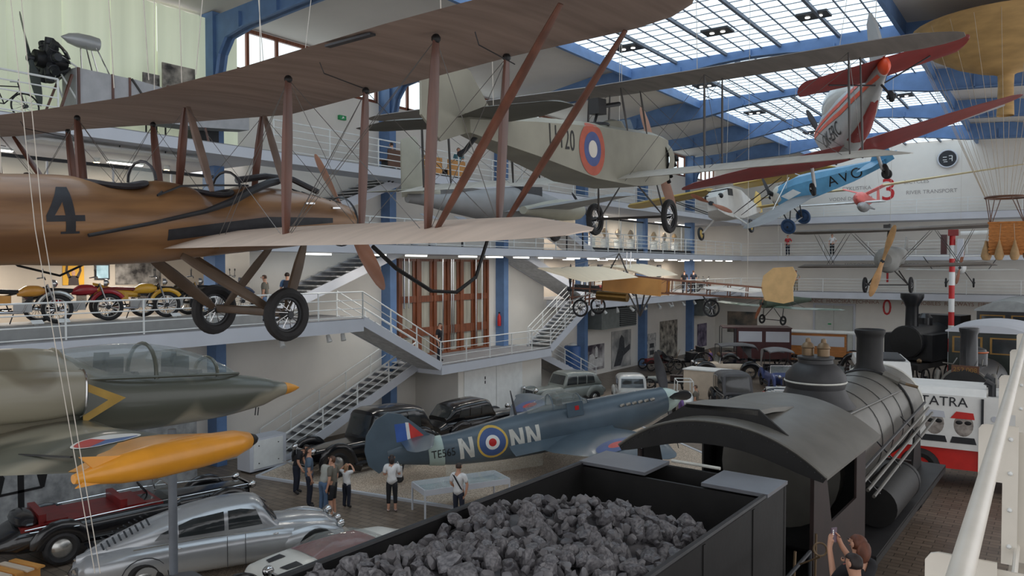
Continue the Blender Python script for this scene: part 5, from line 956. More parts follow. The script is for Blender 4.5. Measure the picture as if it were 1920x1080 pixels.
for s in (-1, 1):
    for pts in ([(.62, 1.03), (.5, 1.33), (.2, 1.38), (-.05, 1.37), (-.05, 1.02)], [(-.13, 1.02), (-.13, 1.37), (-.7, 1.31), (-.98, 1.22), (-.98, 1.0)], [(-1.04, 1.0), (-1.04, 1.2), (-1.3, 1.1), (-1.42, .98)]): poly_on(t7, tc, pts, s, m_cglass, 'side_window')
    MB().tube([(1.0, s * .84, .95), (-.5, s * .82, .99), (-1.8, s * .78, .94)], .012, 5).build('waist_moulding', m_hub, t7)
    for x in (-1.0, .85): MB().ball((x, s * .84, .86), (.06, .025, .02), 8, 6).build('door_handle', m_chrome, t7)
    body([(.75, .05, .62, .5, 2), (1.1, .2, .82, .3, 2), (1.7, .24, .9, .3, 2), (2.1, .2, .8, .35, 2), (2.3, .12, .68, .45, 2)], 14).xf(Matrix.Translation((0, s * .64, 0))).build('front_wing', m_tat, t7)
    MB().ball((2.28, s * .55, .76), (.1, .11, .11), 12, 8).build('headlamp', m_chrome, t7); road_wheel(t7, (1.72, s * .8, .36), .36, s); road_wheel(t7, (-1.6, s * .72, .35), .35, s)
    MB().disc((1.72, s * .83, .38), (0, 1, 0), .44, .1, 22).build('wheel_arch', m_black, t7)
    MB().tube([(-1.6 + .42 * math.cos(t), s * .8, .36 + .4 * math.sin(t)) for t in [PI * k / 10 for k in range(11)]], .01, 5).build('wheel_spat_edge', m_dark, t7)
    for k in range(9): MB().beam((-2.35 + .1 * k, s * .2, .98 + .045 * k), (-2.3 + .1 * k, s * .34, .9 + .045 * k), .03, .02).build('louvre', m_dark, t7)
    MB().tube([(.25, s * .83, .3), (.25, s * .83, .95)], .006, 4).build('door_gap', m_dark, t7); MB().tube([(-.1, s * .84, .3), (-.1, s * .83, .95)], .006, 4).build('door_gap', m_dark, t7)
mb = MB().add([V(p) for p in ((3, .5, 1.02), (3, -.5, 1.02), (3, -.44, 1.34), (3, .44, 1.34))], [(0, 1, 2, 3)]); project(mb, tc, (-1, 0, 0), .01, .2).build('windscreen', m_cglass, t7)
MB().ball((2.36, 0, .72), .09, 10, 8).build('headlamp', m_chrome, t7); MB().tube([(2.38, -.7, .42), (2.46, 0, .42), (2.38, .7, .42)], .035, 8).build('bumper', m_chrome, t7); MB().tube([(-2.8, -.6, .42), (-2.9, 0, .42), (-2.8, .6, .42)], .035, 8).build('bumper', m_chrome, t7)
for s in (-1, 1): MB().tube([(-2.75, s * .3, .45), (-2.8, s * .3, .6)], .05, 8).build('tail_lamp', m_chrome, t7)
def fender(o, x, s, R_, w_, m, y_, zc=None, front=True, tail=.5):
    zc = zc or R_ * .95; pts = [(x + (R_ + .13) * math.cos(math.radians(a)), s * y_, zc + (R_ + .12) * math.sin(math.radians(a))) for a in range(-5 if front else 10, 171 if front else 186, 16)]
    if front: pts = pts + [(x - R_ - .25, s * y_, zc - R_ * .35), (x - R_ - tail, s * y_, zc - R_ * .55)]
    MB().tube(pts, [w_ * (.55 + .45 * min(1, k / 3, (len(pts) - k) / 2)) for k in range(len(pts))], 10, True, 0, .55, (0, 0, 1)).build('wing', m, o)
def vcar(label, M, L=4.5, W=1.66, H=1.62, mb_=None, mr=None, style='saloon', R_=.34, mf=None, inner=None, cat='car', hood=.36, group=None, wire_w=False, name='car'):
    o = thing(name, label, cat, M, group); b = mb_ or m_blackp; r = mr or b; f = mf or b; h = L / 2; xw = h - hood * L
    zb = .96 if H > 1.4 else .8
    lb = body([(-h, .34 * W, zb - .2, .42, 3), (-h * .86, .42 * W, zb, .34, 3.6), (-h * .2, .45 * W, zb + .04, .3, 4), (xw, .42 * W, zb + .04, .3, 4), (xw + .25, .33 * W, zb + .02, .36, 4), (h * .92, .25 * W, zb - .04, .42, 4)], 20, 3).build('body', b, o, 40)
    if style == 'saloon':
        cb = body([(-h * .88, .34 * W, zb + .12, zb - .1, 3.6), (-h * .7, .4 * W, H - .12, zb - .1, 4), (-h * .2, .42 * W, H, zb - .1, 4), (xw - .2, .41 * W, H - .04, zb - .1, 4), (xw + .08, .4 * W, zb + .1, zb - .1, 4)], 22, 3).build('cabin', r, o, 40)
        for s in (-1, 1):
            a, e = -h * .66, xw - .16; k = 3
            for i in range(k): x0, x1 = lerp(a, e, i / k) + .04, lerp(a, e, (i + 1) / k) - .03; poly_on(o, cb, [(x0, zb + .1), (x1 + (.1 if i == k - 1 else 0), zb + .1), (x1, H - .2), (x0 + (.12 if i == 0 else 0), H - .2)], s, m_cglass, 'side_window')
        for d, x in ((1, xw), (-1, -h)):
            q = MB().add([V((d * 4, y_ * W, z_)) for y_, z_ in ((-.33, zb + .12), (.33, zb + .12), (.31, H - .16), (-.31, H - .16))], [(0, 1, 2, 3)]); project(q, cb, (-d, 0, 0), .012, .25).build('windscreen' if d > 0 else 'rear_window', m_cglass, o)
    else:
        MB().box(((xw - h) / 2 + .1, 0, zb - .02), (h + xw - .7, .74 * W, .12)).build('interior', inner or m_cabred, o, 0)
        for x in (-h * .62, -h * .05): MB().box((x, 0, zb + .02), (.5, .7 * W, .14)).box((x - .28, 0, zb + .12), (.16, .7 * W, .28)).build('seat', inner or m_cabred, o, 20)
        MB().torus((xw - .45, .2 * W, zb + .2), (1, 0, .7), .19, .018, 18, 6).build('steering_wheel', m_black, o)
        MB().prism([(-.4 * W, 0), (.4 * W, 0), (.38 * W, .4), (-.38 * W, .4)], frame((xw, 0, zb), (0, 1, 0), (-.25, 0, 1)), .015).build('windscreen', m_canopy, o)
        MB().tube([(xw, -.41 * W, zb), (xw - .1, -.39 * W, zb + .42), (xw - .1, .39 * W, zb + .42), (xw, .41 * W, zb)], .018, 6).build('windscreen_frame', m_chrome, o)
        if style == 'soft':
            ys_ = [.43 * W * k / 5 for k in range(-5, 6)]
            MB().loft([[V((x, y_, z_ - .1 * (y_ / W * 2.2) ** 2)) for y_ in ys_] + [V((x, y_, z_ - .06 - .1 * (y_ / W * 2.2) ** 2)) for y_ in reversed(ys_)] for x, z_ in ((xw - .05, H - .06), (0, H), (-h * .5, H), (-h * .78, H - .1), (-h * .84, H - .3))]).build('folding_top', r, o)
            MB().prism([(-h * .84, zb), (-h * .84, H - .3), (-h * .5, H - .12), (-h * .5, H - .3)], frame((0, -.42 * W, 0), (1, 0, 0), (0, 0, 1)), .02).build('top_side', r, o)
            for s in (-1, 1):
                for x in (xw - .08, -h * .4): MB().tube([(x, s * .42 * W, zb), (x, s * .42 * W, H - .12)], .018, 6).build('top_stay', m_dark, o)
        elif style == 'open': MB().ball((-h * .8, 0, zb + .1), (.3, .42 * W, .16), 14, 8).build('folded_hood', r, o)
    for s in (-1, 1):
        for x, fr in ((h * .68, True), (-h * .6, False)):
            (wheel(o, (x, s * .46 * W, R_), (0, 1, 0), R_, .055, m_tyre, m_dark, 14) if wire_w else road_wheel(o, (x, s * .46 * W, R_), R_, s)); fender(o, x, s, R_, .19, f, .46 * W, None, fr)
        MB().span((-h * .6 + R_ + .1, s * .4 * W, .32), (h * .68 - R_ - .2, s * .56 * W, .36)).build('running_board', m_dark, o, 0)
        MB().ball((h * .94, s * .3 * W, zb - .02), (.12, .11, .11), 12, 8).build('headlamp', m_chrome, o)
    MB().box((h * .95, 0, .68), (.06, .42 * W, .52)).build('radiator_shell', m_chrome, o, 20); MB().box((h * .955, 0, .68), (.065, .36 * W, .44)).build('radiator_grille', m_dark, o, 0)
    MB().tube([(h + .1, -.46 * W, .45), (h + .15, 0, .45), (h + .1, .46 * W, .45)], .03, 8).build('bumper', m_chrome, o)
    return o
# long black convertible with a red interior, under the jet wing
cv = vcar('long black convertible with a dark red interior under the jet wing', pose((-19.5, 10.4, .02), 78), 6.2, 1.85, 1.5, m_blackp, m_blackp, 'open', .4, None, mat('oxblood_leather', (110, 24, 24), .35, var=.2, coat=.2), hood=.38)
for s in (-1, 1): MB().tube([(-2.6, s * .86, .98), (.2, s * .86, 1.06), (2.9, s * .5, .96)], .014, 5).build('chrome_strip', m_chrome, cv); MB().span((-1.2, s * .84, .34), (1.0, s * 1.08, .4)).build('step_plate', m_hub, cv, 0); MB().tube([(-2.5, s * .84, .9), (-1.5, s * .95, .88)], .012, 5).build('fender_trim', m_chrome, cv)
for k in range(5): MB().beam((1.55 + .12 * k, -.58, .75), (1.6 + .12 * k, -.58, .9), .015).build('bonnet_louvre', m_chrome, cv)
vcar('large black saloon parked behind the tail of the fighter', pose((-20.0, 19.2, .05), 262), 5.6, 1.85, 1.95, m_blackp, m_blackp, 'saloon', .44, hood=.42)
vcar('black two-door coupe with chrome window frames beside the big saloon', pose((-19.6, 24.9, .03), 78), 4.6, 1.7, 1.62, m_blackp, m_blackp, 'saloon', .34, hood=.42)
m_gcar = mat('grey_green_lacquer', (128, 134, 130), .3, var=.06, coat=.4); m_scar = mat('pale_silver_lacquer', (190, 192, 190), .3, metal=.2, var=.05, coat=.3)
vcar('grey-green rounded saloon beside the foot of the far stairs', pose((-20.6, 33.4, .03), 250), 4.6, 1.7, 1.68, m_gcar, m_gcar, 'saloon', .34, hood=.4)
vcar('pale silver saloon facing the camera beside the fighter propeller', pose((-17.3, 34.4, .03), 302), 4.4, 1.7, 1.66, m_scar, m_scar, 'saloon', .34, hood=.38)
vcar('black saloon with a grey cloth top and whitewall tyre behind the cab roof', pose((-12.7, 36.2, .03), 303), 4.5, 1.75, 1.95, m_blackp, mat('grey_cloth_top', (92, 92, 94), .8, var=.1), 'saloon', .38, hood=.36)
m_ivory = mat('ivory_paint', (212, 196, 176), .4, var=.06); m_gcloth = mat('slate_cloth', (98, 98, 100), .85, var=.1)
vcar('ivory open tourer under a raised grey cloth top', pose((-17.2, 47.4, .03), 215), 4.3, 1.7, 2.2, m_ivory, m_gcloth, 'soft', .42, m_blackp, m_blackp, wire_w=True)
vcar('blue vintage tourer with a light grey raised top', pose((-13.1, 44.8, .03), 300), 4.2, 1.6, 2.3, mat('royal_blue_paint', (70, 84, 136), .35, coat=.3), mat('light_grey_cloth', (120, 120, 122), .85), 'soft', .4, MATS['royal_blue_paint'], m_blackp, wire_w=True)
vcar('bright red sports car half hidden by the steam dome', pose((-10.6, 37.2, .03), 300), 3.9, 1.6, 1.2, mat('bright_red_lacquer', (200, 44, 44), .25, coat=.5), m_blackp, 'open', .3, None, m_white)
vcar('black vintage touring car beside the blue tourer at the far end', pose((-10.3, 46.8, .03), 250), 4.2, 1.6, 1.9, m_blackp, m_blackp, 'open', .42, None, m_cabred, wire_w=True)
# tall dark red motor bus and varnished wooden van
m_busred = mat('deep_maroon_paint', (72, 34, 34), .35, var=.1, coat=.3); m_vanwood = mat('varnished_oak', (184, 118, 60), .4, var=.15, scale=2, stretch=(1, 1, 5))
def boxcar(label, M, L, W, H, mbody, mroof, nwin, name='motor_van', z0=.8):
    o = thing(name, label, 'van', M); MB().box((-.3, 0, (z0 + H) / 2), (L * .72, W, H - z0)).build('body', mbody, o, 20); MB().box((.15, 0, H + .03), (L * .92, W * 1.08, .08)).build('roof', mroof, o, 20)
    for s in (-1, 1):
        for i in range(nwin): x = -.3 + L * .72 * ((i + .5) / nwin - .5); MB().box((x, s * W / 2, H - .55), (L * .72 / nwin - .25, .02, .7)).build('window', m_glass if nwin > 3 else m_fascia, o, 0)
        for x in (L * .38, -L * .34): wheel(o, (x, s * W * .48, .45), (0, 1, 0), .45, .05, m_tyre, m_busred, 12)
        MB().ball((L * .52, s * .4, .95), .12, 10, 8).build('headlamp', m_brass, o); fender(o, L * .38, s, .45, .16, m_blackp, W * .48)
        for x in (L * .5, L * .3): MB().tube([(x, s * W * .46, .9), (x, s * W * .46, H)], .025, 6).build('canopy_post', m_blackp, o)
    body([(L * .1, W * .3, 1.15, .6, 4), (L * .5, W * .26, 1.1, .6, 4)], 16, 2).build('bonnet', mbody, o, 40); MB().box((-.1, 0, .66), (L, W * .6, .16)).build('chassis', m_blackp, o, 0); return o
boxcar('tall maroon motor bus with windows at the far left end', pose((-16.9, 52.6, .03), 205), 4.9, 1.9, 2.85, m_busred, m_busred, 2, 'motor_bus')
boxcar('orange-brown varnished wooden van with an open cab', pose((-13.6, 56.6, .03), 10), 5.2, 1.8, 2.4, m_vanwood, m_offw, 1)
# dark carriage with big spoked wheels, white hand cart frame
o = thing('carriage', 'dark horseless carriage with large spoked wheels near the wall posters', 'carriage', pose((-20.0, 47.6, .02), 225))
for s in (-1, 1): wheel(o, (-.9, s * .75, .75), (0, 1, 0), .75, .04, m_blackp, m_blackp, 16); wheel(o, (1.0, s * .7, .55), (0, 1, 0), .55, .04, m_blackp, m_blackp, 14)
MB().box((0, 0, .85), (2.6, 1.0, .14)).build('chassis', m_blackp, o, 0); MB().box((-.6, 0, 1.15), (.8, 1.1, .5)).box((-1.0, 0, 1.5), (.14, 1.1, .5)).build('seat', m_black, o, 15); MB().tube([(.7, 0, .9), (.4, 0, 1.6)], .02, 6).build('tiller', m_brass, o); MB().prism([(.9, .9), (1.4, .9), (1.5, 1.4), (1.4, 1.45)], frame((0, -.45, 0), (1, 0, 0), (0, 0, 1)), .9).build('dash', m_blackp, o)
for k, (x, z_, lab) in enumerate(((1255, 690, 'low dark cycle car chassis in front of the photo wall'), (1240, 672, 'old motor tricycle beside the dark carriage'))):
    p = at(x, z_, 43.5 + k * 9); p.z = .02; o = thing('cycle_car', lab, 'vehicle', pose(p, 205 + 30 * k))
    for s in (-1, 1):
        for x_ in (1.1, -1.0): wheel(o, (x_, s * .6, .38), (0, 1, 0), .38, .04, m_tyre, m_dark, 14)
    MB().box((0, 0, .5), (2.5, .6, .1)).build('frame', m_busred if k else m_dark, o, 0); MB().box((-.4, 0, .75), (.7, .6, .3)).build('seat', m_cabred, o, 20); MB().tube([(.8, 0, .5), (.5, 0, 1.1)], .02, 6).torus((.45, 0, 1.15), (.6, 0, 1), .17, .015, 14, 5).build('steering', m_brass, o); body([(.3, .25, .85, .5, 3), (1.2, .2, .8, .5, 3)], 12, 2).build('bonnet', m_dkred if k else m_gcar, o)
o = thing('racing_car', 'small white open-wheeled car with a tube frame by the fighter spinner', 'car', pose((-15.0, 35.6, .02), 300))
body([(-1.5, .2, .7, .4, 3), (-.6, .4, .85, .3, 3), (.6, .36, .8, .3, 3), (1.7, .14, .6, .4, 2.5)], 16, 3).build('body', m_white, o); MB().ball((-.35, 0, .8), (.35, .28, .1), 12, 6).build('cockpit', m_black, o)
for s in (-1, 1):
    for x_ in (1.2, -1.2): wheel(o, (x_, s * .65, .34), (0, 1, 0), .34, .07, m_tyre, m_white, 12)
    MB().tube([(.3, s * .4, .8), (.25, s * .38, 1.4), (-.9, s * .38, 1.4), (-.95, s * .4, .8)], .025, 6).build('roll_frame', m_white, o)
for x_ in (.25, -.9): MB().tube([(x_, -.38, 1.4), (x_, .38, 1.4)], .025, 6).build('roll_bar', m_white, o)
o = thing('display_plinth', 'cream box plinth behind the black saloon with the grey top', 'plinth', base=(-15.4, 39.6, 0)); MB().box((-15.4, 39.6, .75), (2.2, 1.2, 1.5)).build('box', m_ivory, o, 0); MB().box((-15.4, 39.6, 1.53), (2.3, 1.3, .06)).build('top_board', m_white, o, 0)
# white speed-record style car by the tender: red cockpit, vents
rc = thing('car', 'low white car with a red interior and twin vents beside the tender', 'car', pose((-13.1, 11.5, .02), 84))
rb_ = body([(-2.0, .5, .6, .35, 3), (-1.7, .75, .78, .25, 3.2), (-.6, .82, .84, .2, 3.4), (.6, .8, .84, .2, 3.4), (1.6, .7, .76, .25, 3), (2.1, .4, .6, .35, 2.6)], 22).build('body', mat('white_lacquer', (224, 222, 214), .3, var=.04, coat=.3), rc)
MB().loft([[V((x, .6 * k, z_)), V((x, -.6 * k, z_))] for x, k, z_ in ((.95, .9, .85), (-.9, 1, .86))], False, closed=False)
mb = MB().add([V(p) for p in ((.9, .52, 3), (.9, -.52, 3), (-.75, -.58, 3), (-.75, .58, 3))], [(0, 1, 2, 3)]); project(mb, rb_, (0, 0, -1), .012, .3).build('cockpit', mat('faded_red_trim', (150, 64, 60), .5, var=.15), rc)
MB().loft([[V((x, .56 * math.cos(t), .8 + h_ * math.sin(t))) for t in [PI * k / 10 for k in range(11)]] for x, h_ in ((1.1, .03), (.5, .28), (-.3, .34), (-.85, .1))], False, closed=False).build('canopy', m_canopy, rc)
for s in (-1, 1):
    mb = MB().add([V((x, s * y_, 3)) for x, y_ in ((-1.1, .2), (-1.5, .2), (-1.45, .4), (-1.1, .45))], [(0, 1, 2, 3)]); project(mb, rb_, (0, 0, -1), .012, .2).build('vent_grille', m_dark, rc)
    for x_ in (1.3, -1.3): road_wheel(rc, (x_, s * .74, .3), .3, s)
vcar('dark cloth-topped car almost hidden under the tender edge', pose((-12.6, 7.6, .02), 82), 4.0, 1.6, 1.45, m_blackp, m_gcloth, 'saloon', .34)
# ================================================================ RIGHT-HAND SIDE: RALLY TRUCK, JEEP, RAIL VEHICLES
m_twhite = mat('truck_white', (232, 232, 228), .4, var=.04); m_tred = mat('truck_red', (206, 42, 36), .35, var=.08, coat=.3)
tk = thing('rally_truck', 'white and red rally truck lettered TATRA behind the locomotive', 'truck', pose((-2.3, 28.9, 0), 4))
MB().box((-1.1, 0, 2.15), (5.2, 2.4, 1.7)).build('cargo_body', m_twhite, tk, 20); MB().loft([[V((x, -1.2, z_)), V((x, 1.2, z_)), V((x, .9, z_ + .22)), V((x, -.9, z_ + .22))] for x, z_ in ((.4, 2.98), (-3.7, 2.98))]).build('cargo_roof', m_twhite, tk, 20)
MB().box((2.1, 0, 1.95), (1.2, 2.3, 1.2)).build('cab', m_twhite, tk, 20); MB().prism([(-1.05, 2.15), (1.05, 2.15), (1.0, 2.8), (-1.0, 2.8)], frame((2.71, 0, -.35), (0, 1, 0), (0, 0, 1)), .03).build('windscreen', m_cglass, tk)
MB().box((-.2, 0, 1.0), (6.6, 2.2, .7)).build('lower_body', m_tred, tk, 20); MB().box((2.5, 0, .75), (.3, 2.4, .5)).build('bumper', m_black, tk, 20)
for s in (-1, 1):
    for x in (1.6, -1.4, -2.9): road_wheel(tk, (x, s * 1.02, .62), .62, s, m_hub, .18)
    for x in (.55, .95): MB().tube([(x, s * .8, 2.9), (x, s * .8, 3.35), (x - .18, s * .8, 3.45)], .11, 10).build('air_snorkel', m_dark, tk)
    text('TATRA', .42, frame((-.75, s * 1.215, 2.78), (-s, 0, 0), (0, 0, 1)), m_dark, tk); MB().box((2.1, s * 1.16, 2.2), (.7, .02, .45)).build('side_window', m_cglass, tk, 0)
    for k in range(6): MB().disc((.9 - .28 * (k % 2), s * 1.21, 2.35 - .26 * (k // 2)), (0, 1, 0), .09, .02, 12).build('route_badge', m_fascia, tk)
    mface = mat('portrait_grey', (176, 168, 160), .7, rgb2=(120, 112, 106), scale=5)
    for x, mc_ in ((-1.0, m_fascia), (-.2, m_tred)):
        MB().ball((x, s * 1.2, 2.08), (.27, .015, .36), 16, 10).build('crew_portrait', mface, tk); MB().prism([(-.36, 0), (.3, 0), (.26, .2), (-.2, .22)], frame((x, s * 1.21, 2.28), (1, 0, 0), (0, 0, 1)), .012).build('printed_cap', mc_, tk)
        for d_ in (-.12, .12): MB().ball((x + d_, s * 1.215, 2.16), (.1, .012, .065), 10, 6).build('printed_sunglasses', m_black, tk)
        MB().prism([(-.3, -.02), (.3, -.02), (.36, -.22), (-.36, -.22)], frame((x, s * 1.205, 1.72), (1, 0, 0), (0, 0, 1)), .01).build('printed_collar', m_dark, tk)
    MB().beam((.3, s * 1.22, .8), (.3, s * 1.24, 2.95), .07).build('tie_strap', m_dark, tk)
MB().box((1.35, -.6, 2.95), (.9, .7, .4), rot(0, 40, 0)).build('radiator_cowl', m_twhite, tk, 15); 
for k in range(7): MB().beam((1.2 + .08 * k, -.97, 3.3 - .067 * k), (1.2 + .08 * k, -.3, 3.3 - .067 * k), .03).build('radiator_slat', m_dark, tk)
jp = thing('rally_truck', 'second white rally truck with a flat dark roof panel beyond the smokebox', 'truck', pose((-6.1, 35.4, .02), 285) @ Matrix.Diagonal((1.65, 1.4, 1.7, 1)))
MB().box((-.2, 0, .95), (3.9, 1.7, .6)).build('body', m_twhite, jp, 20); MB().box((-.6, 0, 1.5), (2.3, 1.6, .65), None, 0, .88).build('cabin', m_twhite, jp, 20); MB().box((-.6, 0, 1.86), (1.7, 1.2, .04)).build('roof_panel', m_dark, jp, 10); MB().prism([(-.68, 1.25), (.68, 1.25), (.6, 1.75), (-.6, 1.75)], frame((.52, 0, 0), (0, 1, 0), (-.15, 0, 1)), .02).build('windscreen', m_cglass, jp)
for s in (-1, 1):
    for x in (1.2, -1.4): road_wheel(jp, (x, s * .78, .38), .38, s)
    MB().box((-.6, s * .76, 1.5), (1.6, .04, .4)).build('side_window', m_cglass, jp, 0); MB().ball((1.75, s * .55, .95), .12, 10, 8).build('headlamp', m_chrome, jp); MB().box((.6, s * .95, 1.35), (.1, .2, .16)).build('mirror', m_white, jp, 0); MB().box((.3, s * .862, .95), (.5, .02, .3)).build('sponsor_patch', m_tred, jp, 0)
# small tank locomotive 252.008
m_gblack = mat('gloss_black_paint', (34, 35, 38), .32, var=.15, coat=.2); m_gold = mat('gilt_frame', (150, 116, 64), .4, metal=.5)
l2 = thing('steam_locomotive', 'dark locomotive facing the camera with a brass number 252.008', 'locomotive', pose((-3.0, 34.8, 0), 266))
MB().tube([(0, 0, 2.15), (-4.5, 0, 2.15)], .92, 32).build('boiler', m_gblack, l2); MB().lathe([(.9, 0), (.86, .08), (.4, .18), (.04, .2)], 28, pose((0, 0, 2.15), 0, 90, 0)).build('smokebox_door', m_soot, l2); MB().torus((.02, 0, 2.15), (1, 0, 0), .9, .06, 36, 6).build('smokebox_ring', m_boil, l2)
MB().lathe([(.42, -.15), (.32, .1), (.3, 1.35), (.36, 1.5), (.36, 1.6), (.3, 1.62)], 24, Matrix.Translation((-.7, 0, 3.0))).build('chimney', m_gblack, l2)
MB().lathe([(.42, 0), (.42, .45), (.36, .62), (.12, .72)], 20, Matrix.Translation((-2.4, 0, 3.0))).build('steam_dome', m_gblack, l2); MB().torus((-2.4, 0, 3.5), (0, 0, 1), .42, .04, 20, 6).build('dome_band', m_copper, l2)
MB().box((.05, 0, 3.0), (.06, .95, .34)).build('number_plate', m_bamboo, l2, 0); text('252.008', .26, frame((.085, 0, 3.0), (0, 1, 0), (0, 0, 1)), m_gold, l2, 'plate_number')
for s in (-1, 1):
    MB().tube([(-.1, s * .95, 2.9), (.1, s * 1.02, 2.3), (.1, s * 1.05, 1.6)], .09, 10).build('steam_pipe', m_boil, l2); MB().beam((.5, s * .8, 1.0), (.9, s * .8, 1.0), .16).disc((.93, s * .8, 1.0), (1, 0, 0), .22, .05, 16).build('buffer', m_iron, l2)
    for x in (-.8, -2.6, -4.2): wheel(l2, (x, s * .8, .6), (0, 1, 0), .6, .05, m_iron, m_soot, 12, 'driving_wheel', hubr=.14)
    MB().tube([(.2, s * .75, 3.25), (-.4, s * .5, 3.15), (-.9, s * .45, 3.35)], .025, 6).build('handrail', m_boil, l2)
MB().box((-2.2, 0, 1.2), (5.6, 1.9, .2)).build('frame', m_soot, l2, 0); MB().box((.5, 0, 1.0), (.16, 2.4, .4)).build('buffer_beam', m_soot, l2, 0)
MB().tube([(-.9, .9, 2.6), (.3, 1.15, 3.3)], .02, 6).build('lamp_iron', m_boil, l2)
# carriage with gilt windows, black locomotive, distant coach
def coach(name, label, M, L, W, H, z0, mbody, mroof, nw, roofh=.35):
    o = thing(name, label, 'rail car', M); MB().box((0, 0, (z0 + H) / 2), (L, W, H - z0)).build('body', mbody, o, 20); ys_ = [W * .54 * k / 6 for k in range(-6, 7)]
    MB().loft([[V((x, y_, H + roofh * (1 - (y_ / W / .56) ** 2))) for y_ in ys_] + [V((x, y_, H - .04)) for y_ in reversed(ys_)] for x in (-L / 2 - .15, L / 2 + .15)]).build('roof', mroof, o, 40)
    for d in (-1, 1):
        for y_ in ([-.45, .45] if nw else []):
            f = MB().box((d * (L / 2 + .015), y_ * W * .55, H - .62), (.04, W * .4, .75)).build('window_frame', m_gold, o, 0); MB().box((d * (L / 2 + .03), y_ * W * .55, H - .62), (.04, W * .34, .63)).build('pane', m_cglass, f, 0)
    for s in (-1, 1):
        for i in range(nw): x = L * ((i + .5) / nw - .5); f = MB().box((x, s * (W / 2 + .01), H - .62), (L / nw * .7, .03, .75)).build('window_frame', m_gold, o, 0); MB().box((x, s * (W / 2 + .02), H - .62), (L / nw * .58, .03, .63)).build('pane', m_cglass, f, 0)
        for x in (L * .35, -L * .35): wheel(o, (x, s * .75, .48), (0, 1, 0), .48, .05, m_iron, m_soot, 10, 'rail_wheel', hubr=.12)
    MB().box((0, 0, z0 - .1), (L + .3, W * .8, .2)).build('underframe', m_soot, o, 0); return o
coach('rail_car', 'dark green rail car with gilt-framed windows and a white roof edge', pose((-2.6, 43.6, 0), 268), 6, 3.0, 4.1, 1.1, mat('bottle_green_paint', (38, 44, 40), .35, coat=.3), m_fascia, 3, .3)
coach('rail_car', 'old carriage with a pale grey clerestory roof at the far right', pose((-2.2, 55.0, 0), 268), 9, 3.0, 4.6, 1.2, m_gblack, mat('pale_grey_roof', (150, 154, 154), .6), 4, .55)
l3 = thing('steam_locomotive', 'old black locomotive with a tall spark-arrester chimney at the far right', 'locomotive', pose((-6.9, 50.6, 0), 255))
MB().tube([(1.4, 0, 2.7), (-3.5, 0, 2.7)], .95, 28).build('boiler', m_gblack, l3); MB().lathe([(.93, 0), (.9, .06), (.3, .12), (.03, .13)], 26, pose((1.4, 0, 2.7), 0, 90, 0)).build('smokebox_door', m_soot, l3); MB().box((-1.2, 0, 2.4), (4.6, 2.7, 1.5)).build('side_tanks', m_gblack, l3, 10)
MB().lathe([(.36, 0), (.34, 1.2), (.4, 1.35), (.62, 1.75), (.62, 2.0), (.5, 2.02)], 22, Matrix.Translation((.6, 0, 3.5))).build('chimney', m_gblack, l3); MB().lathe([(.4, 0), (.4, .5), (.2, .75)], 18, Matrix.Translation((-1.2, 0, 3.5))).build('steam_dome', m_gblack, l3); MB().box((-3.6, 0, 2.8), (1.6, 2.7, 2.6)).build('cab', m_gblack, l3, 10); MB().box((-1, 0, 1.4), (7, 2.3, .3)).build('frame', m_soot, l3, 0)
for s in (-1, 1):
    for x in (.6, -1.0, -2.6): wheel(l3, (x, s * .8, .6), (0, 1, 0), .6, .05, m_iron, m_soot, 12, 'driving_wheel', hubr=.14)
    MB().ball((1.7, s * .9, 1.7), .14, 10, 8).build('headlamp', m_brass, l3)
# rails under the stock
m_rail = mat('rail_steel', (96, 88, 80), .4, metal=.6)
for x, lab in ((-4.45, 'pair of rails under the large locomotive'), (-2.6, 'pair of rails under the rail cars at the right')):
    o = thing('railway_track', lab, 'rails', base=(x, 20, 0))
    for d in (-.72, .72): MB().span((x + d - .035, 3 if x < -4 else 27, 0), (x + d + .035, 27 if x < -4 else 60, .02)).build('rail', m_rail, o, 0)
# red and white signal mast
o = thing('signal_mast', 'tall red and white striped railway signal mast', 'signal', base=(-5.0, 49.5, 0))
for k in range(12): MB().tube([(-5.0, 49.5, .75 * k), (-5.0, 49.5, .75 * k + .75)], .15, 12).build('mast_section', m_red if k % 2 else m_white, o)
MB().box((-4.95, 49.4, 8.95), (.5, .3, .35)).build('signal_head', m_dkred, o, 15); MB().tube([(-4.6, 49.4, 8.9), (-2.2, 49.4, 8.95)], .12, 10).build('signal_arm', m_white, o); MB().box((-5.4, 49.4, 8.3), (.3, .3, 1.1)).build('mechanism_box', m_busred, o, 15); MB().box((-4.6, 49.4, 8.1), (.3, .3, 1.0)).build('lamp_case', m_fascia, o, 15)
# ================================================================ PEOPLE
m_skin = mat('skin', (206, 156, 130), .55, var=.06); m_eye = mat('eye', (40, 32, 30), .3); m_lip = mat('lip', (168, 98, 88), .5)
def cloth(name, rgb): return mat('cloth_' + name, rgb, .85, var=.1, scale=6, bump=.1)
J0 = dict(pel=(0, 0, .525), spi=(0, 0, .63), che=(.005, 0, .74), nec=(.0, 0, .83), hb=(.008, 0, .872), hm=(.014, 0, .925), ht=(.008, 0, .972), hl=(0, .05, .5), kl=(.012, .055, .28), al=(-.012, .058, .05), tl=(.07, .07, .018), hr=(0, -.05, .5), kr=(.012, -.055, .28), ar=(-.012, -.058, .05), tr=(.07, -.07, .018),
          sl=(-.005, .1, .795), el=(-.015, .128, .63), wl=(.03, .125, .48), pl=(.04, .122, .445), sr=(-.005, -.1, .795), er=(-.015, -.128, .63), wr=(.03, -.125, .48), pr=(.04, -.122, .445))
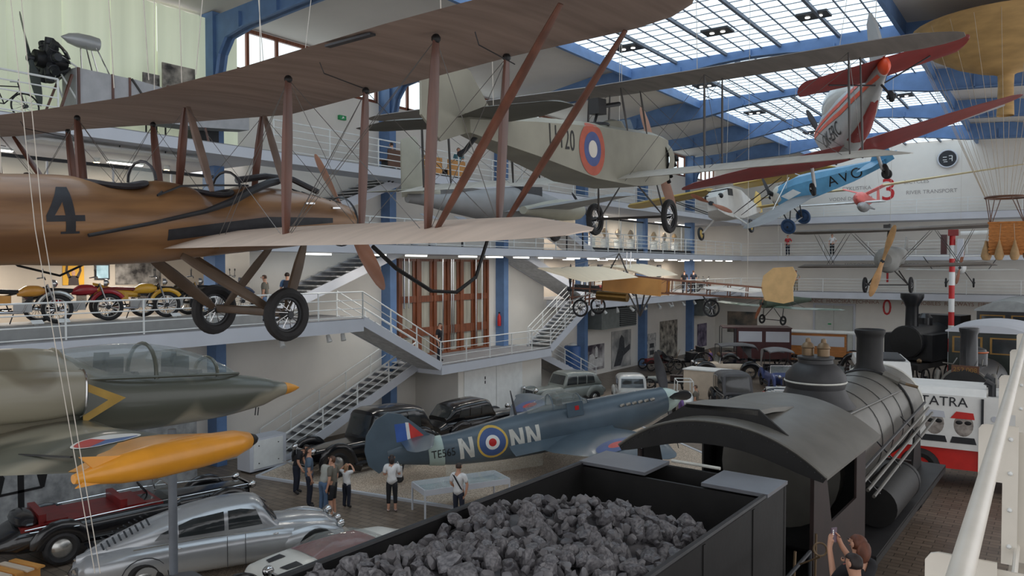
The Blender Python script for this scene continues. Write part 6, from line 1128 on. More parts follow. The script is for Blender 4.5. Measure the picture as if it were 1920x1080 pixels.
RAD = dict(pel=(.075, .055), spi=(.066, .05), che=(.078, .058), nec=(.03, .03), hb=(.036, .04), hm=(.046, .056), ht=(.034, .042), hl=(.05, .05), kl=(.033, .033), al=(.022, .024), tl=(.022, .014), sl=(.036, .036), el=(.025, .025), wl=(.016, .018), pl=(.02, .012))
EDG = [('pel', 'spi', 'torso'), ('spi', 'che', 'torso'), ('che', 'nec', 'neck'), ('nec', 'hb', 'neck'), ('hb', 'hm', 'head'), ('hm', 'ht', 'head')] + [e for s in 'lr' for e in (('pel', 'h' + s, 'hip'), ('h' + s, 'k' + s, 'thigh'), ('k' + s, 'a' + s, 'shin'), ('a' + s, 't' + s, 'foot'), ('che', 's' + s, 'torso'), ('s' + s, 'e' + s, 'uarm'), ('e' + s, 'w' + s, 'farm'), ('w' + s, 'p' + s, 'hand'))]
POSES = dict(stand={}, back={}, walk=dict(kl=(.06, .05, .28), al=(.07, .05, .06), tl=(.15, .055, .03), kr=(-.02, -.05, .27), ar=(-.13, -.05, .08), tr=(-.06, -.055, .02)),
    hips=dict(el=(-.07, .17, .66), wl=(.02, .1, .56), pl=(.045, .07, .55)),
    photo=dict(el=(.09, .11, .68), wl=(.19, .05, .84), pl=(.2, .035, .885), er=(.09, -.11, .68), wr=(.19, -.05, .84), pr=(.2, -.035, .885)),
    head=dict(er=(.03, -.19, .82), wr=(.05, -.1, .93), pr=(.04, -.065, .945), el=(.02, .19, .8), wl=(.06, .1, .9), pl=(.05, .065, .93)),
    bend=dict(spi=(.03, 0, .62), che=(.09, 0, .71), nec=(.14, 0, .775), hb=(.165, 0, .805), hm=(.195, 0, .845), ht=(.205, 0, .885), sl=(.09, .1, .765), sr=(.09, -.1, .765), el=(.08, .13, .6), er=(.08, -.13, .6), wl=(.14, .1, .47), wr=(.14, -.1, .47), pl=(.155, .09, .44), pr=(.155, -.09, .44)),
    hold=dict(er=(.02, -.13, .63), wr=(.14, -.09, .66), pr=(.17, -.075, .67), el=(.02, .13, .63), wl=(.13, .08, .64), pl=(.16, .065, .65)),
    table=dict(el=(.02, .14, .64), wl=(.12, .12, .55), pl=(.15, .115, .53), er=(.02, -.14, .64), wr=(.0, -.12, .5), pr=(.02, -.1, .47)))
def person(label, loc, yaw, h=1.72, pose_='stand', shirt=None, pants=None, sleeve=.7, leg=1.0, hair=(52, 40, 34), shoes=(50, 48, 48), bald=False, long=False, look=0, group=None, name='person'):
    J = dict(J0); J.update(POSES[pose_]); J = {k: V(v_) * h for k, v_ in J.items()}
    if look:
        for k in ('hm', 'ht'): J[k] = J['hb'] + Matrix.Rotation(-math.radians(look), 4, 'Y') @ (J[k] - J['hb'])
    names = list(J); idx = {k: i for i, k in enumerate(names)}; vs_ = [J[k] for k in names]; es = [(idx[a], idx[b]) for a, b, _ in EDG]; zone = [(J[a], J[b], zn) for a, b, zn in EDG]; rad = [tuple(x * h for x in RAD[k if k in RAD else k[0] + 'l']) for k in names]
    for s in 'lr':                                                   # five fingers on each hand
        w_, p_ = J['w' + s], J['p' + s]; d = (p_ - w_).normalized(); sd = V((0, 1 if s == 'l' else -1, 0)); sd = (sd - d * sd.dot(d)).normalized(); n_ = d.cross(sd)
        if abs(sd.length) < .1: sd = V((1, 0, 0))
        for i, (off, ln) in enumerate(((-.55, .040), (-.2, .05), (.2, .047), (.55, .036))):
            a_ = p_ + n_ * off * .026 * h; m_ = a_ + d * ln * .55 * h; t_ = m_ + (d - sd * .45).normalized() * ln * .5 * h; k = len(vs_); vs_ += [m_, t_]; es += [(idx['p' + s], k), (k, k + 1)]; rad += [(.0055 * h,) * 2, (.0045 * h,) * 2]; zone += [(a_, t_, 'hand')]
        a_ = w_.lerp(p_, .45); t_ = a_ + (d * .6 + n_ * .75).normalized() * .04 * h; k = len(vs_); vs_ += [t_]; es += [(idx['p' + s], k)]; rad += [(.006 * h,) * 2]; zone += [(a_, t_, 'hand')]
    me = bpy.data.meshes.new('figure'); me.from_pydata([v_[:] for v_ in vs_], es, []); ob = bpy.data.objects.new('figure', me); COL.objects.link(ob)
    sk = ob.modifiers.new('skin', 'SKIN'); sk.use_smooth_shade = True
    for i, r in enumerate(rad): me.skin_vertices[0].data[i].radius = r
    me.skin_vertices[0].data[idx['pel']].use_root = True
    ob.modifiers.new('sub', 'SUBSURF').levels = 1
    ev = bpy.data.meshes.new_from_object(ob.evaluated_get(bpy.context.evaluated_depsgraph_get())); bpy.data.objects.remove(ob); bpy.data.meshes.remove(me)
    root = thing(name, label, 'person', pose(loc, yaw), group)
    ev.name = 'body'; ev.materials.clear(); ev.materials.append(m_skin); b = bpy.data.objects.new('body', ev); _link(b, root); ev.polygons.foreach_set('use_smooth', [True] * len(ev.polygons))
    def near(c):
        best = (9, None, 0)
        for a, e, zn in zone:
            ab_ = e - a; t = max(0, min(1, (c - a).dot(ab_) / ab_.length_squared)); q = (c - a - ab_ * t).length
            if q < best[0]: best = (q, zn, t)
        return best[1], best[2]
    zs = [near(f.center) for f in ev.polygons]
    def garment(nm, test, off, m):
        fs = [f for f, z_ in zip(ev.polygons, zs) if test(z_, f.center)]
        if not fs: return None
        mp = {}; mb = MB()
        for f in fs:
            for i in f.vertices:
                if i not in mp: mp[i] = len(mb.v); mb.v.append(ev.vertices[i].co + ev.vertices[i].normal * off * h / 1.7)
        mb.f = [[mp[i] for i in f.vertices] for f in fs]; mb.m = [0] * len(fs); o = mb.build(nm, m, root, 180); sd_ = o.modifiers.new('thick', 'SOLIDIFY'); sd_.thickness = .008; sd_.offset = -1; return o
    hz = J['pel'].z
    garment('shirt', lambda z_, c: z_[0] == 'torso' or (z_[0] == 'uarm' and z_[1] < sleeve) or (z_[0] == 'farm' and sleeve > 1 and z_[1] < sleeve - 1) or (z_[0] == 'neck' and z_[1] < .35 and c.z < J['nec'].z) or (z_[0] == 'hip' and c.z > hz - .02 * h), .016, shirt or cloth('white', (226, 226, 226)))
    garment('trousers', lambda z_, c: (z_[0] == 'hip' and c.z <= hz + .01 * h) or (z_[0] == 'thigh' and (leg >= .5 or z_[1] < leg * 2)) or (z_[0] == 'shin' and z_[1] < (leg - .5) * 2), .012, pants or cloth('navy', (40, 44, 58)))
    garment('shoes', lambda z_, c: z_[0] == 'foot', .008, cloth('shoe%d_%d_%d' % shoes, shoes))
    hc = J['hm']; ax = (J['ht'] - J['hb']).normalized(); fx = V((1, 0, 0)); fx = (fx - ax * fx.dot(ax)).normalized(); fy = ax.cross(fx)
    if not bald: garment('hair', lambda z_, c: z_[0] == 'head' and ((c - hc).dot(ax) > .018 * h + max(0, (c - hc).dot(fx)) * .35 or (c - hc).dot(fx) < -.006 * h) and (c - hc).dot(ax) > -.035 * h, .016, mat('hair_%d_%d_%d' % hair, hair, .55, var=.25, scale=20, stretch=(1, 1, .3)))
    if long: MB().ball(hc - fx * .045 * h - ax * .04 * h, (.035 * h, .05 * h, .07 * h), 12, 8).build('long_hair', MATS['hair_%d_%d_%d' % hair], root)
    MB().ball(hc + fx * .066 * h - ax * .004 * h, (.013 * h, .008 * h, .013 * h), 8, 6).build('nose', m_skin, root); MB().ball(hc + fx * .056 * h - ax * .028 * h, (.006 * h, .014 * h, .004 * h), 8, 5).build('mouth', m_lip, root)
    for s in (-1, 1): MB().ball(hc + fx * .055 * h + fy * s * .02 * h + ax * .01 * h, (.006 * h, .007 * h, .005 * h), 8, 5).build('eye', m_eye, root); MB().ball(hc + fy * s * .05 * h - fx * .006 * h, (.012 * h, .006 * h, .018 * h), 8, 6).build('ear', m_skin, root)
    return root
CAMY = math.degrees(YAW) + 90                     # heading of someone with their back to the camera
c_w = cloth('white', (228, 228, 228)); c_navy = cloth('navy', (36, 40, 54)); c_blk = cloth('black', (34, 34, 38)); c_jean = cloth('denim', (92, 116, 146)); c_blue = cloth('steel_blue', (86, 104, 122)); c_ol = cloth('olive_grey', (112, 108, 98)); c_lg = cloth('light_grey', (176, 176, 168)); c_teal = cloth('teal', (86, 134, 146)); c_pur = cloth('purple', (118, 92, 150)); c_shirtb = cloth('sky_blue', (104, 140, 184)); c_kh = cloth('khaki', (150, 140, 120))
def G(x, y): return onZ(x, y, .0)
person('man in a steel blue T-shirt and dark trousers looking up by the black saloon', G(580, 950), CAMY - 70, 1.8, 'stand', c_blue, c_navy, look=20)
person('bald man in a pale grey shirt and jeans stooping in front of the group', G(607, 960), CAMY - 35, 1.68, 'bend', c_lg, c_jean, bald=True, hair=(190, 186, 180), shoes=(210, 206, 200))
person('young man in an olive grey top and black shorts looking up at the fighter', G(624, 968), CAMY + 75, 1.76, 'stand', c_ol, c_blk, leg=.48, shoes=(226, 224, 220), look=15, hair=(92, 62, 44))
person('girl in a white top and navy trousers with her hands at her head', G(650, 952), CAMY - 25, 1.34, 'head', c_w, c_navy, hair=(150, 116, 84), long=True)
person('dark-clothed visitor leaning forward at the left of the group', G(556, 925), CAMY - 95, 1.72, 'bend', c_blk, c_navy, hair=(30, 26, 26))
w5 = person('woman in a white T-shirt and black capri leggings seen from behind', G(735, 960), CAMY + 8, 1.7, 'hold', c_w, c_blk, leg=.8, hair=(48, 38, 36), shoes=(222, 200, 196), long=True)
w6 = person('man in a white T-shirt with a black shoulder strap at the glass case', G(860, 984), CAMY - 20, 1.74, 'table', c_w, c_navy, hair=(62, 48, 40))
MB().loft([[V((x, y_, z_)) for x, y_, z_ in ((-.14, -.07 - dy, 1.36 - dz), (-.14, -.0 - dy, 1.4 - dz), (-.155, -.0 - dy, 1.4 - dz), (-.155, -.07 - dy, 1.36 - dz))] for dy, dz in ((-.12, -.02), (.0, .18), (.12, .36))]).build('shoulder_strap', c_blk, w6)
o = thing('tote_bag', 'white tote bag held by the woman in capri leggings', 'bag', pose(G(735, 960) + rot(CAMY + 8) @ V((.3, -.16, 1.08)), CAMY)); MB().box((0, 0, 0), (.1, .26, .3)).build('bag', c_w, o, 10); MB().tube([(0, -.08, .15), (0, 0, .3), (0, .08, .15)], .01, 5).build('bag_handle', c_w, o)
person('man in a black T-shirt on the stair landing by the tall wooden door', (XE - 1.0, 25.9, LAND), 15, 1.76, 'stand', c_blk, c_navy, look=-10)
person('man in a dark shirt and jeans on the gallery near the landing stairs', (XE - 1.4, 17.0, G1), 215, 1.7, 'stand', c_ol, c_jean, hair=(84, 60, 46))
w11 = person('visitor in a sky blue shirt with a backpack on the lowest gallery', (XE - 1.7, 18.2, G1), CAMY + 20, 1.78, 'stand', c_shirtb, c_navy)
MB().box((-.17, 0, 1.25), (.16, .28, .4)).build('backpack', c_navy, w11, 25)
person('dark-haired visitor behind the fuselage on the middle gallery', (XE - 1.2, 9.3, G2), CAMY + 90, 1.7, 'stand', c_ol, c_navy)
for k, (y_, sh, lab, hr) in enumerate(((22.9, c_blue, 'seated visitor in a steel blue top on the top gallery bench', (60, 46, 40)), (24.6, c_lg, 'dark-haired visitor in pale grey on the top gallery bench', (34, 28, 28)), (27.2, c_teal, 'visitor in a teal top leaning by the top gallery bench', (70, 54, 44)))): person(lab, (XE - .95, y_, G3 - (.42 if k < 2 else .1)), 180 if k == 0 else 300, 1.68, 'stand', sh, c_navy, hair=hr)
for x, y_, t, c, lab, hh in ((1306, 650, 52, c_kh, 'visitor in khaki by the far photo wall', 1.75), (1332, 652, 50.5, c_pur, 'visitor in purple by the far photo wall', 1.7), (1600, 668, 44, c_w, 'visitor in white beyond the chimney of the locomotive', 1.75), (1277, 775, 33, c_pur, 'visitor in lilac below the fighter spinner', 1.62), (1305, 770, 35, c_ol, 'brown-haired visitor stooping right of the fighter spinner', 1.7)): p = at(x, y_, t); p.z = 0; person(lab, p, CAMY + random.uniform(-60, 200), hh, 'stand', c, c_navy, hair=(80, 58, 44))
for x, y_, g_, sh, pn, lab in ((1477, 476, G2, cloth('red_jersey', (190, 60, 66)), c_navy, 'mannequin in a red jersey on the middle far gallery'), (1560, 476, G2, c_w, c_blk, 'mannequin in white and black on the middle far gallery'), (1492, 552, G1, c_lg, c_kh, 'small figure in pale clothes on the lowest far gallery')):
    p = onY(x, y_, YE + .5); person(lab, (p.x, YE + .5, g_), 270, 1.7, 'hips', sh, pn)
for y_, sh, lab in ((52.5, c_blk, 'dark-clothed visitor on the far left gallery'), (54.2, c_navy, 'visitor in navy beside another on the far left gallery')): person(lab, (XE - .7, y_, G1), CAMY, 1.72, 'stand', sh, c_blk)
# two visitors photographing from the footboard beside the tender
m_plat = mat('checker_plate', (62, 62, 64), .5, metal=.4, var=.2, scale=8); o = thing('viewing_platform', 'dark metal viewing platform beside the tender', 'platform', base=(-2.0, 8.8, 0)); MB().span((-2.75, 7.2, 2.2), (-1.2, 10.8, 2.3)).build('deck', m_plat, o, 0)
for x in (-2.7, -1.25):
    for y_ in (7.25, 10.75): MB().span((x - .04, y_ - .04, 0), (x + .04, y_ + .04, 2.2)).build('leg', m_plat, o, 0)
for k in range(9): MB().span((-2.5, 7.2 - .28 * (k + 1), 2.2 - .24 * (k + 1)), (-1.4, 7.2 - .28 * k, 2.24 - .24 * (k + 1))).build('step', m_plat, o, 0)
MB().tube([(-2.7, 7.3, 3.2), (-2.7, 10.7, 3.2)], .025, 8).tube([(-2.7, 7.3, 3.2), (-2.7, 7.3, 2.3)], .025, 8).tube([(-2.7, 10.7, 3.2), (-2.7, 10.7, 2.3)], .025, 8).build('guard_rail', m_dark, o)
pa = at(1612, 1022, 8.5); pa.z = 2.3; person('auburn-haired woman holding up a phone beside the tender', pa, CAMY + 22, 1.82, 'photo', c_blk, c_navy, sleeve=.9, hair=(104, 60, 42), long=True)
o = thing('phone', 'dark phone held up by the auburn-haired woman', 'phone', pose(pa + rot(CAMY + 22) @ V((.375, 0, 1.66)), CAMY + 22)); MB().box((0, 0, 0), (.012, .08, .17)).build('case', mat('mauve_phone', (110, 88, 104), .3), o, 20); MB().box((.008, 0, 0), (.004, .07, .155)).build('screen', m_black, o, 0)
for k in range(3): MB().disc((-.009, .02, .06 - .022 * k), (1, 0, 0), .009, .006, 10).build('lens', m_chrome, o)
pb = at(1604, 1052, 8.05); pb.z = 2.3; person('dark-haired man in a black T-shirt below the phone', pb, CAMY + 35, 1.78, 'hold', c_blk, c_jean, hair=(44, 34, 32))
o = thing('ring_lever', 'brass ring on a bracket beside the tender steps', 'fitting', base=at(1538, 1030, 9.2)); MB().torus(at(1538, 1030, 9.2), (.4, -1, .2), .075, .012, 20, 6).build('ring', m_brass, o); MB().tube([at(1538, 1044, 9.2), at(1500, 1058, 9.5)], .012, 6).build('bracket', m_brass, o)
# ================================================================ MOTORCYCLES ON THE LOWEST GALLERY
zp = G1 + .35; o = tag(struct('display_platform', MB().span((-24.5, -1, G1), (-22.5, 16.6, zp)), mat('grey_platform', (150, 150, 148), .6, var=.08)), None)
def moto(label, M, mt, mseat, kind=0):
    o = thing('motorcycle', label, 'motorcycle', M)
    for x in (.68, -.68):
        wheel(o, (x, 0, .31), (0, 1, 0), .31, .045, m_tyre, m_hub, 18); MB().tube([(x + .36 * math.cos(math.radians(a)), 0, .31 + .36 * math.sin(math.radians(a))) for a in range(35 if x > 0 else 20, 161 if x > 0 else 150, 15)], .05, 8, flat=.9).build('mudguard', mt if kind else m_hub, o)
    body([(-.05, .09, .72, .6, 2.4), (.1, .13, .82, .58, 2.6), (.35, .12, .82, .6, 2.6), (.46, .06, .76, .66, 2)], 14, 3).build('fuel_tank', mt, o); body([(-.75, .1, .76, .68, 2.4), (-.4, .13, .76, .66, 2.8), (-.02, .1, .74, .64, 2.4)], 12, 3).build('seat', mseat, o)
    if kind == 2: body([(-.9, .04, .86, .76, 2), (-.6, .11, .78, .6, 2.4), (-.1, .12, .68, .5, 2.4), (.1, .06, .62, .5, 2)], 12, 3).build('tail_fairing', mt, o)
    for s in (-1, 1):
        MB().tube([(.68, s * .06, .31), (.5, s * .06, .85)], .022, 6).build('fork_leg', m_chrome, o); MB().tube([(-.68, s * .07, .31), (-.45, s * .07, .68)], .022, 6).build('shock_absorber', m_chrome, o); MB().tube([(.47, s * .05, .95), (.45, s * .2, 1.0), (.32, s * .36, .98)], .013, 6).build('handlebar', m_chrome, o)
        MB().tube([(.12, s * .1, .42), (.05, s * .14, .25), (-.4, s * .15, .27), (-.85, s * .15, .32)], [.02, .022, .04, .04], 8).build('exhaust', m_chrome, o); MB().box((-.3, s * .1, .52), (.28, .04, .2)).build('side_cover', mt, o, 20); MB().tube([(.42, s * .22, .98), (.42, s * .26, 1.12)], .008, 5).ball((.42, s * .26, 1.15), (.015, .05, .035), 8, 6).build('mirror', m_dark, o)
        MB().tube([(-.68, s * .05, .31), (-.15, s * .05, .33)], .02, 6).build('swing_arm', m_dark, o)
    MB().tube([(.5, 0, .82), (.3, 0, .5), (.2, 0, .28), (-.2, 0, .28), (-.3, 0, .6), (.45, 0, .78)], .022, 6).build('frame', m_dark, o); MB().box((.05, 0, .36), (.34, .22, .2)).build('crankcase', m_silver, o, 20)
    for k in range(5): MB().box((.14, 0, .47 + .028 * k), (.2, .2, .014)).build('cooling_fin', m_dark, o, 0)
    MB().lathe([(.02, .1), (.08, .06), (.09, 0), (.085, -.01)], 14, pose((.6, 0, .86), 0, 90, 0)).build('headlamp', m_chrome, o); MB().tube([(-.1, .12, .3), (-.2, .2, .0)], .012, 5).build('side_stand', m_dark, o); return o
for px, py, lab, mt, ms, k, yw in ((38, 600, 'orange-yellow motorcycle nearest the left edge', mat('amber_paint', (214, 150, 60), .3, coat=.4), m_black, 0, 66), (140, 600, 'red moped with chrome front fork', mat('cherry_paint', (158, 32, 42), .3, coat=.4), m_black, 1, 62), (255, 596, 'yellow motorcycle with a red and black seat', mat('canary_paint', (222, 170, 50), .3, coat=.4), m_dkred, 2, 64), (405, 575, 'dark blue and white motorcycle behind the biplane wheel', mat('midnight_paint', (44, 56, 84), .3, coat=.4), m_black, 1, 70), (325, 580, 'black and yellow motorcycle beside the dark strut', mat('black_yellow', (60, 52, 36), .3), m_black, 1, 60)):
    p = onX(px, py, -23.4); moto(lab, pose((-23.4, p.y, zp), yw) @ Matrix.Diagonal((1.3, 1.3, 1.3, 1)), mt, ms, k)
for px, py, lab in ((70, 606, 'white information card before the orange-yellow motorcycle'), (120, 598, 'white information card before the red moped'), (330, 590, 'white information card by the dark blue motorcycle')):
    p = onX(px, py, -22.7); o = thing('information_card', lab, 'sign', base=(-22.7, p.y, zp)); MB().box((-22.7, p.y, zp + .09), (.16, .3, .015), rot(0, 35, 0)).build('card', m_white, o, 0); MB().box((-22.75, p.y, zp + .03), (.03, .1, .06)).build('foot', m_white, o, 0)
for k, (y_, mt) in enumerate(((41.5, m_dkred), (43.4, m_blackp), (45.6, MATS['cherry_paint']), (47.6, m_gcar), (50.0, MATS['amber_paint']), (56.5, m_blackp), (58.6, m_blackp))): moto(['maroon motorcycle on the far gallery behind the tan body box', 'black motorcycle on the far gallery next to the maroon one', 'cherry red motorcycle on the far left gallery', 'grey-green motorcycle on the far left gallery', 'amber motorcycle on the far left gallery', 'black motorcycle near the far end of the lowest gallery', 'last black motorcycle at the far end of the lowest gallery'][k], pose((-23.2, y_, G1), 80), mt, m_black, k % 3)
# ================================================================ POSTERS, CASES AND OTHER GALLERY PIECES
def board(label, p0, p1, X, m, name='poster', cat='poster', th=.015):
    """a rectangle on the plane x = X, corners given as photo points"""
    a, b = onX(*p0, X), onX(*p1, X); y0, y1 = sorted((a.y, b.y)); z0, z1 = sorted((a.z, b.z)); o = thing(name, label, cat, base=(X, (y0 + y1) / 2, z0)); MB().span((X - th, y0, z0), (X, y1, z1)).build('board', m, o, 0); o['yz'] = (y0, y1, z0, z1); return o, y0, y1, z0, z1
def bw(name, a, b, s): return mat(name, a, .7, rgb2=b, scale=s, detail=6)
o, y0, y1, z0, z1 = board('yellow poster of a rider raising both arms', (117, 486), (158, 534), XB + .02, mat('poster_yellow', (228, 170, 44), .6, var=.05)); w_, hh = y1 - y0, z1 - z0; yc = (y0 + y1) / 2; mfig = mat('poster_dark', (70, 58, 54), .7)
MB().prism([(-.25 * w_, 0), (.25 * w_, 0), (.22 * w_, .3 * hh), (.1 * w_, .36 * hh), (-.1 * w_, .36 * hh), (-.22 * w_, .3 * hh)], frame((XB + .02, yc, z0), (0, 1, 0), (0, 0, 1)), .006).build('printed_torso', mfig, o); MB().ball((XB + .022, yc, z0 + .46 * hh), (.006, .09 * w_, .11 * hh), 12, 8).build('printed_head', m_skin, o)
for s in (-1, 1): MB().prism([(s * .1 * w_, .3 * hh), (s * .24 * w_, .26 * hh), (s * .38 * w_, .55 * hh), (s * .33 * w_, .85 * hh), (s * .24 * w_, .84 * hh), (s * .27 * w_, .56 * hh)], frame((XB + .02, yc, z0), (0, 1, 0), (0, 0, 1)), .006).build('printed_arm', mfig, o)
o, y0, y1, z0, z1 = board('wall screen showing a pale blue picture', (178, 495), (206, 524), XB + .05, m_dark, 'wall_screen', 'screen', .05); MB().span((XB + .05, y0 + .05, z0 + .05), (XB + .055, y1 - .05, z1 - .05)).build('display', mat('screen_blue', (176, 200, 206), .4, rgb2=(110, 140, 150), scale=2, emit=.5), o, 0)
board('large black and white photograph of a row of motorcycles', (216, 486), (302, 532), XB + .02, bw('photo_bikes', (170, 164, 156), (52, 48, 46), 3), 'photograph')
for p0, p1, lab, m in (((1093, 650), (1133, 690), 'black and white church photograph on the ground floor wall', bw('photo_church', (206, 202, 200), (58, 48, 60), .9)), ((1147, 622), (1183, 684), 'pale photograph of a rider in a hat on the ground floor wall', bw('photo_rider', (214, 210, 204), (120, 122, 122), .8)), ((1203, 628), (1230, 682), 'white text panel with small pictures', mat('text_panel', (214, 212, 206), .7, rgb2=(150, 148, 146), scale=4)), ((1238, 603), (1270, 672), 'tall black and white crowd photograph', bw('photo_crowd', (196, 188, 174), (60, 58, 56), 2)), ((1308, 608), (1325, 648), 'narrow purple-toned photograph near the far corner', bw('photo_purple', (150, 140, 160), (60, 52, 76), 2))): board(lab, p0, p1, XW + .04, m, 'photograph')
def prints(o, polys, m, name):
    y0, y1, z0, z1 = o['yz']
    for pl_ in polys: MB().prism([((p[0]) * (y1 - y0), p[1] * (z1 - z0)) for p in pl_], frame((XW + .04, y0, z0), (0, 1, 0), (0, 0, 1)), .006).build(name, m, o)
ph = {o.get('label', '')[:12]: o for o in bpy.data.objects if o.name.startswith('photograph')}
prints(ph['black and wh'], [[(.25, .1), (.3, .62), (.45, .66), (.55, .5), (.9, .42), (.92, .1)], [(.56, .45), (.56, .85), (.62, .93), (.68, .85), (.68, .45)]], mat('print_white', (206, 204, 202), .7, var=.15, scale=4), 'printed_church'); prints(ph['pale photogr'], [[(.1, .05), (.35, .55), (.4, .78), (.5, .88), (.62, .78), (.66, .5), (.95, .6), (.95, .45), (.6, .3), (.45, .05)]], mat('print_dark', (66, 68, 72), .7, var=.3, scale=5), 'printed_rider'); prints(ph['white text p'], [[(.1 + .45 * (k % 2), .1 + .22 * (k // 2)), (.4 + .45 * (k % 2), .1 + .22 * (k // 2)), (.4 + .45 * (k % 2), .24 + .22 * (k // 2)), (.1 + .45 * (k % 2), .24 + .22 * (k // 2))] for k in range(7)], MATS['print_dark'], 'small_picture')
o = thing('photograph', 'wide dark photograph on the far wall left of the door', 'poster', base=(-21.5, YF - .03, 1.6)); MB().span((-23.5, YF - .04, 1.4), (-20.9, YF - .01, 3.2)).build('board', bw('photo_far', (170, 150, 130), (70, 76, 74), .9), o, 0)
for k in range(7): o = thing('wall_frame', ['small dark framed print, first of the recess row', 'small dark framed print, second of the recess row', 'small dark framed print, third of the recess row', 'small dark framed print, fourth of the recess row', 'small dark framed print, fifth of the recess row', 'small dark framed print, sixth of the recess row', 'small dark framed print, last of the recess row'][k], 'picture', base=(XB, 47 + 2.0 * k, 6.2)); MB().span((XB, 46.6 + 2.0 * k, 6.2), (XB + .04, 47.4 + 2.0 * k, 7.2)).build('frame', m_dark, o, 0); MB().span((XB + .04, 46.7 + 2.0 * k, 6.3), (XB + .05, 47.3 + 2.0 * k, 7.1)).build('print', [MATS['photo_rider'], MATS['photo_purple'], m_dkred][k % 3], o, 0)
# backdrop photograph of a cobbled street behind the convertible
o = thing('photo_backdrop', 'grey street photograph backdrop with lamp posts under the jet wing', 'backdrop', base=(-23.2, 10, 0)); MB().span((-23.3, 5, 0), (-23.2, 14.5, 2.6)).build('board', bw('photo_cobbles', (158, 160, 160), (112, 114, 116), 3), o, 0)
for y_ in (9.2,):
    MB().span((-23.2, y_ - .08, .3), (-23.19, y_ + .08, 1.9)).build('printed_post', m_black, o, 0)
    for s in (-1, 1): MB().prism([(-.05, -.35), (.05, -.35), (.16, .12), (.06, .3), (-.06, .3), (-.16, .12)], frame((-23.2, y_ + s * .55, 1.2), (0, 1, 0), (0, 0, 1)), .008).build('printed_lantern', m_black, o); MB().span((-23.2, min(y_, y_ + s * .55), .83), (-23.19, max(y_, y_ + s * .55), .9)).build('printed_bracket', m_black, o, 0)
# white switch cabinet, blue tank, air vents, extinguisher, exit signs
o = thing('switch_cabinet', 'light grey metal cabinet at the foot of the stairs', 'cabinet', base=(-22.4, 16.9, 0)); MB().box((-22.6, 16.6, .62), (.7, 1.5, 1.1)).build('housing', m_fascia, o, 0); MB().box((-22.24, 16.6, .62), (.03, 1.2, .95)).build('front_panel', m_white, o, 0); MB().box((-22.6, 16.6, .04), (.6, 1.3, .08)).build('plinth', m_dark, o, 0)
for dy in (-.4, .4):
    for dz in (-.3, .3): MB().disc((-22.22, 16.6 + dy, .62 + dz), (1, 0, 0), .02, .02, 8).build('screw', m_dark, o)
p = onX(1076, 700, -23.6); o = thing('water_tank', 'tall blue cylindrical tank with a white cap by the far stairs', 'tank', base=(-23.7, p.y, 0)); MB().lathe([(.5, 0), (.5, 2.25), (.46, 2.32), (.3, 2.36)], 24, Matrix.Translation((-23.7, p.y, 0))).build('shell', mat('tank_blue', (48, 92, 150), .4, var=.1), o); MB().lathe([(.3, 2.34), (.22, 2.44), (.08, 2.5)], 18, Matrix.Translation((-23.7, p.y, 0))).build('cap', m_white, o); MB().torus((-23.7, p.y, 1.2), (0, 0, 1), .5, .02, 24, 6).build('hoop', MATS['tank_blue'], o)
for y0, y1, lab in ((42.2, 47.0, 'grey louvred air unit hung under the gallery behind the small wheels'), (58.9, 61.6, 'second grey louvred air unit under the far end of the gallery')):
    o = thing('air_unit', lab, 'ventilator', base=(-23.6, y0, 3.0)); MB().span((-24.3, y0, 3.1), (-23.3, y1, 4.35)).build('housing', mat('vent_grey', (120, 126, 124), .6), o, 0)
    for k in range(9): MB().span((-23.3, lerp(y0, y1, .5), 3.2 + .125 * k), (-23.22, y1 - .1, 3.26 + .125 * k)).build('louvre', m_dark, o, 0)
    for y_ in (y0 + .5, y1 - .5): MB().tube([(-23.8, y_, 4.35), (-23.8, y_, 4.7)], .02, 6).build('hanger', m_dark, o)
o = thing('fire_extinguisher', 'red fire extinguisher on the blue column by the wooden door', 'extinguisher', base=(XW + .3, 32.8, 3.9)); MB().lathe([(.09, 0), (.1, .04), (.1, .5), (.05, .58), (.03, .66)], 14, Matrix.Translation((XW + .3, 32.81, 3.9))).build('cylinder', m_red, o); MB().box((XW + .3, 32.81, 4.6), (.06, .1, .06)).build('valve', m_black, o, 0)
for y_, z_, lab in ((22.2, 13.2, 'small green exit sign high on the top gallery wall'), (19.9, 8.5, 'small green exit sign on the stairwell wall'), (17.0, 2.3, 'small green exit sign on the ground floor wall')): o = thing('exit_sign', lab, 'sign', base=(XW, y_, z_)); MB().span((XW - (.1 if z_ > 11 else 0), y_ - .18, z_), (XW + .03, y_ + .18, z_ + .18)).build('plate', MATS['green_sign'], o, 0); MB().prism([(-.08, .03), (0, .15), (.08, .08)], frame((XW + .031, y_, z_), (0, 1, 0), (0, 0, 1)), .003).build('running_figure', m_white, o)
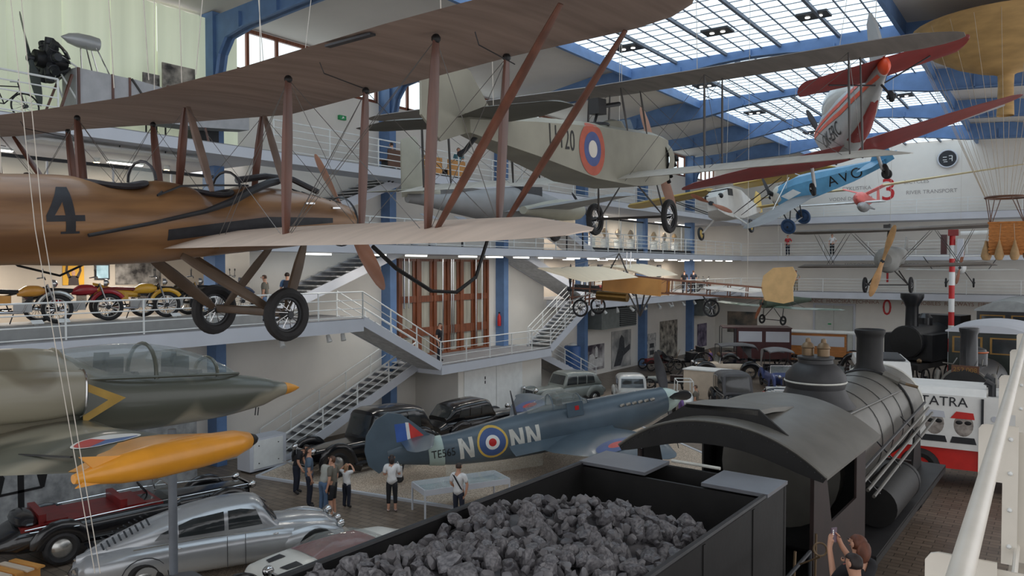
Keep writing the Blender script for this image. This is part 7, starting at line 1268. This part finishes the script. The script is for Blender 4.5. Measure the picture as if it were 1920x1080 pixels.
# glass table case beside the man in white
ta, tb = onZ(797, 921, .85), onZ(955, 898, .85); o = thing('display_case', 'low glass-topped display table on thin legs', 'display case', base=(ta.x, ta.y, .05)); u = (tb - ta); u.z = 0; ln = u.length; u.normalize(); n_ = V((-u.y, u.x, 0)); M = frame(ta, u, n_)
MB().box((0, 0, 0), (1, 1, 1)).v; MB().prism([(0, 0), (ln, 0), (ln, 1.0), (0, 1.0)], M @ Matrix.Translation((0, 0, -.14)), .03).build('tray', mat('pale_map', (150, 164, 168), .5, rgb2=(112, 124, 132), scale=3), o); MB().prism([(0, 0), (ln, 0), (ln, 1.0), (0, 1.0)], M @ Matrix.Translation((0, 0, .02)), .015).build('glass_top', m_glass, o)
for a, b in (((0, 0), (ln, 0)), ((ln, 0), (ln, 1)), ((ln, 1), (0, 1)), ((0, 1), (0, 0))): MB().beam(M @ V((*a, -.06)), M @ V((*b, -.06)), .04, .16).build('frame_rail', m_fascia, o, 0); MB().beam(M @ V((*a, -.8)), M @ V((*a, 0)), .04).build('leg', m_fascia, o, 0)
q = onZ(930, 865, .0); o = thing('glass_barrier', 'low glass panel standing on the gravel beside the fighter tail', 'barrier', base=(q.x, q.y, .05)); MB().beam(onZ(800, 905, .0) + V((.4, .5, .5)), onZ(985, 878, .0) + V((.4, .5, .5)), .015, .9).build('pane', m_glass, o, 0)
# top gallery: stripped aircraft engine and fuselage, photo boards, bicycle
ex = -22.9; o = thing('airplane_fuselage', 'stripped aircraft fuselage with exposed radial engine on the top gallery', 'airplane', base=(ex, 9.8, G3))
secs = [[V((ex - w_, y_, zb)), V((ex + w_, y_, zb)), V((ex + w_, y_, zt)), V((ex - w_, y_, zt))] for y_, w_, zt, zb in ((10.5, .42, 12.62, 11.5), (12.2, .45, 12.6, 11.45), (14.2, .42, 12.42, 11.5), (16.2, .3, 12.3, 11.7))]
MB().loft(secs).build('fabric_skin', mat('grey_canvas', (178, 178, 180), .7, var=.08), o, 0)
for y_ in (10.55, 11.5, 12.0, 13.2): MB().span((ex + .4, y_ - .03, 11.5), (ex + .48, y_ + .03, 12.62)).build('wooden_frame', m_strut, o, 0)
MB().beam((ex + .47, 12.05, 12.6), (ex + .47, 12.9, 11.5), .05).build('diagonal', m_dst, o)
for k in range(9):
    t = 2 * PI * k / 9; d = V((math.cos(t), 0, math.sin(t))); c = V((ex, 9.95, 12.75)); MB().tube([c + d * .16, c + d * .62], [.13, .11], 10).build('engine_cylinder', m_dark, o); MB().torus(c + d * .45, d, .12, .02, 12, 5).build('cylinder_fins', m_dark, o); MB().tube([c + d * .6 + V((0, .08, 0)), c + d * .4 + V((0, .35, 0)), c + d * .2 + V((0, .5, 0))], .035, 6).build('exhaust_pipe', m_chrome if k % 2 else m_dark, o)
MB().tube([(ex, 9.6, 12.75), (ex, 10.4, 12.75)], .24, 16).build('crankcase', m_black, o)
for s in (-1, 1):
    for z0_, z1_ in ((12.6, 12.9), (11.6, 12.4)): MB().tube([(ex + s * .4, 10.6, z0_), (ex + s * .2, 10.2, z1_)], .025, 6).build('mount_tube', m_white, o)
    MB().tube([(ex + s * .3, 11.0, 12.6), (ex + s * .15, 10.9, 13.35)], .02, 6).build('tank_strut', m_chrome, o); MB().tube([(ex + s * .3, 11.5, 12.6), (ex + s * .15, 11.2, 13.35)], .02, 6).build('tank_strut', m_chrome, o); MB().beam((ex + s * .4, 10.4, 12.4), (ex + s * .5, 9.9, G3), .06).build('trestle_leg', m_strut, o); MB().beam((ex + s * .35, 14.5, 11.6), (ex + s * .45, 14.6, G3), .06).build('trestle_leg', m_strut, o)
MB().lathe([(.01, 0), (.14, .2), (.2, .45), (.21, .8), (.19, 1.02), (.02, 1.04)], 18, pose((ex, 10.3, 13.5), 0, 0, -90)).build('header_tank', m_silver, o)
propeller(o, (ex, 9.5, 12.72), (0, -1, 0), 1.5, -24, mat('dark_green_blade', (60, 66, 66), .4), .3)
for y0_, y1_, z1_, m, lab in ((13.1, 13.65, 13.2, MATS['photo_bikes'], 'small grey photo board on the top gallery'), (13.75, 14.9, 13.65, MATS['photo_crowd'], 'large dark photo board on the top gallery')):
    b_ = thing('photo_board', lab, 'poster', base=(-23.7, y0_, G3)); MB().span((-23.75, y0_, z1_ - (.7 if y1_ - y0_ < .8 else 1.0)), (-23.7, y1_, z1_)).build('board', m, b_, 0)
    for y_ in (y0_ + .1, y1_ - .1): MB().span((-23.76, y_ - .02, G3), (-23.72, y_ + .02, z1_ - .3)).build('leg', m_dark, b_, 0)
b_ = thing('crate', 'open grey and dark box on the top gallery', 'box', base=(-24.0, 15.4, G3)); MB().box((-24.0, 15.3, 11.98), (.5, 1.0, 2.1)).build('stand', m_dark, b_, 0); MB().box((-23.7, 15.6, 12.75), (.06, .5, .55)).build('side_panel', m_fascia, b_, 0)
b_ = thing('bicycle', 'old bicycle standing on the top gallery at the left edge', 'bicycle', pose((-22.4, 8.6, G3), 90))
for x in (-.55, .55): wheel(b_, (x, 0, .36), (0, 1, 0), .36, .02, m_black, m_dark, 16)
for a, c in (((-.55, .36), (-.15, .85)), ((-.15, .85), (.05, .35)), ((.05, .35), (-.55, .36)), ((-.12, .78), (.4, .85)), ((.05, .35), (.42, .75)), ((.38, .95), (.55, .36))): MB().tube([(a[0], 0, a[1]), (c[0], 0, c[1])], .016, 6).build('frame_tube', m_black, b_)
MB().box((-.17, 0, .9), (.22, .12, .05)).build('saddle', m_bamboo, b_, 20); MB().tube([(.3, -.25, 1.0), (.38, 0, .96), (.3, .25, 1.0)], .012, 6).build('handlebar', m_chrome, b_)
# benches on the top gallery
for k, y_ in enumerate((22.9, 25.0, 26.6)): b_ = thing('bench', ['dark brown bench behind the steel blue visitor', 'brown slatted bench in the middle of the top gallery', 'light brown bench by the teal visitor'][k], 'bench', base=(XE - .7, y_, G3)); MB().span((XE - 1.1, y_ - .6, G3 + .4), (XE - .6, y_ + .6, G3 + .46)).build('seat', m_tan if k else m_bamboo, b_, 0); MB().span((XE - .6, y_ - .6, G3 + .15), (XE - .55, y_ + .6, G3 + .85)).build('backrest', m_tan if k else m_bamboo, b_, 0); [MB().span((XE - 1.05, y_ + d, G3), (XE - .65, y_ + d + .08, G3 + .4)).build('leg', m_dark, b_, 0) for d in (-.5, .42)]
# middle gallery: glass cases, model aircraft, helmets, desks
for y0_, y1_, X, lab in ((8.5, 16.2, -24.2, 'long glass showcase on the near middle gallery'), (42.5, 58.8, -24.3, 'long glass showcase on the far middle gallery')):
    b_ = thing('glass_showcase', lab, 'display case', base=(X, y0_, G2)); MB().span((X, y0_, G2), (X + .1, y1_, G2 + .35)).build('plinth', m_dark, b_, 0); k = int((y1_ - y0_) / 1.9)
    for i in range(k): a = lerp(y0_, y1_, i / k); MB().span((X + .03, a + .02, G2 + .35), (X + .05, lerp(y0_, y1_, (i + 1) / k) - .02, G2 + 2.2)).build('pane', m_glass, b_, 0); MB().span((X, a - .02, G2 + .35), (X + .07, a + .02, G2 + 2.25)).build('mullion', m_fascia, b_, 0)
    MB().span((X, y0_, G2 + 2.2), (X + .1, y1_, G2 + 2.3)).build('head_rail', m_dark, b_, 0)
for k in range(8): y_ = 43.8 + 1.9 * k; b_ = thing('instrument', ['brass instrument in the far showcase, nearest pane', 'brass instrument in the far showcase, second pane', 'brass instrument in the far showcase, third pane', 'brass instrument in the far showcase, fourth pane', 'brass instrument in the far showcase, fifth pane', 'brass instrument in the far showcase, sixth pane', 'brass instrument in the far showcase, seventh pane', 'brass instrument in the far showcase, farthest pane'][k], 'instrument', base=(-25, y_, G2)); MB().lathe([(.3, 0), (.28, .9), (.34, .92), (.34, 1.0)], 12, Matrix.Translation((-25, y_, G2))).build('pedestal', m_white, b_); MB().lathe([(.2, 1.0), (.08, 1.15), (.22, 1.45), (.1, 1.7), (.02, 1.75)], 14, Matrix.Translation((-25, y_, G2))).build('bell', m_gold if k % 2 else m_brass, b_)
b_ = thing('model_airplane', 'dark green model aircraft with a yellow nose in the near showcase', 'model', pose((-24.9, 13.0, 9.0), 80, 8, 0)); body([(1.0, .03, .03, -.03, 2), (.8, .15, .15, -.15, 2), (0, .2, .2, -.2, 2), (-1.2, .06, .08, -.04, 2)], 14, 3).build('fuselage', mat('model_green', (50, 66, 54), .4), b_); body([(1.25, .01, .01, -.01, 2), (1.0, .1, .1, -.1, 2), (.8, .155, .155, -.155, 2)], 12, 3).build('nose', m_yel, b_); wing(mirror([(0, .4, 0, -.3, 0), (1.1, .2, .05, -.1, .05)]), .12, 7, .1, .1).build('wing', MATS['model_green'], b_, 50); MB().tube([(0, 0, -.15), (0, 0, -1.0)], .02, 6).build('stand', m_chrome, b_); MB().prism([(-.9, .05), (-1.1, .35), (-1.3, .35), (-1.25, .02)], frame((0, .01, 0), (1, 0, 0), (0, 0, 1)), .02).build('fin', MATS['model_green'], b_)
for k, y_ in enumerate((12.5, 14.9)): b_ = thing('downlight', ['warm ceiling light left of the windscreen of the biplane', 'warm ceiling light above the model aircraft'][k], 'lamp', base=(-25.5, y_, G3 - .42)); MB().tube([(-25.5, y_, G3 - .36), (-25.5, y_, G3 - .5)], .1, 12).build('housing', m_white, b_); MB().disc((-25.5, y_, G3 - .51), (0, 0, 1), .085, .02, 12).build('lamp_glass', mat('warm_lamp', (255, 226, 170), .4, var=.01, emit=9), b_)
for k, y_ in enumerate((21.3, 22.6, 23.4, 24.2, 25.4)): b_ = thing('helmet', ['white rounded helmet shell nearest the stairs on the middle gallery', 'white helmet shell, second along the middle gallery rail', 'white helmet shell, third along the middle gallery rail', 'white helmet shell, fourth along the middle gallery rail', 'white helmet shell farthest along the middle gallery rail'][k], 'helmet', base=(XE - .9, y_, G2)); MB().tube([(XE - .9, y_, G2), (XE - .9, y_, G2 + .3)], .16, 12).build('stand', m_fascia, b_); MB().ball((XE - .9, y_, G2 + .5), (.28, .3, .26), 14, 10).build('shell', m_white, b_); MB().box((XE - .66, y_, G2 + .48), (.1, .36, .12)).build('visor', m_dark, b_, 20)
for k, y_ in enumerate((24.4, 26.6, 35.5, 37.2)): b_ = thing('reading_desk', ['sloping grey information desk nearest on the middle gallery rail', 'sloping grey information desk, second on the middle gallery rail', 'sloping grey information desk behind the wheel of the twin-engined aircraft', 'sloping grey information desk farthest on the middle gallery rail'][k], 'sign', base=(XE - .2, y_, G2)); MB().box((XE - .25, y_, G2 + 1.25), (.45, .7, .03), rot(0, 25, 0)).build('panel', m_fascia, b_, 0); MB().span((XE - .28, y_ - .03, G2), (XE - .22, y_ + .03, G2 + 1.22)).build('leg', m_dark, b_, 0)
# white fabric-covered wing hung under the top gallery, small corner pieces
b_ = thing('spare_wing', 'white quilted fabric wing hung below the near top gallery', 'wing', base=(-22.2, 11, G3 - .5)); wing([(0, 0, 0, -.9, 0), (4.6, -.1, 0, -.8, 0)], .14, 9, .2, .3).xf(Matrix.Translation((-21.9, 9.4, G3 - .52))).build('wing_panel', m_white, b_, 50)
for y_ in (10.2, 11.6, 13.0): MB().tube([(-22.3, y_, G3 - .36), (-22.3, y_, G3 - .5)], .02, 6).build('hanger', m_dark, b_)
q = onZ(15, 1072, .3); b_ = thing('slatted_crate', 'cream and brown slatted crate at the lower left corner', 'crate', base=(q.x, q.y, 0))
for k in range(5): MB().box((q.x, q.y - .5 + .22 * k, .36), (1.0, .16, .04), rot(12)).build('slat', m_ivory if k % 2 else m_tan, b_, 0)
MB().box((q.x, q.y - .06, .17), (.9, 1.0, .33), rot(12)).build('body', m_tan, b_, 0)
q = onZ(166, 1075, .42); b_ = thing('stool', 'small round cream stool beside the silver car tail', 'stool', base=(q.x, q.y, 0)); MB().lathe([(.2, .38), (.22, .41), (.2, .45), (.02, .46)], 18, Matrix.Translation((q.x, q.y, 0))).build('seat', m_ivory, b_); [MB().tube([(q.x + .1 * math.cos(t), q.y + .1 * math.sin(t), .4), (q.x + .17 * math.cos(t), q.y + .17 * math.sin(t), 0)], .015, 6).build('leg', m_dark, b_) for t in (0, 2.1, 4.2)]
# slack pale cables in the near left
for k, (x0, x1) in enumerate(((38, 118), (58, 128))):
    cable([at(x0 - 18, 0, 7.4), at((x0 + x1) / 2 - 12, 430, 7.0), at(x1 + 60, 1075, 6.8)], .004, 'suspension_cable', ['left pale cable of the pair crossing the number 4', 'right pale cable of the pair crossing the number 4'][k], 'cable', m_cable)
for x, t, k in ((265, 10.5, 0), (385, 12, 1), (480, 13, 2), (590, 14, 3), (200, 10, 4)): cable([at(x, -60, t), at(x - 18 if k % 2 else x + 14, [150, 140, 120, 95, 165][k], t)], .007, 'suspension_cable', ['thin cable before the blinds above the exposed engine', 'thin cable in front of the blue frame column', 'thin cable before the first clerestory window', 'thin cable running to the aileron of the plywood biplane', 'thin cable at the left of the pale blinds'][k], 'cable', m_cable)
